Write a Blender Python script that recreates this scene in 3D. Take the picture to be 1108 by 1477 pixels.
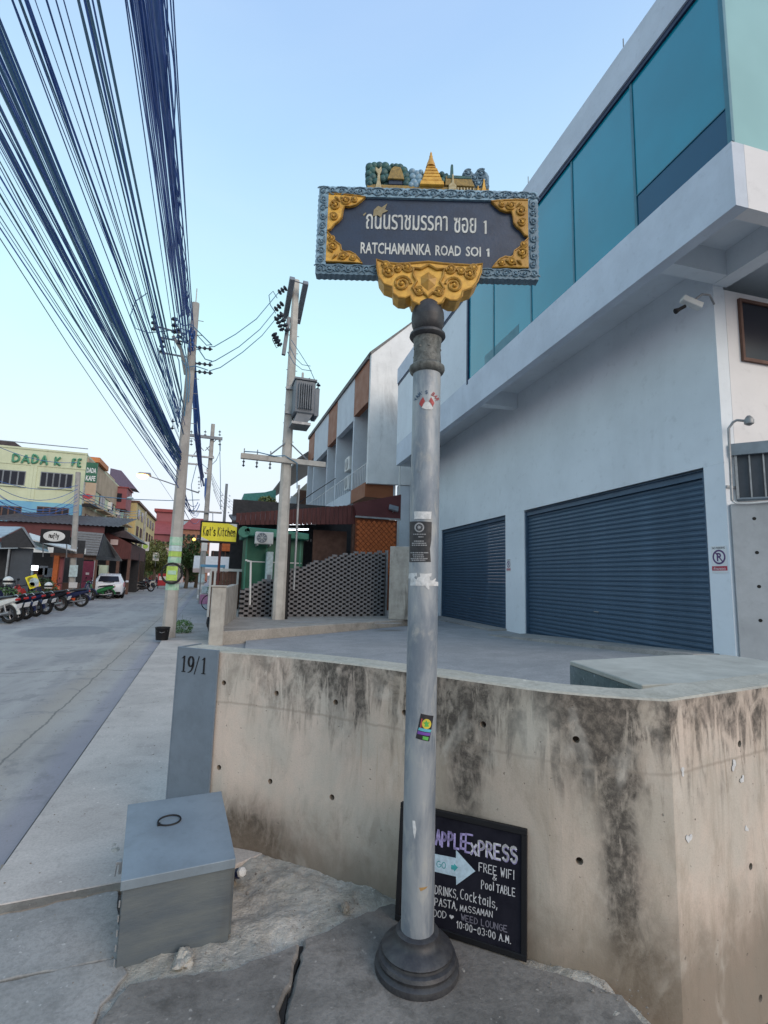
import bpy, bmesh, math, random
from mathutils import Vector, Matrix, noise
R = math.radians
random.seed(7)
scene = bpy.context.scene
col = scene.collection
for o in list(bpy.data.objects):
    bpy.data.objects.remove(o)

# ------------------------------------------------------------------ camera
F, CX, CY, EYE = 725.0, 554.0, 738.5, 1.6
PITCH, ROLL, YAW = R(7.62), R(1.6), R(18.969197759823555)
_f = Vector((math.sin(YAW)*math.cos(PITCH), math.cos(YAW)*math.cos(PITCH), math.sin(PITCH)))
_r0 = Vector((math.cos(YAW), -math.sin(YAW), 0.0))
_u0 = _r0.cross(_f)
CU = _u0*math.cos(ROLL) - _r0*math.sin(ROLL)
CR = _r0*math.cos(ROLL) + _u0*math.sin(ROLL)
CF = _f
cam_data = bpy.data.cameras.new('camera')
cam = bpy.data.objects.new('camera', cam_data)
col.objects.link(cam)
mw = Matrix.Identity(4)
for i in range(3):
    mw[i][0], mw[i][1], mw[i][2] = CR[i], CU[i], -CF[i]
mw[0][3], mw[1][3], mw[2][3] = 0.0, 0.0, EYE
cam.matrix_world = mw
cam_data.sensor_fit = 'VERTICAL'
cam_data.sensor_height = 36.0
cam_data.lens = 36.0*F/1477.0
cam_data.clip_start = 0.05
cam_data.clip_end = 2000.0
scene.camera = cam
scene.render.resolution_x, scene.render.resolution_y = 768, 1024

# ------------------------------------------------------------------ dusk sky, faint low warm sun behind the camera, exposure
SUN_EL, SUN_AZ = R(26.0), R(158.0)          # azimuth clockwise from +Y
world = bpy.data.worlds.new('World')
scene.world = world
world.use_nodes = True
wn, wl = world.node_tree.nodes, world.node_tree.links
wn.clear()
wout = wn.new('ShaderNodeOutputWorld')
wbg = wn.new('ShaderNodeBackground'); wbg.inputs['Strength'].default_value = 0.10
sky = wn.new('ShaderNodeTexSky'); sky.sky_type = 'NISHITA'; sky.sun_disc = False
sky.sun_elevation = SUN_EL; sky.sun_rotation = SUN_AZ
sky.air_density = 1.0; sky.dust_density = 1.5; sky.ozone_density = 2.0
tcw = wn.new('ShaderNodeTexCoord')
sep = wn.new('ShaderNodeSeparateXYZ'); wl.new(tcw.outputs['Generated'], sep.inputs[0])
ramp = wn.new('ShaderNodeValToRGB'); wl.new(sep.outputs['Z'], ramp.inputs[0])
cr = ramp.color_ramp
stops = [(0.0, (.66, .61, .66)), (.10, (.67, .68, .75)), (.24, (.64, .77, .82)), (.42, (.54, .82, .85)),
         (.58, (.44, .68, .84)), (.78, (.33, .51, .78)), (1.0, (.25, .40, .70))]
cr.elements[0].position = 0.0; cr.elements[0].color = (*stops[0][1], 1)
cr.elements[1].position = 1.0; cr.elements[1].color = (*stops[-1][1], 1)
for p, c in stops[1:-1]:
    e = cr.elements.new(p); e.color = (*c, 1)
scl = wn.new('ShaderNodeVectorMath'); scl.operation = 'SCALE'; scl.inputs['Scale'].default_value = 10.0
wl.new(ramp.outputs['Color'], scl.inputs[0])
wmix = wn.new('ShaderNodeMixRGB'); wmix.inputs['Fac'].default_value = 0.85
wl.new(sky.outputs['Color'], wmix.inputs['Color1']); wl.new(scl.outputs[0], wmix.inputs['Color2'])
wnz = wn.new('ShaderNodeTexNoise'); wnz.inputs['Scale'].default_value = 1.6; wnz.inputs['Detail'].default_value = 5; wnz.inputs['Distortion'].default_value = .6
wmp = wn.new('ShaderNodeMapping'); wmp.inputs['Scale'].default_value = (1, 1, 3.2); wl.new(tcw.outputs['Generated'], wmp.inputs[0]); wl.new(wmp.outputs[0], wnz.inputs['Vector'])
wrg = wn.new('ShaderNodeMapRange'); wrg.inputs['From Min'].default_value = .35; wrg.inputs['From Max'].default_value = .7; wrg.inputs['To Min'].default_value = 0.0; wrg.inputs['To Max'].default_value = .10
wl.new(wnz.outputs['Fac'], wrg.inputs['Value'])
wm2 = wn.new('ShaderNodeMixRGB'); wl.new(wrg.outputs[0], wm2.inputs['Fac']); wl.new(wmix.outputs[0], wm2.inputs['Color1']); wm2.inputs['Color2'].default_value = (7.2, 7.4, 7.8, 1)
wl.new(wm2.outputs[0], wbg.inputs['Color']); wl.new(wbg.outputs[0], wout.inputs[0])

sun_d = bpy.data.lights.new('sun', 'SUN'); sun_d.energy = 1.25; sun_d.angle = R(40); sun_d.color = (1.0, .80, .66)
sun = bpy.data.objects.new('sun', sun_d); col.objects.link(sun)
sd = Vector((math.sin(SUN_AZ)*math.cos(SUN_EL), math.cos(SUN_AZ)*math.cos(SUN_EL), math.sin(SUN_EL)))
sun.rotation_euler = sd.to_track_quat('Z', 'Y').to_euler()
sun.location = (10, -30, 30)
scene.view_settings.view_transform = 'Standard'
scene.view_settings.look = 'None'
scene.view_settings.exposure = 0.50
scene.view_settings.gamma = 1.0
scene.view_settings.use_curve_mapping = False

# ------------------------------------------------------------------ measuring helpers (photo pixel + distance -> place)
CAM = Vector((0, 0, EYE))
def ray(px, py):
    return (CF*F + CR*(px-CX) + CU*(CY-py)).normalized()
def at(px, py, Y):
    d = ray(px, py); return CAM + d*(Y/d.y)
def gz(px, py, z=0.0):
    d = ray(px, py); return CAM + d*((z-EYE)/d.z)
def onplane(px, py, p, n):
    d = ray(px, py); return CAM + d*((Vector(p)-CAM).dot(Vector(n))/d.dot(Vector(n)))
def zat(X, Y, py):
    lo, hi = -1.2, 60.0
    for _ in range(50):
        m = (lo+hi)/2
        v = Vector((X, Y, m)) - CAM
        if CY - F*v.dot(CU)/v.dot(CF) > py: lo = m
        else: hi = m
    return m

# ------------------------------------------------------------------ tagging
def tag(o, label=None, cat=None, group=None, kind=None):
    if label: o['label'] = label
    if cat: o['category'] = cat
    if group: o['group'] = group
    if kind: o['kind'] = kind
    return o
def thing(name, label, cat, loc=(0, 0, 0), rz=0.0, group=None):
    o = bpy.data.objects.new(name, None); col.objects.link(o)
    o.empty_display_size = .2
    o.location = loc; o.rotation_euler = (0, 0, rz)
    return tag(o, label, cat, group)
def copy_tree(o, parent=None):
    c = o.copy(); col.objects.link(c); c.parent = parent
    for ch in list(o.children):
        copy_tree(ch, c)
    return c

# ------------------------------------------------------------------ mesh builder
class MB:
    def __init__(s):
        s.v = []; s.f = []
    def add(s, vs, fs):
        n = len(s.v)
        s.v += [tuple(v) for v in vs]
        s.f += [tuple(i+n for i in f) for f in fs]
        return s
    def box(s, x0, x1, y0, y1, z0, z1, m=None):
        vs = [Vector(p) for p in ((x0,y0,z0),(x1,y0,z0),(x1,y1,z0),(x0,y1,z0),(x0,y0,z1),(x1,y0,z1),(x1,y1,z1),(x0,y1,z1))]
        if m is not None: vs = [m @ v for v in vs]
        return s.add(vs, [(0,3,2,1),(4,5,6,7),(0,1,5,4),(1,2,6,5),(2,3,7,6),(3,0,4,7)])
    def cb(s, c, d, m=None):
        return s.box(c[0]-d[0]/2, c[0]+d[0]/2, c[1]-d[1]/2, c[1]+d[1]/2, c[2]-d[2]/2, c[2]+d[2]/2, m)
    def hexa(s, b, t):
        return s.add(list(b)+list(t), [(3,2,1,0),(4,5,6,7),(0,1,5,4),(1,2,6,5),(2,3,7,6),(3,0,4,7)])
    def prism(s, poly, d, m=None):
        """poly: list of 3D points (planar); d: extrusion vector"""
        n = len(poly); a = [Vector(p) for p in poly]; b = [p+Vector(d) for p in a]
        vs = a+b
        if m is not None: vs = [m @ v for v in vs]
        return s.add(vs, [tuple(reversed(range(n))), tuple(range(n, 2*n))] + [(i, (i+1) % n, n+(i+1) % n, n+i) for i in range(n)])
    def tube(s, pts, r, n=6, cap=True, closed=False):
        pts = [Vector(p) for p in pts]
        if not isinstance(r, (list, tuple)): r = [r]*len(pts)
        base = len(s.v); N = len(pts)
        for i, p in enumerate(pts):
            if closed: t = pts[(i+1) % N]-pts[i-1]
            else: t = pts[min(i+1, N-1)]-pts[max(i-1, 0)]
            if t.length < 1e-9: t = Vector((0, 0, 1))
            t.normalize()
            ref = Vector((0, 0, 1)) if abs(t.z) < .92 else Vector((0, 1, 0))
            a = t.cross(ref).normalized(); b = a.cross(t)
            for k in range(n):
                an = 2*math.pi*k/n
                s.v.append(tuple(p + (a*math.cos(an)+b*math.sin(an))*r[i]))
        for i in range(N if closed else N-1):
            for k in range(n):
                j = (i+1) % N
                s.f.append((base+i*n+k, base+i*n+(k+1) % n, base+j*n+(k+1) % n, base+j*n+k))
        if cap and not closed:
            s.f.append(tuple(base+k for k in reversed(range(n))))
            s.f.append(tuple(base+(N-1)*n+k for k in range(n)))
        return s
    def lathe(s, prof, n=24, c=(0, 0, 0), m=None):
        base = len(s.v)
        for (r, z) in prof:
            for k in range(n):
                an = 2*math.pi*k/n
                v = Vector((c[0]+r*math.cos(an), c[1]+r*math.sin(an), c[2]+z))
                s.v.append(tuple(m @ v if m is not None else v))
        P = len(prof)
        for i in range(P-1):
            for k in range(n):
                s.f.append((base+i*n+k, base+i*n+(k+1) % n, base+(i+1)*n+(k+1) % n, base+(i+1)*n+k))
        s.f.append(tuple(base+k for k in reversed(range(n))))
        s.f.append(tuple(base+(P-1)*n+k for k in range(n)))
        return s
    def ball(s, c, r, n=8, sz=1.0):
        prof = [(max(1e-4, r*math.sin(math.pi*i/(n//2+2))), -r*sz*math.cos(math.pi*i/(n//2+2))) for i in range(n//2+3)]
        return s.lathe(prof, n, c)
    def mesh(s, name, smooth=False):
        me = bpy.data.meshes.new(name); me.from_pydata(s.v, [], s.f); me.update()
        if smooth: me.polygons.foreach_set('use_smooth', [True]*len(me.polygons))
        return me
    def build(s, name, mat, parent=None, smooth=False, bevel=0.0, segs=1, label=None, kind=None, xf=None):
        me = s.mesh(name, smooth)
        if xf is not None: me.transform(xf)
        if bevel > 0:
            bm = bmesh.new(); bm.from_mesh(me)
            bmesh.ops.remove_doubles(bm, verts=bm.verts, dist=1e-6)
            es = [e for e in bm.edges if len(e.link_faces) == 2 and e.calc_face_angle(0) > .5]
            bmesh.ops.bevel(bm, geom=es, offset=bevel, segments=segs, affect='EDGES', profile=.5, clamp_overlap=True)
            bm.to_mesh(me); bm.free()
        if smooth: me.set_sharp_from_angle(angle=R(40))
        if isinstance(mat, (list, tuple)):
            for m_ in mat: me.materials.append(m_)
        else: me.materials.append(mat)
        o = bpy.data.objects.new(name, me); col.objects.link(o); o.parent = parent
        if label: o['label'] = label
        if kind: o['kind'] = kind
        return o
def inst(name, me, parent, loc=(0, 0, 0), rot=(0, 0, 0), scale=(1, 1, 1)):
    o = bpy.data.objects.new(name, me); col.objects.link(o); o.parent = parent
    o.location = loc; o.rotation_euler = rot; o.scale = scale
    return o
def text_mesh(body, size, extrude=0.0, offset=0.0, shear=0.0, align='CENTER', space=1.0, res=2):
    cu = bpy.data.curves.new('lettering', 'FONT'); cu.body = body; cu.size = size; cu.extrude = extrude
    cu.offset = offset; cu.shear = shear; cu.align_x = align; cu.align_y = 'CENTER'; cu.space_character = space; cu.resolution_u = res
    o = bpy.data.objects.new('lettering', cu); col.objects.link(o)
    dg = bpy.context.evaluated_depsgraph_get(); dg.update()
    me = bpy.data.meshes.new_from_object(o.evaluated_get(dg))
    bpy.data.objects.remove(o); bpy.data.curves.remove(cu)
    return me
def place_mesh(name, me, mat, parent, m, scale=(1, 1)):
    """text in its XY plane -> matrix m maps (x right, y up, z out)"""
    me.transform(Matrix.Diagonal((scale[0], scale[1], 1, 1))); me.transform(m)
    me.materials.clear(); me.materials.append(mat)
    o = bpy.data.objects.new(name, me); col.objects.link(o); o.parent = parent
    return o
def frame(origin, right, up):
    r = Vector(right).normalized(); u = Vector(up).normalized(); n = r.cross(u)
    m = Matrix.Identity(4)
    for i in range(3): m[i][0], m[i][1], m[i][2], m[i][3] = r[i], u[i], n[i], origin[i]
    return m
def fit_text(name, body, w, h, mat, parent, m, extrude=.001, offset=0.0, shear=0.0):
    me = text_mesh(body, 1.0, 0, 0, shear)
    xs = [v.co.x for v in me.vertices]; ys = [v.co.y for v in me.vertices]
    sx, sy = w/(max(xs)-min(xs)), h/(max(ys)-min(ys))
    bpy.data.meshes.remove(me)
    me = text_mesh(body, 1.0, extrude, offset, shear)
    cx, cy = (max(xs)+min(xs))/2, (max(ys)+min(ys))/2
    me.transform(Matrix.Translation((-cx, -cy, 0)))
    return place_mesh(name, me, mat, parent, m, (sx, sy))

# stroke lettering: every glyph is a set of polylines in a 0..1 x 0..1 box
def _arc(cx, cy, rx, ry, a0, a1, n=8):
    return [(cx+rx*math.cos(R(a0+(a1-a0)*i/n)), cy+ry*math.sin(R(a0+(a1-a0)*i/n))) for i in range(n+1)]
GL = {
 'A': [[(0,0),(.5,1),(1,0)],[(.2,.38),(.8,.38)]], 'B': [[(0,0),(0,1)],[(0,1)]+_arc(.3,.76,.5,.24,90,-90)+[(0,.5)]+_arc(.4,.25,.55,.25,90,-90)+[(0,0)]],
 'C': [_arc(.6,.5,.6,.5,60,300)], 'D': [[(0,0),(0,1)]+_arc(.1,.5,.85,.5,90,-90)+[(0,0)]], 'E': [[(.9,1),(0,1),(0,0),(.95,0)],[(0,.5),(.7,.5)]],
 'F': [[(.9,1),(0,1),(0,0)],[(0,.52),(.7,.52)]], 'G': [_arc(.55,.5,.55,.5,50,360)+[(.6,.5)]], 'H': [[(0,0),(0,1)],[(1,0),(1,1)],[(0,.5),(1,.5)]],
 'I': [[(.5,0),(.5,1)]], 'K': [[(0,0),(0,1)],[(.9,1),(0,.45),(1,0)]], 'L': [[(0,1),(0,0),(.85,0)]], 'M': [[(0,0),(.1,1),(.5,.3),(.9,1),(1,0)]],
 'N': [[(0,0),(0,1),(.95,0),(.95,1)]], 'O': [_arc(.5,.5,.5,.5,90,450,12)], 'P': [[(0,0),(0,1)]+_arc(.25,.73,.6,.27,90,-90)+[(0,.46)]],
 'R': [[(0,0),(0,1)]+_arc(.25,.75,.55,.25,90,-90)+[(0,.5),(.3,.5),(.95,0)]], 'S': [_arc(.5,.76,.42,.24,30,270)+_arc(.5,.26,.45,.26,90,-150)],
 'T': [[(0,1),(1,1)],[(.5,1),(.5,0)]], 'U': [[(0,1),(0,.3)]+_arc(.5,.35,.5,.35,180,360)+[(1,1)]], 'W': [[(0,1),(.25,0),(.5,.7),(.75,0),(1,1)]],
 'X': [[(0,0),(1,1)],[(0,1),(1,0)]], 'Y': [[(0,1),(.5,.5),(1,1)],[(.5,.5),(.5,0)]], 'Z': [[(0,1),(1,1),(0,0),(1,0)]],
 'o': [_arc(.5,.33,.42,.33,90,450,10)], 'c': [_arc(.55,.33,.45,.33,55,305)], 'k': [[(0,0),(0,1)],[(.75,.65),(0,.3),(.8,0)]], 't': [[(.45,.95),(.45,.1),(.7,0)],[(.1,.65),(.85,.65)]],
 'a': [_arc(.45,.3,.4,.3,20,380,10),[(.85,.62),(.85,0)]], 'i': [[(.5,.6),(.5,0)],[(.5,.8),(.5,.84)]], 'l': [[(.5,1),(.5,0)]], 's': [_arc(.5,.48,.35,.16,20,270)+_arc(.5,.16,.38,.16,90,-160)],
 'h': [[(0,1),(0,0)],[(0,.45)]+_arc(.4,.35,.4,.27,150,0)+[(.8,0)]], 'x': [[(0,0),(.9,.7)],[(0,.7),(.9,0)]], 'n': [[(0,0),(0,.62)],[(0,.45)]+_arc(.4,.35,.4,.27,150,0)+[(.8,0)]], 'e': [[(.1,.35),(.85,.35)]+_arc(.47,.33,.4,.33,5,310)],
 'u': [[(0,.62),(0,.25)]+_arc(.4,.25,.4,.25,180,360)+[(.8,.62)],[(.8,.3),(.8,0)]], 'f': [_arc(.65,.8,.25,.2,40,180)+[(.4,-.2)],[(.1,.55),(.75,.55)]], 'y': [[(0,.6),(.45,.05)],[(.9,.6),(.3,-.35)]],
 '0': [_arc(.5,.5,.42,.5,90,450,12)], '1': [[(.2,.75),(.55,1),(.55,0)]], '3': [_arc(.45,.75,.4,.25,140,-80)+_arc(.45,.26,.45,.26,80,-140)], '5': [[(.9,1),(.15,1),(.1,.55)]+_arc(.45,.32,.45,.32,110,-150)],
 ':': [[(.5,.25),(.5,.3)],[(.5,.7),(.5,.75)]], '-': [[(.1,.45),(.9,.45)]], ',': [[(.5,.05),(.35,-.18)]], '.': [[(.45,0),(.5,.04)]], '/': [[(.1,-.1),(.9,1.1)]], "'": [[(.5,1),(.45,.75)]],
 '&': [[(.95,.1)]+[(.3,.75)]+_arc(.45,.85,.18,.15,200,-20)+[(.1,.3)]+_arc(.4,.22,.32,.22,170,330)+[(.95,.5)]],
}
def stroke_text(mb, text, x, y, h, w, t, gap=.35, jit=.04, rnd=None, slope=0.0, depth=.0):
    """adds the strokes as flat ribbons in the XY plane"""
    rnd = rnd or random
    cx = x
    for ch in text:
        if ch == ' ':
            cx += w*(.8); continue
        gw = w*(.35 if ch in "Iil.,:'1" else 1.0)
        dy = rnd.uniform(-jit, jit)*h
        for pl in GL.get(ch, []):
            if ch in "Iil.,:'1":
                pts = [((px-.5)*w+gw/2, py*h) for px, py in pl]
            else:
                pts = [(px*gw, py*h) for px, py in pl]
            pts = [(cx+px+rnd.uniform(-jit, jit)*w*.5, y+py+dy+(cx+px-x)*slope+rnd.uniform(-jit, jit)*h*.3) for px, py in pts]
            for a, b in zip(pts, pts[1:]):
                d = Vector((b[0]-a[0], b[1]-a[1])); L = d.length
                if L < 1e-6: continue
                d /= L; nn = Vector((-d.y, d.x))*t/2; e = d*t*.35
                q = [(a[0]-e.x+nn.x, a[1]-e.y+nn.y, depth), (a[0]-e.x-nn.x, a[1]-e.y-nn.y, depth), (b[0]+e.x-nn.x, b[1]+e.y-nn.y, depth), (b[0]+e.x+nn.x, b[1]+e.y+nn.y, depth)]
                mb.add(q, [(0, 1, 2, 3)])
        cx += gw + w*gap
    return cx
# ------------------------------------------------------------------ materials
def newmat(name):
    m = bpy.data.materials.new(name); m.use_nodes = True
    nt = m.node_tree; nt.nodes.clear()
    out = nt.nodes.new('ShaderNodeOutputMaterial'); b = nt.nodes.new('ShaderNodeBsdfPrincipled')
    nt.links.new(b.outputs[0], out.inputs[0])
    return m, nt, b
def N(nt, typ, **kw):
    n = nt.nodes.new(typ)
    for k, v in kw.items():
        if hasattr(n, k) and not k[0].isupper(): setattr(n, k, v)
        else: n.inputs[k].default_value = v
    return n
def mathn(nt, op, a, b=None, clamp=False):
    n = nt.nodes.new('ShaderNodeMath'); n.operation = op; n.use_clamp = clamp
    for i, x in enumerate((a, b)):
        if x is None: continue
        if isinstance(x, (int, float)): n.inputs[i].default_value = x
        else: nt.links.new(x, n.inputs[i])
    return n.outputs[0]
def mixc(nt, fac, a, b, mode='MIX'):
    n = nt.nodes.new('ShaderNodeMixRGB'); n.blend_type = mode
    for k, x in zip(('Fac', 'Color1', 'Color2'), (fac, a, b)):
        if isinstance(x, (int, float)): n.inputs[k].default_value = x
        elif isinstance(x, (tuple, list)): n.inputs[k].default_value = (*x[:3], 1)
        else: nt.links.new(x, n.inputs[k])
    return n.outputs[0]
def rampn(nt, src, p0, p1, c0=0.0, c1=1.0):
    n = nt.nodes.new('ShaderNodeMapRange'); n.clamp = True; n.interpolation_type = 'SMOOTHSTEP'
    n.inputs['From Min'].default_value = p0; n.inputs['From Max'].default_value = p1
    n.inputs['To Min'].default_value = c0; n.inputs['To Max'].default_value = c1
    nt.links.new(src, n.inputs['Value']); return n.outputs[0]
def coords(nt, scale=(1, 1, 1), kind='Object', loc=(0, 0, 0)):
    tc = nt.nodes.new('ShaderNodeTexCoord'); mp = nt.nodes.new('ShaderNodeMapping')
    mp.inputs['Scale'].default_value = scale; mp.inputs['Location'].default_value = loc
    nt.links.new(tc.outputs[kind], mp.inputs[0]); return mp.outputs[0]
def noisen(nt, vec, scale, detail=5, rough=.6, dist=0.0):
    n = nt.nodes.new('ShaderNodeTexNoise'); n.inputs['Scale'].default_value = scale; n.inputs['Detail'].default_value = detail
    n.inputs['Roughness'].default_value = rough; n.inputs['Distortion'].default_value = dist
    nt.links.new(vec, n.inputs['Vector']); return n.outputs['Fac']
def bumpn(nt, b, src, strength=.3, dist=.01):
    n = nt.nodes.new('ShaderNodeBump'); n.inputs['Strength'].default_value = strength; n.inputs['Distance'].default_value = dist
    nt.links.new(src, n.inputs['Height']); nt.links.new(n.outputs[0], b.inputs['Normal']); return n
def pm(name, c, rough=.6, metal=0.0, var=.25, scale=6.0, bump=.15, stretch=(1, 1, 1), c2=None, grime=0.0, emit=None, spec=.5, dist=.01):
    """painted / plain surface with uneven tone, fine relief and optional blotchy dirt"""
    m, nt, b = newmat(name)
    v = coords(nt, stretch)
    n1 = noisen(nt, v, scale, 6, .62); n2 = noisen(nt, v, scale*7, 4, .6)
    c2 = c2 or tuple(x*(1-var) for x in c)
    colr = mixc(nt, rampn(nt, n1, .3, .7), c, c2)
    colr = mixc(nt, rampn(nt, n2, .55, .8, 0, .35), colr, tuple(x*.6 for x in c))
    if grime:
        n3 = noisen(nt, coords(nt, (1.5, 1.5, .35)), scale*.6, 7, .7, .4)
        colr = mixc(nt, rampn(nt, n3, .5, .75, 0, grime), colr, (.06, .05, .04))
    nt.links.new(colr, b.inputs['Base Color'])
    b.inputs['Metallic'].default_value = metal
    nt.links.new(rampn(nt, n1, .2, .8, max(0, rough-.08), min(1, rough+.1)), b.inputs['Roughness'])
    b.inputs['Specular IOR Level'].default_value = spec
    if bump: bumpn(nt, b, n2, bump, dist)
    if emit:
        b.inputs['Emission Color'].default_value = (*emit[0], 1); b.inputs['Emission Strength'].default_value = emit[1]
    return m

def wall_concrete():
    """board-cast concrete: UV = (arc length m, height m); rain streaks, soot patches, pour line, fine pits"""
    m, nt, b = newmat('stained_cast_concrete')
    uv = coords(nt, (1, 1, 1), 'UV')
    sepn = nt.nodes.new('ShaderNodeSeparateXYZ'); nt.links.new(uv, sepn.inputs[0]); U, V = sepn.outputs[0], sepn.outputs[1]
    def mp(sx, sy, ox=0, oy=0):
        q = nt.nodes.new('ShaderNodeMapping'); q.inputs['Scale'].default_value = (sx, sy, 1); q.inputs['Location'].default_value = (ox, oy, 0)
        nt.links.new(uv, q.inputs[0]); return q.outputs[0]
    big = noisen(nt, mp(1.6, 1.2), 2.0, 6, .6, .3)
    mid = noisen(nt, mp(1, .55), 9.0, 8, .68, .5)
    streak = noisen(nt, mp(5, .7), 3.0, 8, .68, .5)
    fine = noisen(nt, mp(1, 1), 120, 4, .7)
    c = mixc(nt, rampn(nt, big, .35, .65), (.60, .495, .42), (.51, .46, .40))
    c = mixc(nt, rampn(nt, streak, .45, .7, 0, .16), c, (.60, .53, .44))
    c = mixc(nt, mathn(nt, 'MULTIPLY', rampn(nt, U, 1.1, 1.6, 0, .35), rampn(nt, U, 2.80, 2.83, 1, .15)), c, (.33, .28, .215))
    c = mixc(nt, mathn(nt, 'MULTIPLY', rampn(nt, noisen(nt, mp(2.6, .7, 1, 8), 2.5, 8, .72, .6), .45, .68, 0, .45), rampn(nt, U, 1.0, 1.4, .25, 1)), c, (.27, .225, .17))
    c = mixc(nt, rampn(nt, mid, .50, .72, 0, .42), c, (.36, .31, .26))
    # soot under the coping, hanging down in streaks
    topd = mathn(nt, 'SUBTRACT', 1.12, V)
    reach = rampn(nt, streak, .34, .66, .04, .60)
    dark = rampn(nt, mathn(nt, 'DIVIDE', topd, reach), .25, 1.1, 1.0, 0.0)
    dark = mathn(nt, 'MULTIPLY', dark, rampn(nt, U, .15, 1.1, .3, 1.0))
    dark = mathn(nt, 'MULTIPLY', dark, rampn(nt, mid, .34, .6, .1, 1.0))
    def blob(u0, su, v0, sv, amp):
        a = mathn(nt, 'POWER', mathn(nt, 'DIVIDE', mathn(nt, 'SUBTRACT', U, u0), su), 2.0)
        d = mathn(nt, 'POWER', mathn(nt, 'DIVIDE', mathn(nt, 'SUBTRACT', V, v0), sv), 2.0)
        e = mathn(nt, 'EXPONENT', mathn(nt, 'MULTIPLY', mathn(nt, 'ADD', a, d), -1.0))
        return mathn(nt, 'MULTIPLY', e, amp)
    spots = None
    for args in BLOBS:
        x = blob(*args); spots = x if spots is None else mathn(nt, 'ADD', spots, x)
    patch = noisen(nt, mp(2.2, .9, 3, 1), 6.0, 9, .72, .7)
    spots = mathn(nt, 'MULTIPLY', spots, rampn(nt, patch, .28, .60, .25, 1.3))
    dark = mathn(nt, 'ADD', dark, spots, True)
    dark = mathn(nt, 'MULTIPLY', dark, rampn(nt, noisen(nt, mp(1, .8, 4, 4), 24, 5, .7, .3), .28, .62, .55, 1.0))
    c = mixc(nt, mathn(nt, 'MULTIPLY', dark, .92), c, (.045, .040, .036))
    # damp brown foot
    foot = rampn(nt, mathn(nt, 'ADD', V, mathn(nt, 'MULTIPLY', mid, -.35)), -.2, .18, .75, 0)
    c = mixc(nt, foot, c, (.17, .135, .10))
    # pour line
    pl = mathn(nt, 'ABSOLUTE', mathn(nt, 'SUBTRACT', V, mathn(nt, 'ADD', .80, mathn(nt, 'MULTIPLY', mid, .03))))
    c = mixc(nt, rampn(nt, pl, 0, .012, .45, 0), c, (.25, .21, .17))
    # pale washed areas
    c = mixc(nt, rampn(nt, noisen(nt, mp(1.3, .8, 7, 2), 3.2, 4, .5, .5), .58, .72, 0, .45), c, (.60, .56, .50))
    c = mixc(nt, blob(2.24, .10, .93, .13, .55), c, (.60, .56, .49))
    # rust-coloured runs
    rr = noisen(nt, mp(14, .4, 2, 5), 2.2, 3, .5)
    c = mixc(nt, rampn(nt, rr, .66, .8, 0, .5), c, (.33, .20, .11))
    pits = rampn(nt, noisen(nt, mp(1, 1, 5, 5), 42, 2, .5), .70, .76)
    c = mixc(nt, mathn(nt, 'MULTIPLY', pits, .6), c, (.12, .10, .085))
    c = mixc(nt, rampn(nt, fine, .4, .8, 0, .28), c, (.25, .22, .19))
    nt.links.new(c, b.inputs['Base Color']); b.inputs['Roughness'].default_value = .93
    b.inputs['Specular IOR Level'].default_value = .25
    h = mathn(nt, 'ADD', mathn(nt, 'MULTIPLY', fine, .25), mathn(nt, 'MULTIPLY', mid, .8))
    h = mathn(nt, 'SUBTRACT', h, mathn(nt, 'MULTIPLY', pits, .8))
    bumpn(nt, b, h, .55, .006)
    return m
BLOBS = [(1.92, .09, .74, .30, 1.1), (2.50, .12, .90, .18, 1.2), (2.60, .075, .45, .50, 1.25), (1.72, .12, .98, .18, .9), (2.40, .12, 1.06, .08, .9), (0.50, .30, .02, .17, 2.2), (1.2, .1, 1.0, .3, .6), (2.72, .1, .0, .2, .8)]

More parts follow.
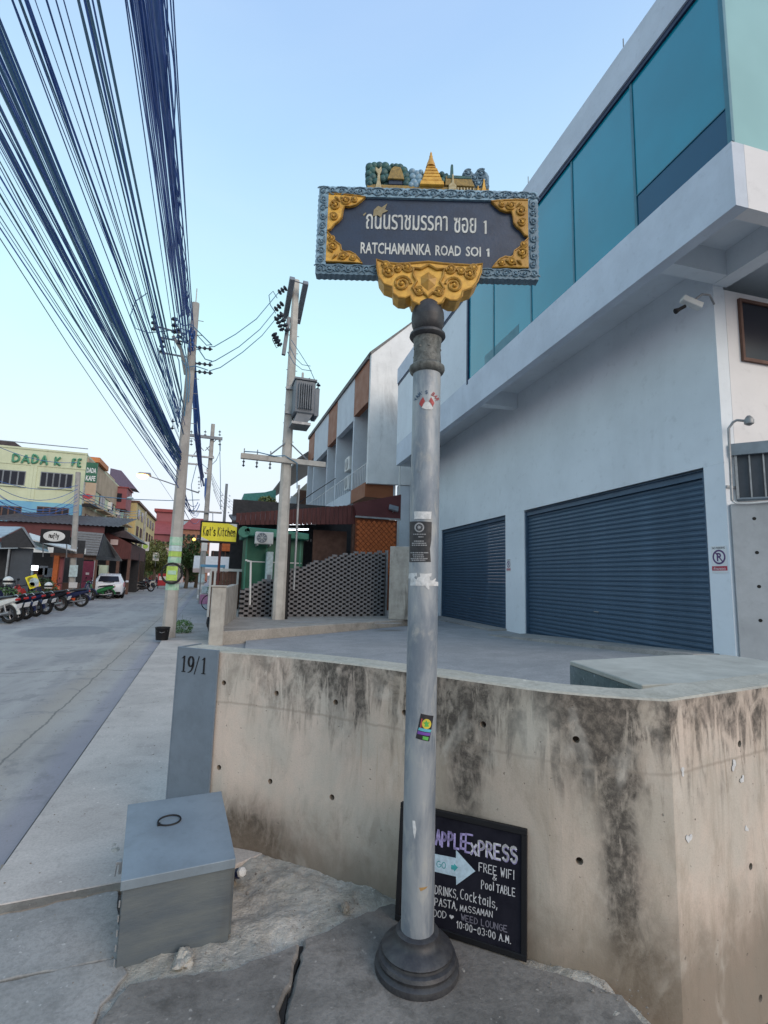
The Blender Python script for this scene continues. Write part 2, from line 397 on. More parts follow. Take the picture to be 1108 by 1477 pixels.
def road_mat():
    m, nt, b = newmat('worn_road_concrete')
    v = coords(nt)
    s = nt.nodes.new('ShaderNodeSeparateXYZ'); nt.links.new(v, s.inputs[0])
    big = noisen(nt, v, .35, 6, .6, .4); mid = noisen(nt, v, 2.5, 7, .7, .3); fine = noisen(nt, v, 90, 3, .7)
    str_ = noisen(nt, coords(nt, (1.4, .12, 1)), 1.6, 6, .65, .3)
    c = mixc(nt, rampn(nt, big, .35, .65), (.38, .355, .33), (.265, .25, .245))
    c = mixc(nt, rampn(nt, str_, .42, .66, 0, .65), c, (.40, .38, .355))
    # sandy run beside the kerb
    sand = mathn(nt, 'MULTIPLY', rampn(nt, mathn(nt, 'ABSOLUTE', mathn(nt, 'SUBTRACT', s.outputs[0], mathn(nt, 'ADD', -1.75, mathn(nt, 'MULTIPLY', mid, .25)))), .0, .38, 1, 0), .6)
    c = mixc(nt, sand, c, (.36, .31, .25))
    # gutter line, bluish and smoother
    c = mixc(nt, rampn(nt, s.outputs[0], -1.28, -1.10, 0, .65), c, (.235, .225, .27))
    c = mixc(nt, rampn(nt, mid, .52, .70, 0, .55), c, (.15, .145, .155))
    # expansion joints
    c = mixc(nt, rampn(nt, mathn(nt, 'ABSOLUTE', mathn(nt, 'ADD', s.outputs[0], mathn(nt, 'ADD', 1.50, mathn(nt, 'MULTIPLY', mid, .12)))), .006, .016, .7, 0), c, (.09, .085, .08))
    for jy in (9.6, 16.9, 24.5):
        c = mixc(nt, rampn(nt, mathn(nt, 'ABSOLUTE', mathn(nt, 'SUBTRACT', s.outputs[1], mathn(nt, 'ADD', jy, mathn(nt, 'MULTIPLY', mid, .5)))), .015, .05, .6, 0), c, (.10, .095, .09))
    c = mixc(nt, rampn(nt, noisen(nt, coords(nt, (.8, .5, 1), loc=(4, 9, 0)), 1.1, 7, .7, .8), .57, .66, 0, .5), c, (.15, .145, .15))
    # dark patched area
    px = mathn(nt, 'POWER', mathn(nt, 'DIVIDE', mathn(nt, 'ADD', s.outputs[0], 3.6), 1.1), 2.0)
    py = mathn(nt, 'POWER', mathn(nt, 'DIVIDE', mathn(nt, 'SUBTRACT', s.outputs[1], 16.2), 1.5), 2.0)
    pd = mathn(nt, 'ADD', mathn(nt, 'ADD', px, py), mathn(nt, 'MULTIPLY', mid, .9))
    c = mixc(nt, rampn(nt, pd, 1.2, 1.6, .55, 0), c, (.15, .155, .17))
    c = mixc(nt, rampn(nt, fine, .35, .8, 0, .35), c, (.17, .165, .17))
    nt.links.new(c, b.inputs['Base Color']); b.inputs['Roughness'].default_value = .78
    bumpn(nt, b, mathn(nt, 'ADD', fine, mathn(nt, 'MULTIPLY', mid, .5)), .35, .004)
    return m
def slab_mat(name, c1, c2, dark=.4, moss=0.0, fs=70, bs=.5, fd=.004):
    m, nt, b = newmat(name)
    v = coords(nt)
    big = noisen(nt, v, 1.3, 6, .62, .5); mid = noisen(nt, v, 7, 8, .7, .3); fine = noisen(nt, v, fs, 4, .75)
    c = mixc(nt, rampn(nt, big, .35, .65), c1, c2)
    c = mixc(nt, rampn(nt, mid, .48, .72, 0, dark), c, tuple(x*.45 for x in c2))
    c = mixc(nt, rampn(nt, fine, .35, .75, 0, .45), c, tuple(x*.5 for x in c2))
    c = mixc(nt, rampn(nt, noisen(nt, v, 30, 2, .5), .68, .75, 0, .7), c, tuple(min(.8, x*1.35) for x in c1))
    if moss: c = mixc(nt, rampn(nt, noisen(nt, v, 5, 6, .7, .6), .52, .66, 0, moss), c, (.12, .13, .06))
    nt.links.new(c, b.inputs['Base Color']); b.inputs['Roughness'].default_value = .92
    b.inputs['Specular IOR Level'].default_value = .2
    bumpn(nt, b, mathn(nt, 'ADD', mathn(nt, 'MULTIPLY', fine, .5), mid), bs, fd)
    return m
def glass_mat(name, c, rough=.08, spec=.5, coat=0.0, var=.15):
    m, nt, b = newmat(name)
    v = coords(nt)
    n1 = noisen(nt, v, .6, 3, .5)
    nt.links.new(mixc(nt, rampn(nt, n1, .3, .7), c, tuple(x*(1-var) for x in c)), b.inputs['Base Color'])
    b.inputs['Roughness'].default_value = rough; b.inputs['Specular IOR Level'].default_value = spec
    b.inputs['Coat Weight'].default_value = coat
    return m
def galv_mat():
    m, nt, b = newmat('weathered_galvanised_steel')
    v = coords(nt); vs = coords(nt, (1, 1, .25))
    a = noisen(nt, vs, 7, 7, .65, .4); f = noisen(nt, v, 60, 4, .7); g = noisen(nt, coords(nt, (1, 1, .4), loc=(3, 0, 0)), 18, 6, .7, .4)
    c = mixc(nt, rampn(nt, a, .38, .62), (.33, .35, .37), (.17, .20, .24))
    c = mixc(nt, rampn(nt, g, .5, .72, 0, .6), c, (.44, .43, .40))
    c = mixc(nt, rampn(nt, noisen(nt, coords(nt, (1, 1, .6), loc=(9, 2, 0)), 9, 8, .75, .5), .6, .75, 0, .55), c, (.13, .125, .12))
    c = mixc(nt, rampn(nt, f, .62, .78, 0, .4), c, (.5, .49, .46))
    nt.links.new(c, b.inputs['Base Color']); b.inputs['Metallic'].default_value = .35
    nt.links.new(rampn(nt, g, .3, .7, .42, .68), b.inputs['Roughness'])
    bumpn(nt, b, mathn(nt, 'ADD', f, g), .25, .0015)
    return m
def relief_mat(name, hi, lo, metal=0.0, rough=.45, scale=25):
    """paint with blotchy wear, darker in its hollows"""
    m, nt, b = newmat(name)
    v = coords(nt)
    a = noisen(nt, v, scale, 6, .7, .3); f = noisen(nt, v, scale*6, 3, .7)
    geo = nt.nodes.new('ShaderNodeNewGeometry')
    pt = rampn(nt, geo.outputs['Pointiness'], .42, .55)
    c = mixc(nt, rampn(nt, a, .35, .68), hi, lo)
    c = mixc(nt, mathn(nt, 'MULTIPLY', mathn(nt, 'SUBTRACT', 1.0, pt), .55), c, tuple(x*.3 for x in lo))  # darker in the hollows of the relief
    nt.links.new(c, b.inputs['Base Color']); b.inputs['Metallic'].default_value = metal
    b.inputs['Roughness'].default_value = rough
    bumpn(nt, b, mathn(nt, 'ADD', f, a), .35, .002)
    return m

M = {}
M['wall'] = wall_concrete()
M['road'] = road_mat()
M['walk'] = slab_mat('smooth_pavement_concrete', (.54, .49, .445), (.44, .40, .365), .3, 0, 60, .3, .003)
M['slab'] = slab_mat('rough_old_slab', (.275, .25, .225), (.165, .15, .135), .7, .0, 45, .9, .008)
M['slab2'] = slab_mat('grey_side_slab', (.38, .36, .34), (.29, .28, .265), .45, 0, 50, .6, .006)
M['grit'] = slab_mat('crumbled_mortar', (.56, .52, .46), (.38, .35, .30), .6, .12, 26, 1.0, .03)
M['yard'] = slab_mat('yard_concrete', (.34, .34, .345), (.28, .285, .29), .25, 0, 40, .3, .003)
M['plat'] = slab_mat('step_concrete', (.40, .37, .33), (.30, .28, .25), .4, .05, 30, .5, .006)
M['soil'] = slab_mat('dirt', (.31, .27, .22), (.20, .17, .14), .5, .1, 30, .8, .01)
M['ground'] = slab_mat('far_ground', (.22, .21, .20), (.17, .165, .16), .3, 0, 20, .4, .01)
M['crack'] = pm('crack_dark', (.02, .018, .016), .95, bump=0)
M['oldconc'] = pm('old_grey_concrete', (.42, .40, .36), .9, var=.3, scale=3, bump=.4, grime=.75)
M['rwall'] = pm('cast_concrete_grey', (.42, .43, .44), .9, var=.2, scale=1.5, bump=.3, grime=.25)
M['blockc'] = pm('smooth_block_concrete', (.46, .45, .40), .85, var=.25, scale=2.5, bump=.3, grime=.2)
M['polec'] = pm('pole_concrete', (.40, .385, .36), .9, var=.25, scale=2.5, bump=.35, grime=.35)
M['polew'] = pm('pale_pole_concrete', (.55, .52, .47), .9, var=.25, scale=2.5, bump=.35, grime=.3)
M['galv'] = galv_mat()
M['castiron'] = relief_mat('black_cast_iron', (.028, .028, .033), (.06, .06, .062), .1, .5, 18)
M['castlight'] = relief_mat('worn_cast_collar', (.17, .175, .165), (.065, .065, .06), .2, .6, 30)
M['gold'] = relief_mat('gold_painted_relief', (.74, .42, .07), (.52, .27, .045), .1, .42, 22)
M['steelblue'] = relief_mat('blue_painted_relief', (.27, .42, .53), (.15, .25, .34), .0, .45, 28)
M['navy'] = pm('dark_blue_sign_face', (.030, .045, .085), .42, var=.3, scale=9, bump=.1)
M['signgreen'] = relief_mat('green_painted_relief', (.045, .13, .115), (.03, .075, .09), 0, .55, 40)
M['signochre'] = relief_mat('ochre_painted_relief', (.36, .24, .07), (.20, .14, .05), 0, .6, 60)
M['signcream'] = relief_mat('cream_painted_relief', (.50, .44, .28), (.36, .28, .14), 0, .6, 60)
M['signletter'] = pm('sign_letter_white', (.62, .63, .60), .5, var=.3, scale=30, bump=0)
M['white'] = pm('white_paint', (.72, .73, .74), .6, var=.08, scale=2, bump=.08)
M['facade'] = pm('white_render_facade', (.72, .765, .81), .75, var=.09, scale=.7, bump=.15, grime=.07)
M['facade_end'] = pm('white_render_end', (.74, .72, .72), .75, var=.07, scale=.7, bump=.12)
M['fascia'] = pm('rough_cast_fascia', (.60, .65, .73), .85, var=.12, scale=1.2, bump=.5, grime=.08)
M['shutter'] = pm('blue_grey_shutter', (.055, .105, .17), .42, metal=.15, var=.25, scale=1.4, bump=.08, stretch=(1, 1, 4))
M['tealglass'] = glass_mat('teal_tinted_glass', (.005, .25, .36), .10, .45, .25)
M['tealdark'] = glass_mat('deep_blue_glass', (.0, .075, .16), .10, .35, .1)
M['paleglass'] = glass_mat('pale_green_glass', (.30, .50, .48), .10, .5, .2)
M['mullion'] = pm('teal_mullion', (.03, .16, .22), .4, var=.1)
M['darkframe'] = pm('dark_blue_frame', (.02, .035, .09), .5, var=.2)
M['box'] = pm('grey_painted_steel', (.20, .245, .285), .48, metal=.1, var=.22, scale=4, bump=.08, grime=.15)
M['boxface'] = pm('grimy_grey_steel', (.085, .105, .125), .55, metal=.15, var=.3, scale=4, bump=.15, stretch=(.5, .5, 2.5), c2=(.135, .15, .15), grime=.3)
M['panel'] = pm('blue_grey_panel', (.17, .21, .255), .5, metal=.1, var=.2, scale=5, bump=.08)
M['black'] = pm('black_paint', (.009, .009, .011), .55, var=.3, scale=10, bump=.1, spec=.3)
M['chalkb'] = pm('chalk_board', (.006, .006, .012), .7, var=.5, scale=12, bump=.05, c2=(.014, .014, .022), spec=.15)
M['chalk'] = pm('white_chalk', (.68, .68, .70), .9, var=.35, scale=70, bump=0)
M['chalkd'] = pm('faint_chalk', (.20, .19, .24), .9, var=.35, scale=70, bump=0)
M['chalkp'] = pm('lilac_chalk', (.42, .36, .66), .9, var=.4, scale=60, bump=0)
M['chalkb2'] = pm('pale_blue_chalk', (.48, .62, .72), .9, var=.25, scale=50, bump=0)
M['chalkg'] = pm('teal_chalk', (.05, .36, .38), .9, var=.3, scale=50, bump=0)
M['cable'] = pm('blue_black_cable_sheath', (.06, .15, .44), .5, var=.3, scale=2, bump=0)
M['cable2'] = pm('grey_cable_sheath', (.11, .24, .36), .5, var=.3, scale=2, bump=0)
M['insul'] = pm('dark_insulator', (.03, .04, .06), .35, var=.2, scale=5, bump=0)
M['steel'] = pm('galvanised_fitting', (.34, .35, .36), .5, metal=.5, var=.3, scale=5, bump=.1)
M['trafo'] = pm('transformer_grey', (.19, .21, .235), .5, var=.2, scale=3, bump=.1)
M['maroon'] = pm('maroon_boards', (.11, .025, .022), .65, var=.35, scale=3, bump=.3, stretch=(4, 4, .5))
M['maroon2'] = pm('maroon_fascia', (.10, .018, .02), .55, var=.2, scale=2, bump=.1)
M['orange'] = pm('orange_tile', (.50, .12, .025), .6, var=.25, scale=8, bump=.15)
M['oranged'] = pm('orange_joint', (.22, .06, .02), .8, var=.25, scale=8, bump=.15)
M['greenk'] = pm('green_sheet', (.012, .12, .065), .5, var=.25, scale=2, bump=.1)
M['greenroof'] = pm('green_roof_sheet', (.04, .22, .15), .5, var=.25, scale=2, bump=.1)
M['screenb'] = pm('grey_screen_brick', (.22, .21, .215), .9, var=.25, scale=6, bump=.4, grime=.2)
M['fasr'] = pm('rust_orange_panel', (.27, .085, .03), .6, var=.15, scale=1.5, bump=.1)
M['oldwhite'] = pm('stained_white_render', (.72, .72, .71), .85, var=.13, scale=1.2, bump=.25, grime=.35)
M['rowwhite'] = pm('row_white_render', (.58, .62, .67), .8, var=.1, scale=1.0, bump=.15, grime=.1)
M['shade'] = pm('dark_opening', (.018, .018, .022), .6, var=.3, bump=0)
M['window'] = glass_mat('dark_window_glass', (.018, .02, .03), .2, .25)
M['cream'] = pm('pale_lime_render', (.56, .60, .42), .85, var=.12, scale=.6, bump=.15, grime=.2)
M['bluew'] = pm('sky_blue_render', (.13, .33, .52), .8, var=.2, scale=.6, bump=.1, c2=(.20, .44, .54))
M['yellowb'] = pm('yellow_render', (.52, .41, .20), .85, var=.15, scale=.7, bump=.1, grime=.3)
M['peach'] = pm('peach_render', (.46, .35, .25), .85, var=.2, scale=.7, bump=.1, grime=.3)
M['brownf'] = pm('brown_timber', (.14, .07, .05), .7, var=.3, scale=4, bump=.2)
M['tin'] = pm('weathered_tin_roof', (.36, .42, .46), .5, metal=.3, var=.25, scale=2, bump=.2)
M['tindark'] = pm('dark_corrugated', (.055, .038, .045), .6, var=.4, scale=2, bump=.2)
M['shingle'] = pm('grey_shingle', (.19, .185, .18), .9, var=.35, scale=8, bump=.5)
M['charcoal'] = pm('charcoal_cladding', (.05, .06, .075), .6, var=.2, scale=2, bump=.2)
M['redb'] = pm('dusty_red_paint', (.26, .085, .095), .8, var=.15, scale=.6, bump=.1)
M['redroof'] = pm('red_roof', (.28, .06, .06), .8, var=.2, scale=1, bump=.1)
M['brick'] = pm('brown_brick', (.30, .14, .09), .85, var=.3, scale=2, bump=.2)
M['pinkw'] = pm('pale_pink_wall', (.58, .46, .44), .85, var=.15, scale=1, bump=.1)
M['greyblue'] = pm('grey_blue_wall', (.34, .44, .50), .8, var=.2, scale=1, bump=.1)
M['yellow'] = pm('yellow_sign_face', (.80, .70, .02), .4, var=.1, scale=3, bump=0)
M['lettero'] = pm('olive_lettering', (.28, .25, .02), .5, bump=0)
M['letgreen'] = pm('green_lettering', (.10, .32, .20), .6, bump=0)
M['pvcwhite'] = pm('white_plastic', (.66, .66, .64), .5, var=.15, scale=3, bump=.05)
M['cartwhite'] = pm('white_car_paint', (.70, .72, .76), .25, var=.04, bump=0)
M['rubber'] = pm('tyre_rubber', (.015, .015, .016), .8, var=.3, scale=20, bump=.2)
M['rim'] = pm('dull_alloy', (.30, .30, .31), .4, metal=.7, var=.2, bump=0)
M['chrome'] = pm('dull_chrome', (.45, .45, .46), .25, metal=.9, var=.2, bump=0)
M['seat'] = pm('black_vinyl_seat', (.02, .02, .024), .5, var=.2, bump=.1)
M['bikeblue'] = pm('dark_blue_bike_paint', (.015, .022, .07), .3, var=.15, bump=0)
M['bikewhite'] = pm('white_bike_paint', (.62, .63, .60), .3, var=.1, bump=0)
M['bikeblack'] = pm('black_bike_paint', (.014, .014, .02), .3, var=.15, bump=0)
M['bikered'] = pm('red_bike_paint', (.40, .03, .03), .3, var=.15, bump=0)
M['bikeorange'] = pm('orange_bike_paint', (.62, .10, .03), .3, var=.15, bump=0)
M['bikegreen'] = pm('green_bike_paint', (.02, .16, .05), .3, var=.15, bump=0)
M['taillight'] = pm('red_lens', (.45, .02, .015), .2, bump=0)
M['redplastic'] = pm('red_paint', (.45, .02, .03), .5, bump=0)
M['magenta'] = pm('magenta_door', (.20, .02, .05), .6, bump=.1)
M['posterw'] = pm('poster_pale', (.50, .62, .64), .6, var=.3, scale=9, bump=0)
M['postergreen'] = pm('poster_green', (.22, .45, .30), .6, var=.4, scale=9, bump=0, c2=(.42, .55, .46))
M['posterlime'] = pm('poster_lime', (.42, .62, .12), .6, var=.3, scale=9, bump=0)
M['stickerw'] = pm('torn_white_paper', (.66, .66, .66), .8, var=.25, scale=60, bump=.1)
M['stickerk'] = pm('black_sticker', (.02, .02, .025), .5, var=.4, scale=40, bump=0)
M['stickergrey'] = pm('sticker_print', (.34, .34, .35), .6, var=.4, scale=60, bump=0)
M['stickerred'] = pm('sticker_red', (.42, .06, .06), .6, var=.3, scale=60, bump=0)
M['stickerblue'] = pm('sticker_blue', (.03, .08, .16), .6, var=.3, scale=60, bump=0)
M['sty'] = pm('sticker_yellow', (.65, .52, .05), .6, bump=0)
M['stg'] = pm('sticker_green', (.10, .42, .08), .6, bump=0)
M['stp'] = pm('sticker_purple', (.16, .06, .36), .6, bump=0)
M['stc'] = pm('sticker_cyan', (.10, .42, .52), .6, bump=0)
M['signred'] = pm('red_print', (.45, .03, .06), .5, bump=0)
M['signpurple'] = pm('dark_purple_print', (.10, .04, .16), .5, bump=0)
M['lampglow'] = pm('lit_street_lamp', (1, .8, .5), .5, bump=0, emit=((1.0, .42, .09), 9.0))
M['tubeglow'] = pm('lit_fluorescent_tube', (1, 1, 1), .5, bump=0, emit=((.85, .92, 1.0), 2.6))
M['warmglow'] = pm('lit_warm_bulb', (1, .6, .3), .5, bump=0, emit=((1.0, .50, .18), 7.0))
M['yellowglow'] = pm('lit_yellow_lantern', (1, .8, .2), .5, bump=0, emit=((1.0, .72, .10), 3.0))
M['whiteglow'] = pm('lit_white_globe', (1, 1, 1), .5, bump=0, emit=((.9, .95, 1.0), 4.0))
M['leaf'] = pm('leaf_green', (.08, .19, .05), .6, var=.5, scale=3, bump=0, c2=(.09, .16, .05))
M['leafd'] = pm('leaf_dark_green', (.03, .075, .02), .6, var=.5, scale=3, bump=0, c2=(.06, .10, .03))
M['leafo'] = pm('leaf_olive', (.15, .20, .06), .6, var=.5, scale=3, bump=0, c2=(.20, .20, .07))
M['bark'] = pm('bark', (.12, .09, .065), .9, var=.3, scale=6, bump=.5, stretch=(2, 2, .4))
M['tank'] = pm('orange_roof_tile', (.55, .20, .07), .7, var=.2, bump=.1)
M['purple'] = pm('mauve_awning', (.12, .09, .15), .7, var=.2, bump=.1)
M['tealroof'] = pm('teal_tin_roof', (.04, .22, .20), .6, var=.3, bump=.1)
M['pink'] = pm('pink_crate', (.50, .22, .38), .6, bump=0)
M['sideface'] = slab_mat('shaded_block_side', (.20, .23, .25), (.12, .15, .15), .5, .1, 40, .5, .004)  # shade on the block's sides put into their colour
# ------------------------------------------------------------------ ground, road, pavement
def struct(name, mb, mat, **k):
    o = mb.build(name, mat, **k); o['kind'] = 'structure'; return o
def gridmesh(x0, x1, y0, y1, nx, ny, zf):
    mb = MB()
    vs = [(x0+(x1-x0)*i/nx, y0+(y1-y0)*j/ny) for j in range(ny+1) for i in range(nx+1)]
    mb.v = [(x, y, zf(x, y)) for x, y in vs]
    mb.f = [(j*(nx+1)+i, j*(nx+1)+i+1, (j+1)*(nx+1)+i+1, (j+1)*(nx+1)+i) for j in range(ny) for i in range(nx)]
    return mb
struct('ground', gridmesh(-400, 400, -200, 900, 4, 4, lambda x, y: -.34), M['ground'])
def rz(x, y): return -.055 + .012*noise.noise(Vector((x*.8, y*.35, 0))) - .012*max(0, 1-abs(x+1.2)/.35)
struct('road', gridmesh(-8.2, -.978, -12, 160, 28, 170, rz), M['road'])
struct('forecourt', MB().box(-45, -8.19, -12, 160, -.33, -.05), M['plat'])
struct('far_road', MB().box(-.96, 60, 75, 160, -.33, -.06), M['road'])

def ragged(poly, step=.06, jit=.008, seed=1):
    rd = random.Random(seed); out = []
    for i, p in enumerate(poly):
        q = poly[(i+1) % len(poly)]; a = Vector(p[:2]); b = Vector(q[:2]); L = (b-a).length; n = max(1, int(L/step))
        for k in range(n):
            t = a+(b-a)*k/n
            out.append((t.x+rd.uniform(-jit, jit), t.y+rd.uniform(-jit, jit)))
    return out
def pxpoly(pts, z=0.0): return [tuple(gz(x, y, z))[:2] for x, y in pts]
def slab(name, poly, z, th, mat, parent=None, step=.06, jit=.006, seed=1, bevel=.004, kind=None):
    pl = ragged(poly, step, jit, seed)
    a = sum(pl[i][0]*pl[(i+1) % len(pl)][1]-pl[(i+1) % len(pl)][0]*pl[i][1] for i in range(len(pl)))
    if a < 0: pl.reverse()
    mb = MB().prism([(x, y, z-th) for x, y in pl], (0, 0, th))
    return mb.build(name, mat, parent, bevel=bevel, kind=kind)

A, B = gz(0, 1305), gz(172, 1272)
walk = slab('pavement', [(-.94, A.y), (A.x, A.y), (B.x, B.y), (.10, 3.05), (.60, 3.3), (.30, 3.75), (.34, 12.45), (.20, 13.4), (-.94, 13.4)], 0.0, .3, M['walk'], step=.5, jit=.002, bevel=.005, kind='structure')
slab('paving_slab', [(-.94, 13.42), (.20, 13.42), (.05, 18.0), (-.94, 18.0)], -.005, .25, M['slab2'], walk, .3, .01, 2)
slab('paving_slab', [(-.94, 18.02), (.05, 18.02), (.4, 36), (-.94, 36.0)], -.005, .25, M['yard'], walk, .5, .01, 3)
slab('paving_slab', [(-.94, 36.02), (.9, 36.02), (2.2, 75), (-.94, 75.0)], -.006, .25, M['slab2'], walk, .9, .01, 3)
# sunken joint filled with dirt, then the older rough slabs towards the viewer
slab('dirt_strip', [(-.95, A.y-.02), (A.x, A.y-.08), (B.x, B.y-.06), (.25, 2.98), (.25, 3.3), (-.95, 3.5)], -.004, .2, M['soil'], walk, .05, .01, 4)
slab('paving_slab', pxpoly([(-190, 1340), (0, 1318), (169, 1287), (176, 1372), (168, 1386), (0, 1419), (-200, 1455)], -.02), -.008, .2, M['slab2'], walk, .05, .006, 5)
slab('paving_slab', pxpoly([(-210, 1470), (0, 1428), (163, 1392), (185, 1414), (143, 1462), (120, 1520), (60, 1800), (-500, 1900)], -.03), -.003, .2, M['slab2'], walk, .05, .007, 6)
slab('paving_slab', pxpoly([(186, 1420), (335, 1400), (433, 1362), (421, 1410), (404, 1460), (398, 1530), (380, 1760), (40, 1760), (128, 1520), (150, 1465)]), .012, .25, M['slab'], walk, .035, .008, 7, bevel=.010)
slab('paving_slab', pxpoly([(439, 1358), (500, 1328), (566, 1304), (640, 1330), (760, 1392), (835, 1415), (897, 1436), (932, 1480), (960, 1600), (960, 1760), (388, 1760), (405, 1530), (410, 1462), (427, 1410)]), .008, .25, M['slab'], walk, .035, .009, 8, bevel=.010)
def sstep(a, b, x):
    t = min(1, max(0, (x-a)/(b-a))); return t*t*(3-2*t)
def bedz(x, y):
    t = x*.72+y*.69
    k = max(sstep(1.93, 2.12, t), sstep(2.75, 2.62, y)*sstep(2.22, 2.32, y)*sstep(.42, .30, x)*sstep(-.33, -.27, x))
    z = -.034 + k*.026 - .30*sstep(1.665, 1.70, x+.12*noise.noise(Vector((x*8, y*8, 9)))*.2)*sstep(2.0, 1.9, y)
    return z + (.010+.016*k)*noise.noise(Vector((x*6, y*6, 2))) + .009*noise.noise(Vector((x*19, y*19, 4))) + .006*noise.noise(Vector((x*52, y*52, 4)))
gridmesh(-.42, 2.05, 1.0, 3.6, 150, 156, bedz).build('mortar_bed', M['grit'], walk, smooth=True)
MB().box(-1.0, -.28, .4, 3.3, -.1, -.030).build('joint_dirt', M['soil'], walk)
slab('crack_filling', pxpoly([(431, 1362), (441, 1362), (414, 1430), (408, 1480), (400, 1560), (388, 1700), (376, 1700), (396, 1500), (402, 1460), (420, 1400)]), -.008, .1, M['crack'], walk, .1, .004, 9, bevel=0)
rd = random.Random(5)
rub = MB()
cents = [gz(x, y) for x, y in ((360, 1350), (345, 1385), (270, 1392), (240, 1408), (430, 1345), (500, 1322), (520, 1312), (480, 1325), (560, 1322), (380, 1300), (440, 1300), (355, 1270), (800, 1410), (880, 1432), (905, 1455), (900, 1440), (150, 1400), (160, 1440), (145, 1470), (850, 1422))]
for c in cents:
    for k in range(7):
        s = rd.uniform(.002, .006) if rd.random() < .93 else rd.uniform(.007, .011)
        p = Vector((c.x+rd.gauss(0, .05), c.y+rd.gauss(0, .05), .012+s*.3))
        vs = [p+Vector((a*s*rd.uniform(.6, 1.2), b*s*rd.uniform(.6, 1.2), cc*s*rd.uniform(.5, 1))) for a, b, cc in ((1,0,0),(0,1,0),(-1,0,0),(0,-1,0),(0,0,1),(0,0,-1))]
        rub.add(vs, [(0,1,4),(1,2,4),(2,3,4),(3,0,4),(1,0,5),(2,1,5),(3,2,5),(0,3,5)])
ro = rub.build('loose_grit', M['slab']); tag(ro, 'crumbs of mortar and grit scattered along the slab edges', 'grit', kind='stuff')
dl = MB()
for k in range(420):
    x = rd.choice((rd.gauss(-1.15, .12), rd.uniform(-.93, .1), rd.gauss(-1.7, .3))); y = rd.uniform(2.6, 11)**1.0; s = rd.uniform(.002, .007)
    z = (-.05 if x < -.95 else .001)+s*.3
    p = Vector((x, y, z)); vs = [p+Vector((a*s*rd.uniform(.6, 1.4), b*s*rd.uniform(.6, 1.2), cc*s*.5)) for a, b, cc in ((1,0,0),(0,1,0),(-1,0,0),(0,-1,0),(0,0,1),(0,0,-1))]
    dl.add(vs, [(0,1,4),(1,2,4),(2,3,4),(3,0,4),(1,0,5),(2,1,5),(3,2,5),(0,3,5)])
do_ = dl.build('gutter_debris', M['soil']); tag(do_, 'scattered dark bits of dirt along the gutter and pavement', 'debris', kind='stuff')
def chunk(label, px, py, s, mat, seed, z=.02):
    r_ = random.Random(seed); p = gz(px, py); bm = bmesh.new(); bmesh.ops.create_icosphere(bm, subdivisions=3, radius=1)
    for v in bm.verts:
        k = 1+.6*noise.noise(v.co*1.3+Vector((seed, 0, 0)))+.35*noise.noise(v.co*3.5+Vector((seed, 4, 0))); v.co = Vector((v.co.x*s*k*1.3, v.co.y*s*k*.8, v.co.z*s*k*.6))
    me = bpy.data.meshes.new('broken_mortar_lump'); bm.to_mesh(me); bm.free(); me.materials.append(mat)
    o = bpy.data.objects.new('broken_mortar_lump', me); col.objects.link(o); o.location = (p.x, p.y, z); o.rotation_euler = (0, 0, r_.uniform(0, 6))
    tag(o, label, 'rubble'); return o
chunk('pale mortar lump spilling from under the front of the grey box', 266, 1384, .050, M['grit'], 3, .0)
chunk('dark brown clod between the mortar bed and the cracked slab', 498, 1312, .022, M['soil'], 8, .012)

# ------------------------------------------------------------------ the curved concrete wall
WP = [(-.13, 3.62), (.11, 3.42), (.42, 3.20), (.84, 2.80), (1.14, 2.43), (1.30, 2.225), (1.49, 1.99), (1.69, 1.84), (1.91, 1.72)]
def catmull(P, per=6):
    out = []
    for i in range(len(P)-1):
        p0 = Vector(P[max(i-1, 0)]); p1 = Vector(P[i]); p2 = Vector(P[i+1]); p3 = Vector(P[min(i+2, len(P)-1)])
        for k in range(per):
            t = k/per
            out.append(.5*((2*p1)+(p2-p0)*t+(2*p0-5*p1+4*p2-p3)*t*t+(3*p1-p0-3*p2+p3)*t**3))
    out.append(Vector(P[-1])); return out
wpath = catmull(WP, 5)
NC = len(wpath)-1
for t in (.08, .3, .6, 1.0): wpath.append(Vector((1.91, 1.72))+Vector((2.59, .43))*t)
WZ, WB, WT = 1.12, -.33, .21
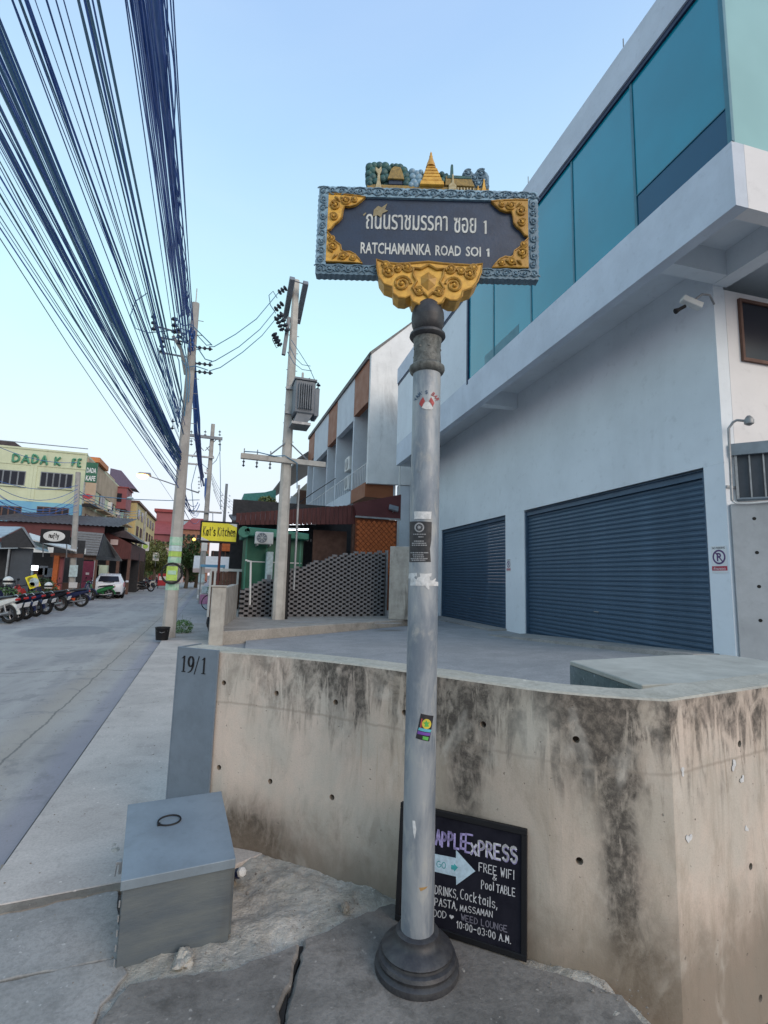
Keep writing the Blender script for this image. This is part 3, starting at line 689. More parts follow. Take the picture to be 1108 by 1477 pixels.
def wall_mesh():
    n = len(wpath); us = [0.0]
    for a, b in zip(wpath, wpath[1:]): us.append(us[-1]+(b-a).length)
    nor = []
    for i in range(n):
        if i == NC: d = ((wpath[i]-wpath[i-1]).normalized()+(wpath[i+1]-wpath[i]).normalized()).normalized()
        else:
            d = (wpath[min(i+1, n-1)]-wpath[max(i-1, 0)]).normalized()
        nor.append(Vector((-d.y, d.x)))
    zs = [WB, 0, .3, .6, .85, 1.0, WZ-.008]
    rows = []
    mb = MB(); uv = []
    for j, z in enumerate(zs):
        for i in range(n):
            w = .004*noise.noise(Vector((us[i]*3, z*3, 0)))
            p = wpath[i]+nor[i]*w; mb.v.append((p.x, p.y, z)); uv.append((us[i], z))
    J = len(zs)
    def add_row(off, z):
        b = len(mb.v)
        for i in range(n):
            e = .004*noise.noise(Vector((us[i]*9, 7, 0)))
            p = wpath[i]+nor[i]*(off+e); mb.v.append((p.x, p.y, z+.003*noise.noise(Vector((us[i]*7, off*9, 0))))); uv.append((us[i], z))
        return b
    r1 = add_row(.010, WZ); r2 = add_row(WT-.012, WZ); r3 = add_row(WT, WZ-.012); r4 = add_row(WT, WB)
    mats = []
    for j in range(J-1):
        for i in range(n-1):
            mb.f.append((j*n+i, j*n+i+1, (j+1)*n+i+1, (j+1)*n+i)); mats.append(0)
    top = (J-1)*n
    for a, b, m_ in ((top, r1, 1), (r1, r2, 1), (r2, r3, 1), (r3, r4, 0), (r4, 0, 0)):
        for i in range(n-1):
            mb.f.append((a+i, a+i+1, b+i+1, b+i)); mats.append(m_)
    ring0 = [j*n for j in range(J)]+[r1, r2, r3, r4]; ring1 = [k+n-1 for k in ring0]
    mb.f.append(tuple(reversed(ring0))); mats.append(0); mb.f.append(tuple(ring1)); mats.append(0)
    me = mb.mesh('concrete_wall')
    ul = me.uv_layers.new(name='UVMap')
    for l in me.loops: ul.data[l.index].uv = uv[l.vertex_index]
    for p, m_ in zip(me.polygons, mats): p.material_index = m_
    return me, us
wme, wus = wall_mesh()
M['walltop'] = slab_mat('pale_wall_coping', (.52, .49, .42), (.42, .39, .33), .35, .12, 45, .7, .006)
wme.materials.append(M['wall']); wme.materials.append(M['walltop'])
wall = bpy.data.objects.new('concrete_wall', wme); col.objects.link(wall)
tag(wall, 'low curved board-cast concrete wall with tie holes and black rain stains in front of the yard', 'wall')
def wall_hit(px, py):
    d = ray(px, py); best = None
    for i, (a, b) in enumerate(zip(wpath, wpath[1:])):
        t = (b-a).normalized(); nn = Vector((t.y, -t.x, 0))
        den = d.dot(nn)
        if abs(den) < 1e-6: continue
        k = (Vector((a.x, a.y, EYE))-CAM).dot(nn)/den
        p = CAM+d*k; s = (Vector((p.x, p.y))-a).dot(t)
        if -1e-4 <= s <= (b-a).length+1e-4 and k > 0:
            if best is None or k < best[3]: best = (p, nn, t, k)
    return best
cut = MB()
for px, py in ((323, 985), (399, 1000), (484, 1013), (583, 1028), (697, 1045), (831, 1067), (316, 1107), (390, 1127), (479, 1150), (836, 1242), (1067, 1073), (1083, 1250), (1097, 1440), (1003, 1182)):
    h = wall_hit(px, py)
    if not h: continue
    p, nn, t, _ = h
    r_ = .0155 if px != 1003 else .004
    a = p+nn*.02; b = p-nn*.045
    cut.tube([a, b], [r_*1.1, r_*.8], n=12)
cme = cut.mesh('cutter'); cob = bpy.data.objects.new('cutter', cme); col.objects.link(cob); cme.materials.append(M['wall'])
for me_ in (wme, cme):
    bm = bmesh.new(); bm.from_mesh(me_); bmesh.ops.remove_doubles(bm, verts=bm.verts, dist=1e-7); bmesh.ops.recalc_face_normals(bm, faces=bm.faces); bm.to_mesh(me_); bm.free()
mod = wall.modifiers.new('holes', 'BOOLEAN'); mod.operation = 'DIFFERENCE'; mod.solver = 'EXACT'; mod.object = cob
dg = bpy.context.evaluated_depsgraph_get(); dg.update()
nme = bpy.data.meshes.new_from_object(wall.evaluated_get(dg))
wall.modifiers.clear()
if len(nme.polygons) > 200: wall.data = nme
bpy.data.objects.remove(cob)
plug = MB()
for px, py in ((323, 985), (399, 1000), (484, 1013), (583, 1028), (697, 1045), (831, 1067), (316, 1107), (390, 1127), (479, 1150), (836, 1242), (1067, 1073), (1083, 1250), (1097, 1440)):
    h = wall_hit(px, py)
    if h: plug.tube([h[0]-h[1]*.030, h[0]-h[1]*.044], .0145, n=10)
plug.build('dark_tie_plug', pm('dark_plug', (.05, .03, .02), .9, bump=0), wall)  # very dark brown disc deep inside each tie hole
# white paint chips on the short face and pole-side
def blotch(px, py, s, seed, nrm_off=.002):
    h = wall_hit(px, py); r_ = random.Random(seed)
    if not h: return None
    p, nn, t, _ = h; up = Vector((0, 0, 1)); T = Vector((t.x, t.y, 0)); poly = []
    for k in range(22):
        a = 2*math.pi*k/22; q = s*(1.15+.45*math.sin(2*a+seed)+.3*math.sin(3*a+seed*2.3)+.12*r_.random())
        poly.append(p+nn*nrm_off+T*math.cos(a)*q+up*math.sin(a)*q*1.15)
    return poly
for k, (px, py, s) in enumerate(((984, 1112, .010), (1058, 1103, .014), (1070, 1124, .011), (993, 1209, .013), (1076, 1195, .009))):
    b_ = blotch(px, py, s, 30+k)
    if b_:
        MB().prism(b_, wall_hit(px, py)[1]*.0015).build('white_paint_chip', M['stickerw'], wall)

# ------------------------------------------------------------------ number panel on the wall's end
pa, pb = Vector((-.135, 3.622, 0)), Vector((.108, 3.418, 0))
pt = (pb-pa).normalized(); pn = Vector((pt.y, -pt.x, 0))
plq = thing('house_number_panel', 'tall blue-grey metal panel numbered 19/1 on the left end of the wall', 'number panel', tuple((pa+pb)/2))
inv = Matrix.Translation(-(pa+pb)/2)
mb = MB().prism([pa+pn*.004, pb+pn*.004, pb+pn*.004+Vector((0, 0, 1.128)), pa+pn*.004+Vector((0, 0, 1.128))], pn*.012)
mb.build('panel', M['panel'], plq, bevel=.002, xf=inv)
mb = MB().prism([pa+pn*.016, pa+pn*.016+Vector((0, 0, 1.128)), pa-pn*.20+Vector((0, 0, 1.128)), pa-pn*.20], -pt*.010)
mb.build('side_flange', M['panel'], plq, xf=inv)
def ribbon(mb, pts, ws, depth=.003):
    n = len(pts); L = []; Rr = []
    for i, p in enumerate(pts):
        a = Vector(pts[max(i-1, 0)]); b = Vector(pts[min(i+1, n-1)]); d = (b-a).normalized(); q = Vector((-d.y, d.x))*ws[i]/2; p = Vector(p)
        L.append(p+q); Rr.append(p-q)
    for i in range(n-1):
        poly = [L[i], Rr[i], Rr[i+1], L[i+1]]
        mb.prism([(v.x, v.y, 0) for v in poly], (0, 0, depth))
def serif_number(kind):
    mb = MB()
    if kind == '1':
        ribbon(mb, [(.5, 0), (.5, 1)], [.2, .2]); ribbon(mb, [(.22, .02), (.78, .02)], [.04, .04]); ribbon(mb, [(.18, .84), (.34, .90), (.5, 1.0)], [.03, .08, .02])
    elif kind == '9':
        pts = _arc(.45, .68, .28, .30, 90, 450, 20); ws = [.06+.15*abs(math.cos(R(90+360*i/20))) for i in range(21)]
        ribbon(mb, pts, ws); pts = [(.73, .66), (.73, .5), (.68, .32), (.55, .14), (.35, .03), (.15, .0)]
        ribbon(mb, pts, [.2, .2, .17, .12, .07, .03])
    else:
        ribbon(mb, [(.05, -.08), (.55, 1.05)], [.07, .07])
    return mb
fm = frame(pa+pn*.0165, pt, (0, 0, 1))
zc = .985; xs0 = .022
for ch, xo, w_ in (('1', .010, .050), ('9', .062, .062), ('/', .122, .055), ('1', .170, .050)):
    serif_number(ch).build('numeral', M['black'], plq, xf=inv @ fm @ Matrix.Translation((xs0+xo-.006, zc-.01, 0)) @ Matrix.Diagonal((w_*1.1, .10, 1, 1)))

# ------------------------------------------------------------------ grey steel meter box
bx = thing('steel_meter_box', 'grey steel box with ring handle on its lid, on the pavement by the wall', 'metal box', (-.245, 2.50, 0), math.atan2(.045, .445))
BW, BD, ZF, ZB = .447, .53, .318, .40
def quadbox(x0, x1, y0, y1, zb0, zf, zk): return MB().hexa([(x0,y0,zb0),(x1,y0,zb0),(x1,y1,zb0),(x0,y1,zb0)], [(x0,y0,zf),(x1,y0,zf),(x1,y1,zk),(x0,y1,zk)])
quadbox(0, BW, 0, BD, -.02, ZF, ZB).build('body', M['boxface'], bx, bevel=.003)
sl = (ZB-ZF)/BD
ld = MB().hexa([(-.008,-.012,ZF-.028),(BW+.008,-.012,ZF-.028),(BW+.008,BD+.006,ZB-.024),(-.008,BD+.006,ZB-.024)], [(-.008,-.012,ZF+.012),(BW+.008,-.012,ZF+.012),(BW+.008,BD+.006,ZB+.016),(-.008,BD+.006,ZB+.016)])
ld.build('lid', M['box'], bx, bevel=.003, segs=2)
hc = Vector((.185, .335, ZF+.335*sl+.018))
pts = [(hc.x+.052*math.cos(R(a)), hc.y+.030*math.sin(R(a)), hc.z+.004+.010*math.sin(R(a))) for a in range(0, 360, 18)]
hd = MB().tube(pts, .0042, 6, closed=True); hd.build('ring_handle', M['black'], bx, smooth=True)
MB().cb((hc.x-.048, hc.y-.012, hc.z-.002), (.014, .02, .008)).build('handle_clip', M['black'], bx)
lt = MB().cb((-.016, .16, ZF-.012), (.012, .03, .05)); lt.cb((-.024, .16, ZF+.006), (.02, .02, .012)); lt.tube([(-.03, .15, ZF+.0), (-.034, .16, ZF-.05)], .003)
lt.build('latch', M['steel'], bx, bevel=.001)
for k in range(5): MB().tube([(-.006, .0, .25-.055*k), (-.006, .0, .225-.055*k)], .0035).build('hinge_knuckle', M['steel'], bx)
MB().hexa([(BW+.001,.02,.0),(BW+.012,.02,.0),(BW+.012,.06,.0),(BW+.001,.06,.0)],[(BW+.001,.02,ZF-.03),(BW+.012,.02,ZF-.03),(BW+.012,.06,ZF-.03),(BW+.001,.06,ZF-.03)]).build('side_strap', M['boxface'], bx)
# crushed carton behind the box
p = gz(340, 1262, .03)
ct = thing('crumpled_carton', 'crumpled navy and white carton squeezed between the grey box and the wall', 'litter', (p.x, p.y, .035), .5)
MB().lathe([(.018, -.05), (.024, -.03), (.022, 0), (.026, .03), (.02, .05)], 7).build('carton_body', M['bikeblue'], ct, xf=Matrix.Rotation(R(62), 4, 'X'))
MB().lathe([(.021, .048), (.026, .058), (.022, .072), (.008, .078)], 7).build('carton_end', M['pvcwhite'], ct, xf=Matrix.Rotation(R(62), 4, 'X'))

# ------------------------------------------------------------------ chalkboard
cbL, cbR = Vector((.947, 2.429, .012)), Vector((1.388, 2.017, .012))
ct_ = (cbR-cbL).normalized(); cn = Vector((ct_.y, -ct_.x, 0))
lean = R(5); cup = (Vector((0, 0, 1))*math.cos(lean) - cn*math.sin(lean)).normalized()
CW, CH = (cbR-cbL).length, .505
cb = thing('chalkboard_sign', 'black framed chalkboard advertising cocktails and pool table, leaning on the wall behind the pole', 'chalkboard', tuple(cbL))
fmc = Matrix.Translation(-cbL) @ frame(cbL, ct_, cup)
MB().box(.016, CW-.016, .016, CH-.016, -.012, -.001).build('board', M['chalkb'], cb, xf=fmc)
fw = .024
for (x0, x1, y0, y1) in ((0, CW, 0, fw), (0, CW, CH-fw, CH), (0, fw, fw, CH-fw), (CW-fw, CW, fw, CH-fw)):
    MB().box(x0, x1, y0, y1, -.018, .007).build('frame_rail', M['black'], cb, bevel=.002, xf=fmc)
def zb(zx, zy):
    p = onplane(520+zx/4.104, 1140+zy/4.104, cbL, ct_.cross(cup)); d = p-cbL
    return Vector((d.dot(ct_), d.dot(cup)))
def chalk(text, x0, y0, x1, y1, hz, mat, t, seed=1, name='chalk_writing', jit=.05, off=0.001):
    a, b = zb(x0, y0), zb(x1, y1); h = abs(zb(x0, y0-hz).y-a.y)
    rr = random.Random(seed); T = stroke_text(MB(), text, 0, 0, 1, 1, .1, jit=0)
    w = (b.x-a.x)/(T-.35); mb = MB()
    stroke_text(mb, text, a.x, a.y, h, w, t, jit=jit, rnd=rr, slope=(b.y-a.y)/(b.x-a.x), depth=off)
    return mb.build(name, mat, cb, xf=fmc)
chalk('PINE', 250, 290, 430, 318, 78, M['chalkp'], .008, 1)
chalk('APPLE', 446, 322, 622, 352, 82, M['chalkp'], .010, 2, jit=.07)
chalk('E', 622, 360, 665, 368, 105, M['chalkp'], .008, 3)
chalk('xPRESS', 655, 372, 925, 432, 84, M['chalk'], .0105, 4, jit=.06)
chalk('xPRESS', 658, 378, 928, 438, 84, M['chalkp'], .003, 5, jit=.03, off=.0016)
chalk('FREE WIFI', 702, 478, 912, 528, 50, M['chalk'], .0035, 6)
chalk('&', 782, 528, 806, 534, 28, M['chalk'], .003, 7)
chalk('Pool', 716, 580, 790, 592, 50, M['chalk'], .0035, 8)
chalk('TABLE', 806, 602, 916, 626, 46, M['chalk'], .0035, 9)
chalk('DRINKS,', 442, 612, 578, 640, 50, M['chalk'], .0035, 10)
chalk('Cocktails,', 592, 640, 812, 700, 58, M['chalk'], .0035, 11)
chalk('PASTA,', 440, 680, 575, 704, 44, M['chalk'], .0038, 12)
chalk('MASSAMAN', 590, 712, 782, 752, 36, M['chalk'], .0028, 13)
chalk('FOOD', 400, 742, 508, 756, 40, M['chalk'], .0030, 14)
chalk('WEED LOUNGE', 598, 768, 868, 838, 36, M['chalkd'], .0035, 15)
chalk('10:00-03:00 A.M.', 572, 812, 892, 908, 40, M['chalk'], .0036, 16)
pl = [zb(*q) for q in ((440, 375), (566, 400), (566, 352), (680, 478), (568, 560), (566, 510), (440, 480), (300, 455), (300, 345))]
MB().prism([(q.x, q.y, .0008) for q in pl], (0, 0, .0006)).build('chalk_arrow', M['chalkb2'], cb, xf=fmc)
pl = [zb(*q) for q in ((538, 440), (555, 443), (555, 432), (578, 456), (556, 480), (555, 470), (538, 466))]
MB().prism([(q.x, q.y, .0016) for q in pl], (0, 0, .0005)).build('small_arrow', M['chalkg'], cb, xf=fmc)
chalk('GO', 452, 452, 505, 462, 36, M['chalkg'], .003, 17, off=.002)
hp = zb(540, 748); heart = []
for k in range(20):
    a = 2*math.pi*k/20; heart.append((hp.x+.0095*math.sin(a)**3*1.1, hp.y+.0006*(13*math.cos(a)-5*math.cos(2*a)-2*math.cos(3*a)-math.cos(4*a)), .001))
MB().prism(heart, (0, 0, .0006)).build('chalk_heart', M['chalk'], cb, xf=fmc)

# ------------------------------------------------------------------ the street sign on its pole
PB = Vector((.932, 2.132, 0.008))
sg = thing('street_sign_pole', 'grey steel pole carrying the ornate blue and gold street name sign', 'street sign', tuple(PB), -YAW)
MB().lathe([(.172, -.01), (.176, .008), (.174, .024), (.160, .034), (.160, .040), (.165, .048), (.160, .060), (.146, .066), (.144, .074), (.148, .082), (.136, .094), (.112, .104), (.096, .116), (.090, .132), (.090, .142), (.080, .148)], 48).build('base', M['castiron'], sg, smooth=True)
PR = .0675
MB().lathe([(PR+.002, .125), (PR+.001, .8), (PR, 1.6), (PR-.001, 2.60)], 48).build('pipe', M['galv'], sg, smooth=True)
MB().lathe([(.066, 2.575), (.080, 2.585), (.086, 2.598), (.085, 2.612), (.074, 2.622), (.068, 2.628)], 40).build('collar', M['castlight'], sg, smooth=True)
cap = MB().lathe([(.066, 2.62), (.068, 2.64), (.064, 2.70), (.068, 2.745), (.072, 2.76)], 40)
for k in range(9):
    a = 2*math.pi*k/9
    for zz in (2.665, 2.70, 2.73):
        cap.ball((.060*math.cos(a+zz*9), .060*math.sin(a+zz*9), zz), .009, 6)
cap.build('carved_neck', M['castlight'], sg, smooth=True)
MB().lathe([(.064, 2.752), (.080, 2.757), (.088, 2.768), (.086, 2.780), (.076, 2.788), (.064, 2.793)], 40).build('collar', M['castiron'], sg, smooth=True)
MB().lathe([(.055, 2.788), (.070, 2.805), (.078, 2.83), (.080, 2.86), (.0805, 2.863), (.080, 2.866), (.078, 2.89), (.066, 2.925), (.050, 2.945), (.045, 2.96)], 40).build('ball_finial', M['castiron'], sg, smooth=True)
KX, KZ = .001164, .001266
DX = -.010
def S(zx, zy): return ((zx-552)*KX+DX, 3.548-(zy-237)*KZ)
# front of the board is local -Y
def plate(polyz, y0, y1, name, mat, bevel=0.0):
    pts = [S(*p) for p in polyz]
    return MB().prism([(x, y0, z) for x, z in pts], (0, y1-y0, 0)).build(name, mat, sg, bevel=bevel)
def spiral(mb, cx, cz, r, turns=1.6, a0=0, sgn=1, y=-.03, rad=.006, n=26):
    pts = []; rs = []
    for i in range(n):
        t = i/(n-1); a = a0+sgn*turns*2*math.pi*t; rr = r*(1-t)**.85+.002
        pts.append((cx+rr*math.cos(a), y-.006*t, cz+rr*math.sin(a))); rs.append(rad*(1-.45*t))
    mb.tube(pts, rs, 6)
    mb.ball((cx, y-.004, cz), rad*1.15, 6)
x0, z0 = S(80, 612); x1, z1 = S(1024, 240)
MB().box(x0+.05, x1-.05, -.012, .018, z0+.045, z1-.045).build('name_panel', M['navy'], sg)
FW = .050
# frame with a wavy outer edge
def wavy_bar(xa, xb, za, zb_, outer, horiz):
    mb = MB(); n = int((abs(xb-xa) if horiz else abs(zb_-za))/.0135)
    out = []
    for i in range(n+1):
        t = i/n
        w = .004*abs(math.sin(i*math.pi/2))
        if horiz:
            x = xa+(xb-xa)*t; out.append((x, (zb_ if outer > 0 else za)+w*outer))
        else:
            z = za+(zb_-za)*t; out.append(((xb if outer > 0 else xa)+w*outer, z))
    if horiz: inner = [(xb, za if outer > 0 else zb_), (xa, za if outer > 0 else zb_)]
    else: inner = [(xa if outer > 0 else xb, zb_), (xa if outer > 0 else xb, za)]
    poly = out+inner
    mb.prism([(x, -.026, z) for x, z in poly], (0, .050, 0))
    return mb
def scroll_row(mb, xa, xb, zc_, horiz, n, seed):
    rr = random.Random(seed)
    for i in range(n):
        t = (i+.5)/n; s = 1 if i % 2 == 0 else -1
        c = (xa+(xb-xa)*t, zc_) if horiz else (zc_, xa+(xb-xa)*t)
        spiral(mb, c[0], c[1], .017, 1.35, rr.uniform(0, 6), s, -.028, .0042, 16)
        o = .013*s
        arc = [(c[0]+(.030 if horiz else .0)*math.cos(a)+(0 if horiz else o), -.029, c[1]+(0 if not horiz else o)+(.030 if not horiz else .010)*math.sin(a)) for a in (0, .8, 1.6, 2.4, 3.1)]
        mb.tube(arc, .0034, 5)
for args, sr in (((x0, x1, z1-FW, z1, 1, True), (x0, x1, z1-FW/2, True, 24, 1)), ((x0, x1, z0, z0+FW, -1, True), (x0, x1, z0+FW/2, True, 24, 2)),
                 ((x0, x0+FW, z0+FW, z1-FW, -1, False), (z0+FW, z1-FW, x0+FW/2, False, 8, 3)), ((x1-FW, x1, z0+FW, z1-FW, 1, False), (z0+FW, z1-FW, x1-FW/2, False, 8, 4))):
    r_ = wavy_bar(*args); scroll_row(r_, *sr)
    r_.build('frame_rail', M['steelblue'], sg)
def mir(pl): return [(1108-x-4+0, y) for x, y in pl]
TL = [(122, 272), (170, 272), (230, 276), (280, 282), (262, 298), (240, 316), (215, 324), (192, 322), (186, 345), (184, 370), (170, 388), (152, 402), (136, 424), (122, 430)]
BL = [(122, 436), (138, 452), (156, 474), (182, 492), (186, 512), (198, 520), (222, 518), (246, 530), (262, 548), (278, 566), (230, 562), (122, 562)]
def corner(pl, scr, mirror):
    f_ = (lambda p: (1104-p[0], p[1]+3)) if mirror else (lambda p: p)
    pts = [S(*f_(p)) for p in pl]
    mb = MB().prism([(x, -.027, z) for x, z in pts], (0, .018, 0))
    for (cx, cz, r, a0, sg_) in scr:
        x, z = S(*f_((cx, cz))); spiral(mb, x, z, r, 1.7, (math.pi-a0 if mirror else a0), -sg_ if mirror else sg_, -.030, .0062)
    for t in range(4):
        p0 = f_((150+t*24, 286 if pl is TL else 552)); p1 = f_((172+t*24, 306 if pl is TL else 532))
        a, b = S(*p0), S(*p1); mb.tube([(a[0], -.029, a[1]), ((a[0]+b[0])/2, -.035, (a[1]+b[1])/2+.002), (b[0], -.029, b[1])], [.003, .0065, .002], 6)
    n = len(pts)
    mb.tube([(x, -.028, z) for x, z in pts], .004, 5)
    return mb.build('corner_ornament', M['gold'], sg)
for mflag in (False, True):
    corner(TL, [(154, 322, .024, 1.5, 1), (196, 300, .020, 0, -1), (148, 372, .019, 2.5, -1), (236, 296, .013, 1, 1)], mflag)
    corner(BL, [(150, 500, .024, -1.5, -1), (196, 540, .020, 0, 1), (144, 466, .015, 2.5, 1), (236, 546, .012, 1, -1)], mflag)
# lower bracket
BR = [(338, 562), (372, 574), (430, 578), (500, 572), (556, 566), (620, 572), (690, 574), (740, 576), (782, 568), (776, 604), (762, 640), (740, 668), (700, 684), (696, 706), (676, 722), (648, 722), (628, 712), (616, 732), (588, 742), (556, 745), (520, 742), (492, 730), (482, 708), (462, 718), (434, 716), (412, 700), (408, 674), (372, 662), (350, 632), (342, 598)]
pts = [S(*p) for p in BR]
mb = MB().prism([(x, -.052, z) for x, z in pts], (0, .10, 0))
for (cx, cz, r, a0, s_) in ((392, 612, .030, 1, 1), (728, 612, .030, 2, -1), (448, 660, .040, 0, 1), (664, 660, .040, 3, -1), (468, 592, .022, 0, -1), (650, 594, .022, 3, 1), (376, 585, .016, 0, 1), (745, 588, .016, 3, -1), (520, 690, .022, 1, 1), (600, 690, .022, 2, -1), (430, 600, .018, 0, 1), (692, 602, .018, 3, -1)):
    x, z = S(cx, cz); spiral(mb, x, z, r, 1.9, a0, s_, -.054, .0075)
sh = [(556, 580), (590, 598), (622, 596), (618, 626), (606, 650), (622, 676), (604, 700), (574, 694), (556, 712), (536, 694), (508, 700), (492, 676), (508, 650), (494, 626), (494, 596), (524, 598)]
mb.tube([(S(*p)[0], -.058, S(*p)[1]) for p in sh], .0065, 6, closed=True)
ib = [S(*p) for p in ((556, 608), (590, 630), (586, 662), (556, 686), (526, 662), (524, 630))]
cxm = sum(p[0] for p in ib)/6; czm = sum(p[1] for p in ib)/6
mb.add([(x, -.052, z) for x, z in ib]+[(cxm, -.070, czm)], [(i, (i+1) % 6, 6) for i in range(6)])
mb.tube([(x, -.053, z) for x, z in pts], .0055, 6, closed=True)
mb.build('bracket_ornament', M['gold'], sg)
# lettering
TFM = Matrix(((1, 0, 0, 0), (0, 0, -1, 0), (0, 1, 0, 0), (0, 0, 0, 1)))
def sign_text(body, zx0, zx1, zy0, zy1, off, lift=0.0):
    a, b = S(zx0, zy1), S(zx1, zy0)
    m = Matrix.Translation(((a[0]+b[0])/2, -.0128-lift, (a[1]+b[1])/2)) @ TFM
    fit_text('lettering', body, b[0]-a[0], b[1]-a[1], M['signletter'], sg, m, .0006, off)
for li_, dx_ in enumerate((-1.1, 0, 1.1)):
    sign_text('ถนนราชมรรคา', 287+dx_, 637+dx_, 347, 412, 0, li_*.0007)
    sign_text('ซอย', 666+dx_, 760+dx_, 352, 418, 0, li_*.0007)
for (xa, ya, yb) in ((798, 362, 419), (810, 482, 516)):
    pl = [S(*p) for p in ((xa-5, ya+10), (xa-5, ya+5), (xa+1, ya), (xa+8, ya), (xa+8, yb), (xa, yb), (xa, ya+10))]
    MB().prism([(x, -.0134, z) for x, z in pl], (0, -.0006, 0)).build('lettering', M['signletter'], sg)
sign_text('RATCHAMANKA', 268, 567, 470, 516, .018)
sign_text('ROAD', 588, 696, 474, 516, .018)
sign_text('SOI', 718, 781, 476, 516, .018)
# gouge in the paint, over the second letter
pl = [S(*p) for p in ((318, 330), (336, 312), (352, 318), (376, 300), (366, 326), (380, 332), (356, 344), (350, 362), (336, 352), (316, 358))]
MB().prism([(x, -.0128, z) for x, z in pl], (0, -.0035, 0)).build('paint_scar', M['signcream'], sg)
pl = [S(*p) for p in ((272, 350), (284, 340), (286, 344), (276, 356))]
MB().prism([(x, -.0128, z) for x, z in pl], (0, -.0006, 0)).build('paint_scar', M['signcream'], sg)
# temple scene along the top edge (zoom4 pixels: x -> 510+x/5.276, y -> 220+y/5.276)
def Q(x, y):
    px = 510+x/5.276; py = 220+y/5.276
    return S((px-430)*2.995, (py-200)*2.995)
def qplate(pts, y0, y1, name, mat, bev=.002):
    return MB().prism([(Q(*p)[0], y0, Q(*p)[1]) for p in pts], (0, y1-y0, 0)).build(name, mat, sg, bevel=bev)
qplate([(76, 322), (70, 240), (66, 130), (90, 92), (130, 82), (175, 80), (225, 86), (265, 104), (330, 92), (372, 108), (395, 134), (440, 128), (490, 136), (520, 150), (540, 170), (600, 170), (640, 150), (672, 146), (700, 176), (760, 190), (815, 188), (815, 150), (840, 126), (880, 126), (905, 148), (925, 132), (965, 122), (1005, 138), (1022, 170), (1024, 326)], .010, .030, 'crest_backing', M['signgreen'])
qplate([(80, 318), (80, 262), (1018, 268), (1022, 326)], -.004, .0085, 'wall_relief', M['signochre'])
def bumps(name, cs, mat, y=-.004):
    mb = MB()
    for (x, yy, r) in cs:
        qx, qz = Q(x, yy); rr = r*KX*.568
        mb.lathe([(rr*math.cos(R(a)), .016*math.sin(R(a))) for a in (0, 20, 40, 60, 80, 89)], 14, (0, 0, 0), Matrix.Translation((qx, y+.008, qz)) @ Matrix.Rotation(R(90), 4, 'X'))
        mb.lathe([(rr, 0), (rr, .02)], 14, (0, 0, 0), Matrix.Translation((qx, y+.030, qz)) @ Matrix.Rotation(R(90), 4, 'X'))
    return mb.build(name, mat, sg, smooth=True)
bumps('tree_relief', [(95, 120, 34), (90, 175, 30), (95, 225, 32), (130, 110, 30), (170, 108, 32), (215, 110, 34), (120, 150, 34), (205, 160, 36), (200, 210, 32), (240, 130, 28), (120, 200, 34), (150, 235, 30), (100, 255, 26), (230, 200, 30)], M['signgreen'])
bumps('tree_relief', [(300, 112, 24), (330, 118, 30), (360, 140, 32), (375, 180, 34), (385, 220, 30), (350, 190, 30), (380, 245, 28), (270, 110, 20)], M['signgreen'])
bumps('cloud_relief', [(425, 150, 28), (460, 165, 28), (490, 155, 24), (430, 190, 30), (480, 195, 32), (440, 235, 32), (490, 235, 30), (420, 255, 26), (460, 258, 28)], M['steelblue'])
bumps('tree_relief', [(655, 165, 24), (680, 190, 26), (660, 215, 28), (690, 175, 18), (650, 240, 24)], M['signgreen'])
cl = MB()
for cx, cy, r in ((860, 158, .026), (962, 158, .032), (910, 195, .022), (985, 210, .020), (940, 235, .022), (1000, 255, .016)):
    q = Q(cx, cy); spiral(cl, q[0], q[1], r*.85, 1.8, 1, 1, -.002, .0065)
cl.prism([(Q(*p)[0], .003, Q(*p)[1]) for p in ((815, 150), (840, 126), (880, 126), (905, 150), (925, 132), (965, 122), (1005, 138), (1022, 170), (1022, 318), (830, 318), (835, 190))], (0, .022, 0))
cl.build('cloud_relief', M['steelblue'], sg)
qplate([(140, 130), (165, 150), (185, 128), (190, 160), (176, 190), (180, 240), (196, 318), (140, 318), (156, 240), (158, 185), (140, 160)], -.012, .0, 'trunk_relief', M['signcream'])
qplate([(236, 228), (262, 150), (285, 130), (335, 136), (352, 182), (364, 230)], -.016, .004, 'roof_relief', M['signochre'])
qplate([(244, 226), (352, 228), (352, 262), (246, 262)], -.006, .002, 'hall_relief', M['navy'])
for (xa, xb, ya, yb) in ((485, 672, 236, 272), (500, 654, 208, 240), (508, 642, 184, 210), (514, 632, 160, 186), (522, 622, 138, 162), (534, 606, 120, 140)):
    mb = MB().prism([(Q(*p)[0], -.022, Q(*p)[1]) for p in ((xa, yb), (xa+8, ya+4), (xb-8, ya+4), (xb, yb))], (0, .03, 0)); mb.build('stupa_tier', M['gold'], sg, bevel=.002)
q = Q(568, 120)
qz = lambda y: Q(568, y)[1]-q[1]
MB().lathe([(.026, qz(122)), (.022, qz(104)), (.0215, qz(96)), (.018, qz(84)), (.014, qz(66)), (.0085, qz(42)), (.0095, qz(34)), (.005, qz(20)), (.006, qz(12)), (.002, qz(-4))], 14, (q[0], -.004, q[1])).build('stupa_spire', M['gold'], sg, smooth=True)
qplate([(680, 262), (684, 196), (704, 186), (872, 190), (888, 220), (908, 268)], -.012, .004, 'roof_relief', M['signochre'])
qplate([(696, 196), (704, 186), (872, 190), (880, 212), (690, 212)], -.015, -.011, 'roof_ridge', M['signgreen'])
for k in range(6):
    xx = 776+k*24; qplate([(xx, 320), (xx, 276), (xx+9, 276), (xx+9, 320)], -.010, .003, 'pillar_relief', M['signcream'], 0)
qplate([(766, 320), (766, 272), (912, 272), (912, 320)], -.004, .001, 'hall_relief', M['navy'], 0)
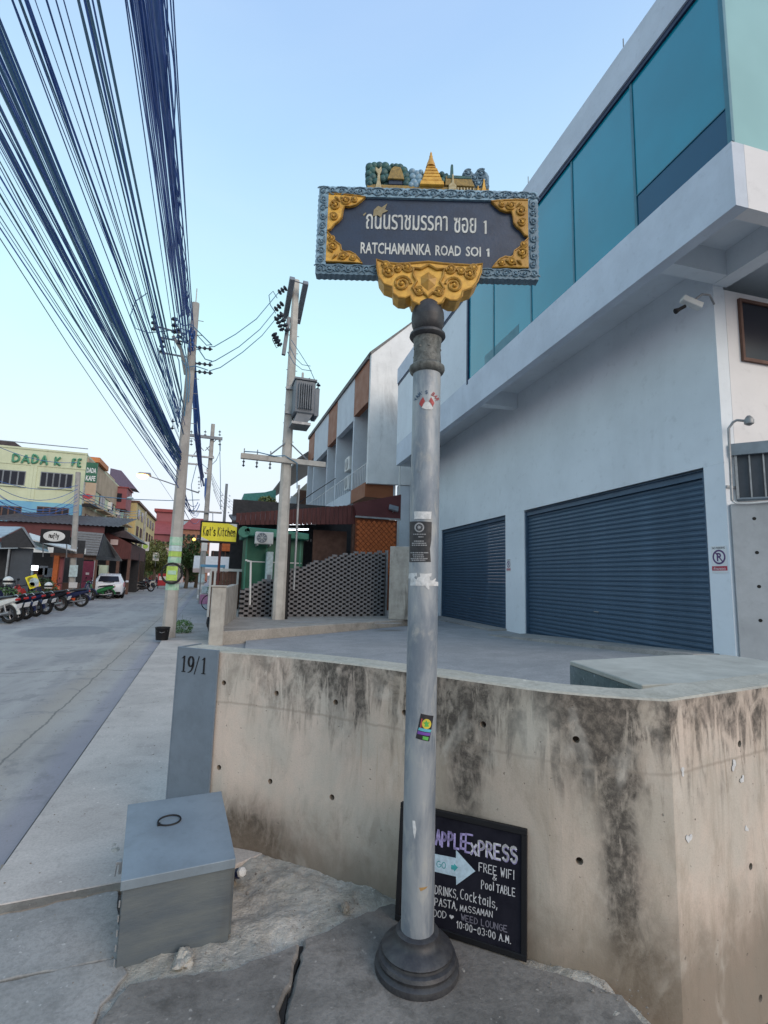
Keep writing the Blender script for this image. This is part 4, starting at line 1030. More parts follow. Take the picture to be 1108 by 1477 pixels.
qplate([(722, 105), (727, 98), (736, 98), (740, 105), (744, 196), (718, 190)], -.012, .004, 'chedi_spire', M['signgreen'], .001)
qplate([(732, 182), (742, 182), (748, 255), (764, 268), (768, 318), (704, 318), (708, 266), (728, 250)], -.020, -.006, 'chedi_relief', M['signcream'])
qplate([(974, 206), (982, 206), (988, 262), (1000, 318), (956, 318), (968, 262)], -.014, .0, 'chedi_relief', M['gold'])
qplate([(930, 256), (936, 256), (942, 290), (952, 318), (918, 318), (926, 290)], -.012, .0, 'chedi_relief', M['gold'])

# ------------------------------------------------------------------ stickers wrapped round the pipe
MW = Matrix.Translation(PB) @ Matrix.Rotation(-YAW, 4, 'Z'); MWI = MW.inverted()
def pole_uv(px, py):
    """photo pixel -> (angle, z) on the pipe"""
    o = MWI @ CAM; d = (MWI.to_3x3() @ ray(px, py))
    a = d.x**2+d.y**2; b = 2*(o.x*d.x+o.y*d.y); c = o.x**2+o.y**2-PR**2; D = b*b-4*a*c
    t = (-b-math.sqrt(max(0, D)))/(2*a); p = o+d*t
    return math.atan2(p.y, p.x)*PR, p.z-0
def wrap(me, lift):
    for v in me.vertices:
        a = v.co.x/PR; r = PR+.0015+lift+v.co.z; z = v.co.y
        v.co = (r*math.cos(a), r*math.sin(a), z)
    return me
def sticker(name, poly_px, mat, lift=.0004, hole=None):
    P = [pole_uv(*p) for p in poly_px]
    bm = bmesh.new(); vs = [bm.verts.new((x, y, 0)) for x, y in P]; bm.faces.new(vs)
    if bm.faces[:][0].normal.z < 0 if False else False: pass
    xs = [p[0] for p in P]; n = 14
    for k in range(1, n):
        x = min(xs)+(max(xs)-min(xs))*k/n
        bmesh.ops.bisect_plane(bm, geom=bm.verts[:]+bm.edges[:]+bm.faces[:], plane_co=(x, 0, 0), plane_no=(1, 0, 0))
    me = bpy.data.meshes.new(name); bm.to_mesh(me); bm.free(); wrap(me, lift); me.materials.append(mat)
    o = bpy.data.objects.new(name, me); col.objects.link(o); o.parent = sg; return o
def pr(x0, x1, y0, y1): return [(x0, y0), (x1, y0), (x1, y1), (x0, y1)]
def z2(pts, ox, oy, s): return [(ox+x/s, oy+y/s) for x, y in pts]
# big black poster-sticker (zoom: off 580,730 scale 11.36)
zz = lambda pts: z2(pts, 580, 730, 11.36)
sticker('torn_paper', zz([(198, 92), (240, 86), (330, 90), (482, 92), (478, 150), (472, 214), (330, 212), (262, 208), (200, 216), (206, 160)]), M['stickerw'], .0002)
sticker('black_sticker', zz([(132, 258), (484, 262), (478, 560), (455, 700), (470, 915), (126, 918)]), M['stickerk'], .0004)
rr = random.Random(3)
ring_o = [(285+78*math.cos(R(a)), 350+80*math.sin(R(a))) for a in range(0, 360, 20)]
sticker('sticker_emblem', zz(ring_o), M['stickergrey'], .0007)
sticker('sticker_emblem', zz([(285+56*math.cos(R(a)), 350+56*math.sin(R(a))) for a in range(0, 360, 30)]), M['stickerk'], .0010)
sticker('sticker_emblem', zz([(285+(44 if k % 2 else 18)*math.cos(R(k*22.5)), 350+(44 if k % 2 else 18)*math.sin(R(k*22.5))) for k in range(16)]), M['stickergrey'], .0013)
for (xa, xb, y) in ((190, 390, 462), (270, 350, 505), (200, 360, 575), (170, 400, 610), (168, 405, 642), (145, 430, 765), (180, 350, 800), (190, 360, 832), (150, 415, 862), (165, 380, 888)):
    x = xa
    while x < xb:
        w = rr.uniform(14, 34); sticker('sticker_print', zz(pr(x, min(x+w, xb), y-9, y+8)), M['stickergrey'], .0008); x += w+rr.uniform(4, 9)
sticker('torn_paper', zz([(120, 1100), (245, 1095), (250, 1150), (215, 1150), (180, 1225), (150, 1250), (140, 1300), (104, 1290), (110, 1180)]), M['stickerw'], .0004)
sticker('torn_paper', zz([(290, 1102), (380, 1108), (482, 1100), (476, 1148), (450, 1160), (458, 1215), (490, 1220), (545, 1178), (552, 1205), (520, 1235), (552, 1240), (540, 1275), (440, 1300), (448, 1358), (425, 1366), (370, 1300), (320, 1275), (300, 1230), (245, 1215), (250, 1175), (300, 1155)]), M['stickerw'], .0004)
# red and white sticker near the top (zoom: off 585,555 scale 18.47)
zz = lambda pts: z2(pts, 585, 555, 18.47)
sticker('sticker_base', zz([(430, 620), (480, 520), (520, 470), (580, 452), (640, 470), (690, 540), (735, 620), (700, 668), (560, 660)]), M['stickerw'], .0003)
sticker('sticker_wing', zz([(470, 325), (520, 440), (480, 500), (440, 600), (365, 520), (400, 430)]), M['stickerred'], .0006)
sticker('sticker_wing', zz([(680, 330), (730, 420), (765, 490), (715, 600), (690, 520), (630, 430)]), M['stickerred'], .0006)
for k, ch in enumerate("YAM'S BAR"):
    if ch == ' ': continue
    mb = MB(); stroke_text(mb, ch, 0, 0, 1, 1, .22, jit=0)
    a = R(168-k*19.5); cx, cy = 560+285*math.cos(a), 440-240*math.sin(a)
    me = mb.mesh('sticker_letter'); 
    for v in me.vertices:
        lx, ly = (v.co.x-.5)*62, (v.co.y-.5)*78; th = math.pi/2-a
        X = cx+lx*math.cos(th)+ly*math.sin(th); Y = cy+lx*math.sin(th)-ly*math.cos(th)
        u, z = pole_uv(585+X/18.47, 555+Y/18.47); v.co = (u, z, 0)
    wrap(me, .0007); me.materials.append(M['stickerblue'] if k < 5 else M['stickerred'])
    o = bpy.data.objects.new('sticker_letter', me); col.objects.link(o); o.parent = sg
# colourful sticker, tilted (zoom: off 560,980 scale 4.617)
zz = lambda pts: z2(pts, 560, 980, 4.617)
sticker('bright_sticker', zz([(218, 226), (300, 242), (272, 412), (184, 390)]), M['stickerk'], .0004)
sticker('sticker_disc', zz([(255+30*math.cos(R(a)), 296+34*math.sin(R(a))) for a in range(0, 360, 24)]), M['sty'], .0007)
sticker('sticker_leaf', zz([(252, 270), (260, 285), (276, 284), (264, 298), (272, 314), (240, 314), (244, 298), (232, 286), (246, 284)]), M['stg'], .0010)
sticker('sticker_band', zz([(205, 318), (286, 334), (280, 352), (200, 336)]), M['stc'], .0009)
sticker('sticker_band', zz([(198, 340), (280, 356), (276, 374), (194, 360)]), M['stp'], .0009)
sticker('sticker_band', zz([(230, 376), (268, 384), (262, 406), (228, 398)]), M['stg'], .0009)
sticker('sticker_band', zz([(212, 320), (222, 258), (228, 262), (220, 322)]), M['stickerred'], .0009)
sticker('paper_sliver', zz([(162, 938), (180, 940), (188, 1000), (178, 1062), (168, 1020)]), M['stickerw'], .0004)
sticker('rust_mark', zz([(205, 1385), (262, 1376), (250, 1392), (215, 1410)]), pm('rust_smear', (.36, .22, .08), .8, bump=0), .0002)
# ------------------------------------------------------------------ garage building on the right; local frame: x = along the facade (away), y = out towards the street
GA = R(4.67)
GP = Vector((8.20, 6.05, 0))
GM = Matrix.Translation(GP) @ Matrix(((math.sin(GA), -math.cos(GA), 0, 0), (math.cos(GA), math.sin(GA), 0, 0), (0, 0, 1, 0), (0, 0, 0, 1)))
def gl(s, o, z=0): return GM @ Vector((s, o, z))
def onfac(px, py, off=0.0):
    p = onplane(px, py, gl(0, off), GM.to_3x3() @ Vector((0, 1, 0))); q = GM.inverted() @ p; return q.x, q.z
gar = thing('garage_building', 'white building with teal glass upper floor overhanging two roller shutters', 'building', tuple(GP))
gar.rotation_euler = (0, 0, 0)
GI = Matrix.Translation(-GP) @ GM           # local -> relative to the Empty
def gpart(mb, name, mat, parent=None, **k): return mb.build(name, mat, parent or gar, xf=GI, **k)
SO = 1.40; ZS, ZG0, ZG1, ZP = 6.95, 7.98, 10.92, 11.78
L1 = 18.0
# ground floor wall with two openings (R: .41-6.6, L: 7.75-13.35)
openings = [(.41, 6.60, 3.74), (7.75, 13.40, 3.78)]
xs = [0, .41, 6.60, 7.75, 13.40, L1]
w = MB()
for a, b in ((0, .41), (6.60, 7.75), (13.40, L1)): w.box(a, b, -.25, 0, -.3, 3.74)
w.box(0, L1, -.25, 0, 3.742, ZS)
w.f = w.f
gpart(w, 'ground_floor_wall', M['facade'])
e = MB().box(-.004, .2, -9.0, -.252, -.3, ZS); gpart(e, 'end_wall', M['facade_end'])
sh = MB().box(.5, L1-.2, -6.5, -6.3, -.3, ZS); gpart(sh, 'back_wall', M['facade'])
# opening trims
for a, b, zt in openings:
    t = MB().box(a-.0, b+.0, -.20, -.002, zt-.05, zt-.042)
    t.box(a, a+.06, -.22, -.03, -.1, zt-.05); t.box(b-.06, b, -.22, -.03, -.1, zt-.05); t.box(a+.06, b-.06, -.24, -.05, zt-.17, zt-.051)
    gpart(t, 'shutter_guide', M['shutter'])
def slat_mesh(L):
    mb = MB(); h = .104; prof = [(0, 0), (-.003, .008), (.011, .022), (.019, .052), (.014, .080), (-.002, .095), (-.004, .1035)]
    n = len(prof)
    for x in (0, L):
        for (y, z) in prof: mb.v.append((x, y, z))
        for (y, z) in reversed(prof): mb.v.append((x, y-.006, z))
    N2 = 2*n
    for i in range(N2): mb.f.append((i, (i+1) % N2, N2+(i+1) % N2, N2+i))
    mb.f.append(tuple(range(N2))); mb.f.append(tuple(reversed(range(N2, 2*N2))))
    me = mb.mesh('slat'); me.transform(GM.to_3x3().to_4x4()); me.materials.append(M['shutter']); return me
for k, (a, b, zt) in enumerate(openings):
    root = thing('roller_shutter', ('wide blue roller shutter, the right-hand one nearer the camera' if k == 0 else 'blue roller shutter half hidden behind the sign pole, farther along the facade'), 'roller shutter', tuple(gl(a+.06, -.12, 0)), 0, 'garage roller shutters')
    me = slat_mesh(b-a-.12)
    z = zt-.27; i = 0
    while z > -.05:
        inst('slat', me, root, (0, 0, z)); z -= .1055
    bar = MB().box(0, b-a-.12, -.012, .028, z+.06, z+.10); bar.build('bottom_rail', M['shutter'], root, xf=GM.to_3x3().to_4x4())
    MB().box((b-a)*.5-.08, (b-a)*.5+.08, .02, .04, .98, 1.0).build('pull_handle', M['steel'], root, xf=GM.to_3x3().to_4x4())
# overhanging upper floor: fascia beam, soffit with downstand beams, glass band, parapet
x0_, x1_ = -1.66, 15.85
f = MB()
f.box(x0_, x1_, SO-.22, SO, ZS+.02, ZG0)                 # street side beam
gpart(f, 'fascia_beam', M['fascia'])
f = MB().box(x0_-.002, x0_+.22, -9.0, SO-.222, ZS+.02, ZG0); gpart(f, 'end_fascia_beam', M['facade_end'])
gpart(MB().box(x0_+.22, x1_, -9.0, SO-.22, ZS+.52, ZS+.70), 'soffit', M['facade'])
for sx in (-.15, 7.05, 13.9):
    gpart(MB().box(sx-.14, sx+.14, .002, SO-.222, ZS+.06, ZS+.519), 'cantilever_beam', M['facade'])
gpart(MB().box(x0_+.222, -.004, -.30, .0, ZS+.05, ZS+.518), 'cantilever_beam', M['facade'])
gpart(MB().box(x0_+.222, -.004, -4.3, -4.0, ZS+.05, ZS+.518), 'cantilever_beam', M['facade'])
gpart(MB().box(.0, L1, -.23, -.005, ZS+.002, ZS+.518), 'wall_top_beam', M['facade'])
gpart(MB().box(x1_-.2, x1_, -6, SO-.222, ZS+.02, ZP-.02), 'far_end_wall', M['facade'])
XG = 7.55                                                    # glass from the near corner to here
gpart(MB().box(XG+.10, x1_, SO-.16, SO, ZG0+.001, ZG1+.0), 'upper_wall', M['facade'])
pa_ = MB().box(x0_-.05, x1_, SO-.24, SO+.05, ZG1+.10, ZP); gpart(pa_, 'parapet', M['fascia'])
pa_ = MB().box(x0_-.051, x0_+.2, -9.0, SO-.242, ZG1+.10, ZP); gpart(pa_, 'end_parapet', M['facade_end'])
gpart(MB().box(x0_-.02, x1_, SO-.15, SO+.015, ZG1+.002, ZG1+.098), 'shadow_trim', M['darkframe'])
gpart(MB().box(XG, XG+.098, SO-.12, SO+.02, ZG0-.12, ZG1), 'frame_post', M['darkframe'])
gpart(MB().box(x0_+.3, x1_-.3, -8.8, SO-.3, ZG1+.2, ZG1+.35), 'roof_slab', M['facade'])
# panes: street side
mull = [onfac(px, py, SO)[0] for px, py in ((910, 160), (824, 270), (765, 430), (711, 460))]
edges_ = [x0_+.012]+mull+[XG]
for i in range(len(edges_)-1):
    a, b = edges_[i], edges_[i+1]
    gpart(MB().box(a+.03, b-.03, SO-.045, SO-.03, ZG0+.02 if i else ZG0+.62, ZG1-.0), 'glass_pane', M['tealglass'])
    if i == 0: gpart(MB().box(a+.03, b-.03, SO-.046, SO-.031, ZG0+.02, ZG0+.60), 'glass_pane', M['tealdark'], label='dark blue lower pane')
    if i: gpart(MB().box(a-.028, a+.028, SO-.06, SO-.012, ZG0, ZG1), 'mullion', M['mullion'])
gpart(MB().box(x0_+.04, mull[0]-.03, SO-.05, SO-.015, ZG0+.60, ZG0+.625), 'transom', M['mullion'])
gpart(MB().box(4.4, 6.4, SO-.030, SO-.026, ZG0+.02, ZG0+.30), 'glass_stain', M['mullion'])
gpart(MB().box(x0_+.05, XG, SO-.9, SO-.88, ZG0, ZG1), 'blind', M['mullion'])
# panes: end side
for a, b in ((SO-.05, -2.1), (-2.13, -5.5), (-5.53, -8.9)):
    gpart(MB().box(x0_+.03, x0_+.045, b, a, ZG0+.06, ZG1-.02), 'glass_pane', M['paleglass'])
gpart(MB().box(x0_+.01, x0_+.05, -8.9, SO-.04, ZG0+.001, ZG0+.055), 'sill', M['paleglass'])
gpart(MB().box(x0_-.01, x0_+.06, SO-.05, SO-.0, ZG0, ZG1), 'corner_post', M['mullion'])
# roof rods
for px, py in ((899, 56), (762, 262)):
    s_, z_ = onfac(px, py, SO-.1)
    gpart(MB().tube([(s_, SO-.1, ZP), (s_, SO-.1, ZP+.42)], .012, 5), 'roof_rod', M['steel'])
# dark window in the end wall
a_ = GM.inverted() @ onplane(1066, 437, gl(0, 0), GM.to_3x3() @ Vector((1, 0, 0)))
b_ = GM.inverted() @ onplane(1071, 517, gl(0, 0), GM.to_3x3() @ Vector((1, 0, 0)))
wy, wz1, wz0 = a_.y, a_.z, b_.z
wn_ = gpart(MB().box(-.03, -.006, wy-2.2, wy, wz0, wz1), 'window', M['window'])
fr = MB(); fr.box(-.06, -.008, wy-2.25, wy+.05, wz0-.06, wz0-.001); fr.box(-.06, -.008, wy-2.25, wy+.05, wz1+.001, wz1+.06); fr.box(-.06, -.008, wy+.001, wy+.05, wz0, wz1)
fo = fr.build('frame', M['brownf'], wn_, xf=GI)
gpart(MB().box(-.028, -.002, -9, -.0, 3.3, 3.34), 'wall_joint', M['rwall'])
# no-parking signs
def nopark(s, z, label, k):
    t = thing('no_parking_sign', label, 'sign', tuple(gl(s, .004, z)), 0, 'no parking signs')
    G3 = GM.to_3x3().to_4x4() @ Matrix.Rotation(R(180), 4, 'Z') @ TFM @ Matrix.Diagonal((k, k, 1, 1))
    G3 = GM.to_3x3().to_4x4() @ Matrix(((-1, 0, 0, 0), (0, 0, 1, 0), (0, 1, 0, 0), (0, 0, 0, 1))) @ Matrix.Diagonal((k, k, 1, 1))
    MB().box(-.15, .15, -.24, .22, 0, .006).build('sign_plate', M['white'], t, xf=G3)
    def disc(r0, r1, z, mat, nm):
        mb = MB(); n = 28
        for q in range(n):
            a0, a1 = 2*math.pi*q/n, 2*math.pi*(q+1)/n
            mb.add([(r0*math.cos(a0), .03+r0*math.sin(a0), z), (r1*math.cos(a0), .03+r1*math.sin(a0), z), (r1*math.cos(a1), .03+r1*math.sin(a1), z), (r0*math.cos(a1), .03+r0*math.sin(a1), z)], [(0, 1, 2, 3)])
        mb.build(nm, mat, t, xf=G3)
    disc(.095, .125, .0075, M['signpurple'], 'red_ring')
    mb = MB(); mb.add([(-.085, .115, .0085), (-.07, .13, .0085), (.085, -.055, .0085), (.07, -.07, .0085)], [(0, 1, 2, 3)]); mb.build('slash', M['signpurple'], t, xf=G3)
    fit_text('letter_p', 'P', .075, .13, M['signpurple'], t, G3 @ Matrix.Translation((0, .03, .0078)), .0003, .03)
    fit_text('lettering', 'NO PARKING', .24, .035, M['black'], t, G3 @ Matrix.Translation((0, .185, .0072)), .0003, .01)
    MB().box(-.145, .145, -.20, -.125, .006, .008).build('red_band', M['signred'], t, xf=G3)
    fit_text('lettering', 'ห้ามจอด', .22, .045, M['white'], t, G3 @ Matrix.Translation((0, -.163, .0085)), .0003, .01)
s_, z_ = onfac(1038, 806)
nopark(s_, z_, 'small no parking sign on the white pier right of the wide shutter', 1.0)
s_, z_ = onfac(734, 815)
nopark(s_, z_, 'small no parking sign on the white pier between the two shutters', .85)
# security camera under the overhang: arm from the corner
cc = thing('security_camera', 'pale security camera on a curved arm under the white overhang', 'security camera', tuple(gl(-.02, .0, 6.25)))
cp = onfac(1003, 447, .55)
mb = MB().tube([gl(-.02, .02, 6.62), gl(-.12, .22, 6.70), gl(-.15, .42, 6.66), gl(-.1, .55, 6.55)], .018, 8)
mb.build('arm', M['steel'], cc, xf=Matrix.Translation(-gl(-.02, 0, 6.25)), smooth=True)
MB().cb((0, 0, 0), (.36, .13, .11)).build('housing', M['pvcwhite'], cc, bevel=.02, segs=2, xf=Matrix.Translation(gl(-.1, .60, 6.5)-gl(-.02, 0, 6.25)) @ Matrix.Rotation(R(-20), 4, 'Z') @ Matrix.Rotation(R(25), 4, 'Y'))
MB().lathe([(.03, 0), (.03, .12), (.05, .2)], 10).build('lens_hood', M['black'], cc, xf=Matrix.Translation(gl(-.1, .60, 6.5)-gl(-.02, 0, 6.25)) @ Matrix.Rotation(R(-20), 4, 'Z') @ Matrix.Rotation(R(-120), 4, 'Y') @ Matrix.Translation((0, 0, .13)))

# yard floor: rises towards the near pier, falls to the street
def yz(s, o):
    base = .13+.35*min(1, max(0, 1-s/6.3))
    if s < 0: base = .48
    t = min(1, max(0, (o-.0)/7.0)); return base*(1-t)+.05*t
ym = MB(); ns, no = 30, 16
for j in range(no+1):
    for i in range(ns+1):
        s = -1.2+22.2*i/ns; o = -.45+8.2*j/no; p = gl(s, o); ym.v.append((p.x, p.y, yz(s, o)))
for j in range(no):
    for i in range(ns): ym.f.append((j*(ns+1)+i, (j+1)*(ns+1)+i, (j+1)*(ns+1)+i+1, j*(ns+1)+i+1))
yo = ym.build('yard_floor', M['yard'], kind='structure')
yb = MB().prism([(.55, 3.8, -.3), (8.3, -2, -.3), (12, -2, -.3), (12, 6, -.3), (9.4, 24, -.3), (.3, 24, -.3), (.3, 12.3, -.3)], (0, 0, .29)); struct('yard_ground', yb, M['yard'])
# sloped sills in front of the shutters
for k, (a, b, w_, z0_, z1_) in enumerate(((6.62, .3, 1.15, .13, .48), (13.4, 7.7, .9, .12, .15))):
    q = [gl(a, -.05), gl(b, -.05), gl(b, .55), gl(a, w_)]
    zt = [z0_+.035, z1_+.035, z1_+.03, yz(a, w_)+.02]
    MB().hexa([(p.x, p.y, -.1) for p in q], [(p.x, p.y, z) for p, z in zip(q, zt)]).build('threshold_ramp', M['slab2'], yo)
# concrete block just behind the wall's corner
bk = [(2.761, 3.395), (1.95, 2.02), (4.6, 2.42), (4.377, 3.448)]
bk = [(2.761, 3.395), (gz(926, 988, 1.0).x, gz(926, 988, 1.0).y), (4.6, 2.45), (4.55, 3.46), (4.0, 3.52)]

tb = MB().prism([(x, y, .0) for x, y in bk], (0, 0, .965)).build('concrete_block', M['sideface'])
MB().prism([(x, y, .9652) for x, y in bk], (0, 0, .035)).build('lighter_block_top', M['blockc'], tb, bevel=.006)  # thin layer in a lighter colour, standing for light on the block's top
tag(tb, 'low pale concrete block standing in the yard behind the corner of the wall', 'concrete block')

# ------------------------------------------------------------------ right retaining wall, railing and gooseneck lamp
WD = Vector((math.sin(R(140)), math.cos(R(140)), 0)); WNn = Vector((-WD.y, WD.x, 0)) * -1
if WNn.dot(-GP) < 0: WNn = -WNn
W0 = Vector((8.22, 6.0, 0))
def rw(t, o, z): return W0+WD*t+WNn*o+Vector((0, 0, z))
rwm = MB().prism([rw(-.0, 0, 0), rw(4.2, 0, 0), rw(4.2, -.25, 0), rw(0, -.25, 0)], (0, 0, 3.02))
rwo = rwm.build('retaining_wall', M['rwall'], bevel=.008); tag(rwo, 'tall grey cast concrete wall right of the shutters, topped by a railing', 'wall')
def rpx(px, py):
    p = onplane(px, py, W0, WNn); return (p-W0).dot(WD), p.z
for px, py in ((1088, 748), (1092, 797), (1095, 846), (1097, 895)):
    t, z = rpx(px, py); MB().tube([rw(t, .002, z), rw(t, -.01, z)], .028, 12).build('tie_hole', M['crack'], rwo)
rl = thing('railing', 'grey metal railing with square bars on top of the tall concrete wall', 'railing', tuple(rw(0, -.1, 3.02)))
RI = Matrix.Translation(-rw(0, -.1, 3.02))
def seg(a, b, r=.02, n=4): return MB().tube([a, b], r, n)
seg(rw(.10, -.1, 3.10), rw(4.1, -.1, 3.10), .03).build('bottom_rail', M['box'], rl, xf=RI)
MB().prism([rw(.05, -.04, 3.86), rw(4.1, -.04, 3.86), rw(4.1, -.16, 3.86), rw(.05, -.16, 3.86)], (0, 0, .20)).build('top_rail', M['box'], rl, xf=RI)
for k in range(22): seg(rw(.12+.19*k, -.1, 3.10), rw(.12+.19*k, -.1, 3.86), .026 if k % 5 == 0 else .016).build('baluster', M['steel'], rl, xf=RI)
MB().prism([rw(.10, -.13, 3.12), rw(4.1, -.13, 3.12), rw(4.1, -.14, 3.12), rw(.1, -.14, 3.12)], (0, 0, .74)).build('backing_sheet', M['charcoal'], rl, xf=RI)
gn = thing('gooseneck_lamp', 'thin grey gooseneck lamp curving off the white building above the railing', 'lamp', tuple(rw(-.02, .06, 3.0)))
NI = Matrix.Translation(-rw(-.02, .06, 3.0))
b0 = onplane(1056, 722, W0+WNn*.06, WNn); b1 = onplane(1051, 618, W0+WNn*.06, WNn); b2 = onplane(1063, 606, W0+WNn*.06, WNn); b3 = onplane(1074, 607, W0+WNn*.06, WNn)
MB().tube([b0, (b0+b1)/2, b1, b1*.45+b2*.55+Vector((0, 0, .03)), b2, b3], .022, 8).build('pipe', M['steel'], gn, smooth=True, xf=NI)
MB().lathe([(.025, .08), (.05, .05), (.075, 0), (.07, -.06), (.02, -.09)], 12).build('lamp_head', M['steel'], gn, smooth=True, xf=NI @ Matrix.Translation(b3+WD*.06))
cd = MB().tube([onplane(1056, 722, W0+WNn*.03, WNn), onplane(1062, 726, W0+WNn*.03, WNn), onplane(1080, 726, W0+WNn*.03, WNn), onplane(1130, 722, W0+WNn*.03, WNn)], .016, 6)
cd.build('conduit', M['pvcwhite'], gn, xf=NI)
# ------------------------------------------------------------------ step platform, gate column, brick screen
PZ = .30
pf0, pf1 = gz(318, 911, PZ), gz(600, 893, PZ)
plat = struct('step_platform', MB().prism([(pf0.x, pf0.y, -.3), (pf1.x+.6, pf1.y+.4, -.3), (9.3, 24, -.3), (.35, 24, -.3)], (0, 0, .6)), M['plat'], bevel=.02)
for (px, py, rx, ry) in ((446, 898, .55, .30), (560, 899, .45, .16)):
    p = gz(px, py, PZ); mb = MB().lathe([(1, 0), (1, .006)], 20); o = mb.build('manhole_cover', M['slab2'], plat, xf=Matrix.Translation((p.x, p.y, PZ)) @ Matrix.Diagonal((rx, ry, 1, 1)))
gc = gz(310, 931)
gcz = zat(gc.x, gc.y, 847)
gt = thing('gate_column', 'low weathered concrete gate column at the pavement edge with a short wall behind', 'column', (gc.x, gc.y, 0))
MB().box(-.15, .17, 0, .26, -.1, gcz).build('column', M['oldconc'], gt, bevel=.02)
MB().box(-.17, .19, -.02, .28, gcz+.001, gcz+.04).build('coping', M['oldconc'], gt, bevel=.01)
w0 = gz(345, 890, PZ)
d_ = Vector((w0.x-gc.x-.1, w0.y-gc.y-.2, 0)); dn = Vector((-d_.y, d_.x, 0)).normalized()*.09
pp = [Vector((.05, .262, 0)), Vector((d_.x, d_.y, 0)), Vector((d_.x, d_.y, 0))+dn*2, Vector((.05, .262, 0))+dn*2]
MB().hexa([(p.x, p.y, -.1) for p in pp], [(p.x, p.y, h) for p, h in zip(pp, (gcz-.06, 1.32, 1.32, gcz-.06))]).build('short_wall', M['oldconc'], gt)
# screen: bricks laid open, every second one pushed back
sA, sB, sC = gz(345, 890, PZ), gz(415, 891, PZ), gz(556, 888.5, PZ)
scr = thing('brick_screen_wall', 'grey open-bond brick screen wall with a stepped wavy top beside the restaurant', 'wall', (sA.x, sA.y, PZ))
bw, bh, bd = .145, .0745, .11
bme = MB().box(0, bw, 0, bd, 0, bh).mesh('brick'); bme.materials.append(M['screenb'])
cnt = 0; stuff = MB()
S0, S1 = Vector((sA.x, sA.y)), Vector((sC.x, sC.y+.0))
sd_ = (S1-S0); SL = sd_.length; su = sd_.normalized(); sang = math.atan2(su.y, su.x); sn_ = Vector((su.y, -su.x))
def topz(px): 
    tab = [(340, 846), (362, 846), (372, 838), (392, 834), (405, 822), (418, 818), (433, 816), (445, 809), (462, 806), (480, 801), (498, 797), (520, 795), (545, 795), (560, 794)]
    for (a, ya), (b, yb) in zip(tab, tab[1:]):
        if a <= px <= b: return ya+(yb-ya)*(px-a)/(b-a)
    return tab[-1][1]
def pxof(P):
    v = Vector(P)-CAM; return CX+F*v.dot(CR)/v.dot(CF), CY-F*v.dot(CU)/v.dot(CF)
rws = int(2.5/.075); cols = int(SL/.265)
bricks = []
for j in range(rws):
    for i in range(cols+1):
        x = i*.265+(.1325 if j % 2 else 0)
        if x+bw > SL: continue
        c = S0+su*(x+bw/2); z = j*.075
        px, _ = pxof((c.x, c.y, 1.2)); zt = zat(c.x, c.y, topz(px))-PZ
        if z+bh > zt+.02: continue
        bricks.append((x, z, j))
rb = random.Random(4)
order = sorted(range(len(bricks)), key=lambda k: abs(bricks[k][0]-3.2))
solo = set(order[:298])
for k, (x, z, j) in enumerate(bricks):
    p = su*x+sn_*(0.0 if j % 2 else -.012)+sn_*rb.uniform(-.006, .006)
    if k in solo: inst('brick', bme, scr, (p.x, p.y, z), (0, 0, sang+rb.uniform(-.02, .02)))
    else: stuff.box(0, bw, 0, bd, 0, bh, Matrix.Translation((p.x, p.y, z)) @ Matrix.Rotation(sang, 4, 'Z'))
if stuff.v: stuff.build('bricks', M['screenb'], scr, kind='stuff')
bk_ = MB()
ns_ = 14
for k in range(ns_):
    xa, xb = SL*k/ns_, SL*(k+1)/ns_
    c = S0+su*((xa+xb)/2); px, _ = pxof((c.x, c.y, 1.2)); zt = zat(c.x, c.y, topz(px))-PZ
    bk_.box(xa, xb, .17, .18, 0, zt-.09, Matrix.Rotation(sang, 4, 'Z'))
bk_.build('added_gap_shade', M['shade'], scr)  # dark sheet added so the gaps between bricks read as deep shade
MB().box(SL-.02, SL+.05, .0, .12, 0, 2.35, Matrix.Rotation(sang, 4, 'Z')).build('end_post', M['steel'], scr)
# stained post at its right end
q0, q1 = gz(560, 893, PZ), gz(600, 895, PZ)
stp = MB().box(0, (Vector((q1.x-q0.x, q1.y-q0.y))).length+.3, 0, .25, 0, zat(q0.x, q0.y, 788)-PZ).build('concrete_pier', M['oldconc'], bevel=.02)
stp.location = (q0.x, q0.y, PZ); stp.rotation_euler = (0, 0, math.atan2(q1.y-q0.y, q1.x-q0.x)); tag(stp, 'moss-stained concrete pier at the right end of the brick screen', 'pier')
bl = gz(437, 886, PZ); bo = MB().ball((0, 0, .05), .06, 7, .7).build('plastic_bag', M['posterw'], smooth=False); bo.location = (bl.x, bl.y-.25, PZ); tag(bo, 'small pale blue plastic bag dropped at the foot of the brick screen', 'bag')

# ------------------------------------------------------------------ shophouse row
Y0 = 24.0
pTL, pBL = at(535, 511, Y0), at(531, 697, Y0)
XF = (pTL.x+pBL.x)/2; ZB0, ZT0 = pBL.z, pTL.z
row = thing('shophouse_row', 'white shophouse row with rust panels, balconies and a stained end wall', 'building', (XF, Y0, 0))
RT = Matrix.Translation(-Vector((XF, Y0, 0)))
ridge = at(590, 470, Y0)
# end wall (roof line climbs to the right)
MB().prism([(XF, Y0, ZB0), (XF+6, Y0, ZB0+.25), (XF+6, Y0, ridge.z+5), (ridge.x, Y0, ridge.z), (XF, Y0, ZT0)], (0, .25, 0)).build('end_wall', M['oldwhite'], row, xf=RT)
MB().prism([(XF+1.75, Y0+.05, 0), (XF+7, Y0+.05, 0), (XF+7, Y0+.05, ZB0+.2), (XF+1.75, Y0+.05, ZB0+.05)], (0, .3, 0)).build('lower_end_wall', M['rowwhite'], row, xf=RT)
def rowY(px, py=600):   # depth on the facade plane x = XF
    d = ray(px, py); return XF/d.x*d.y
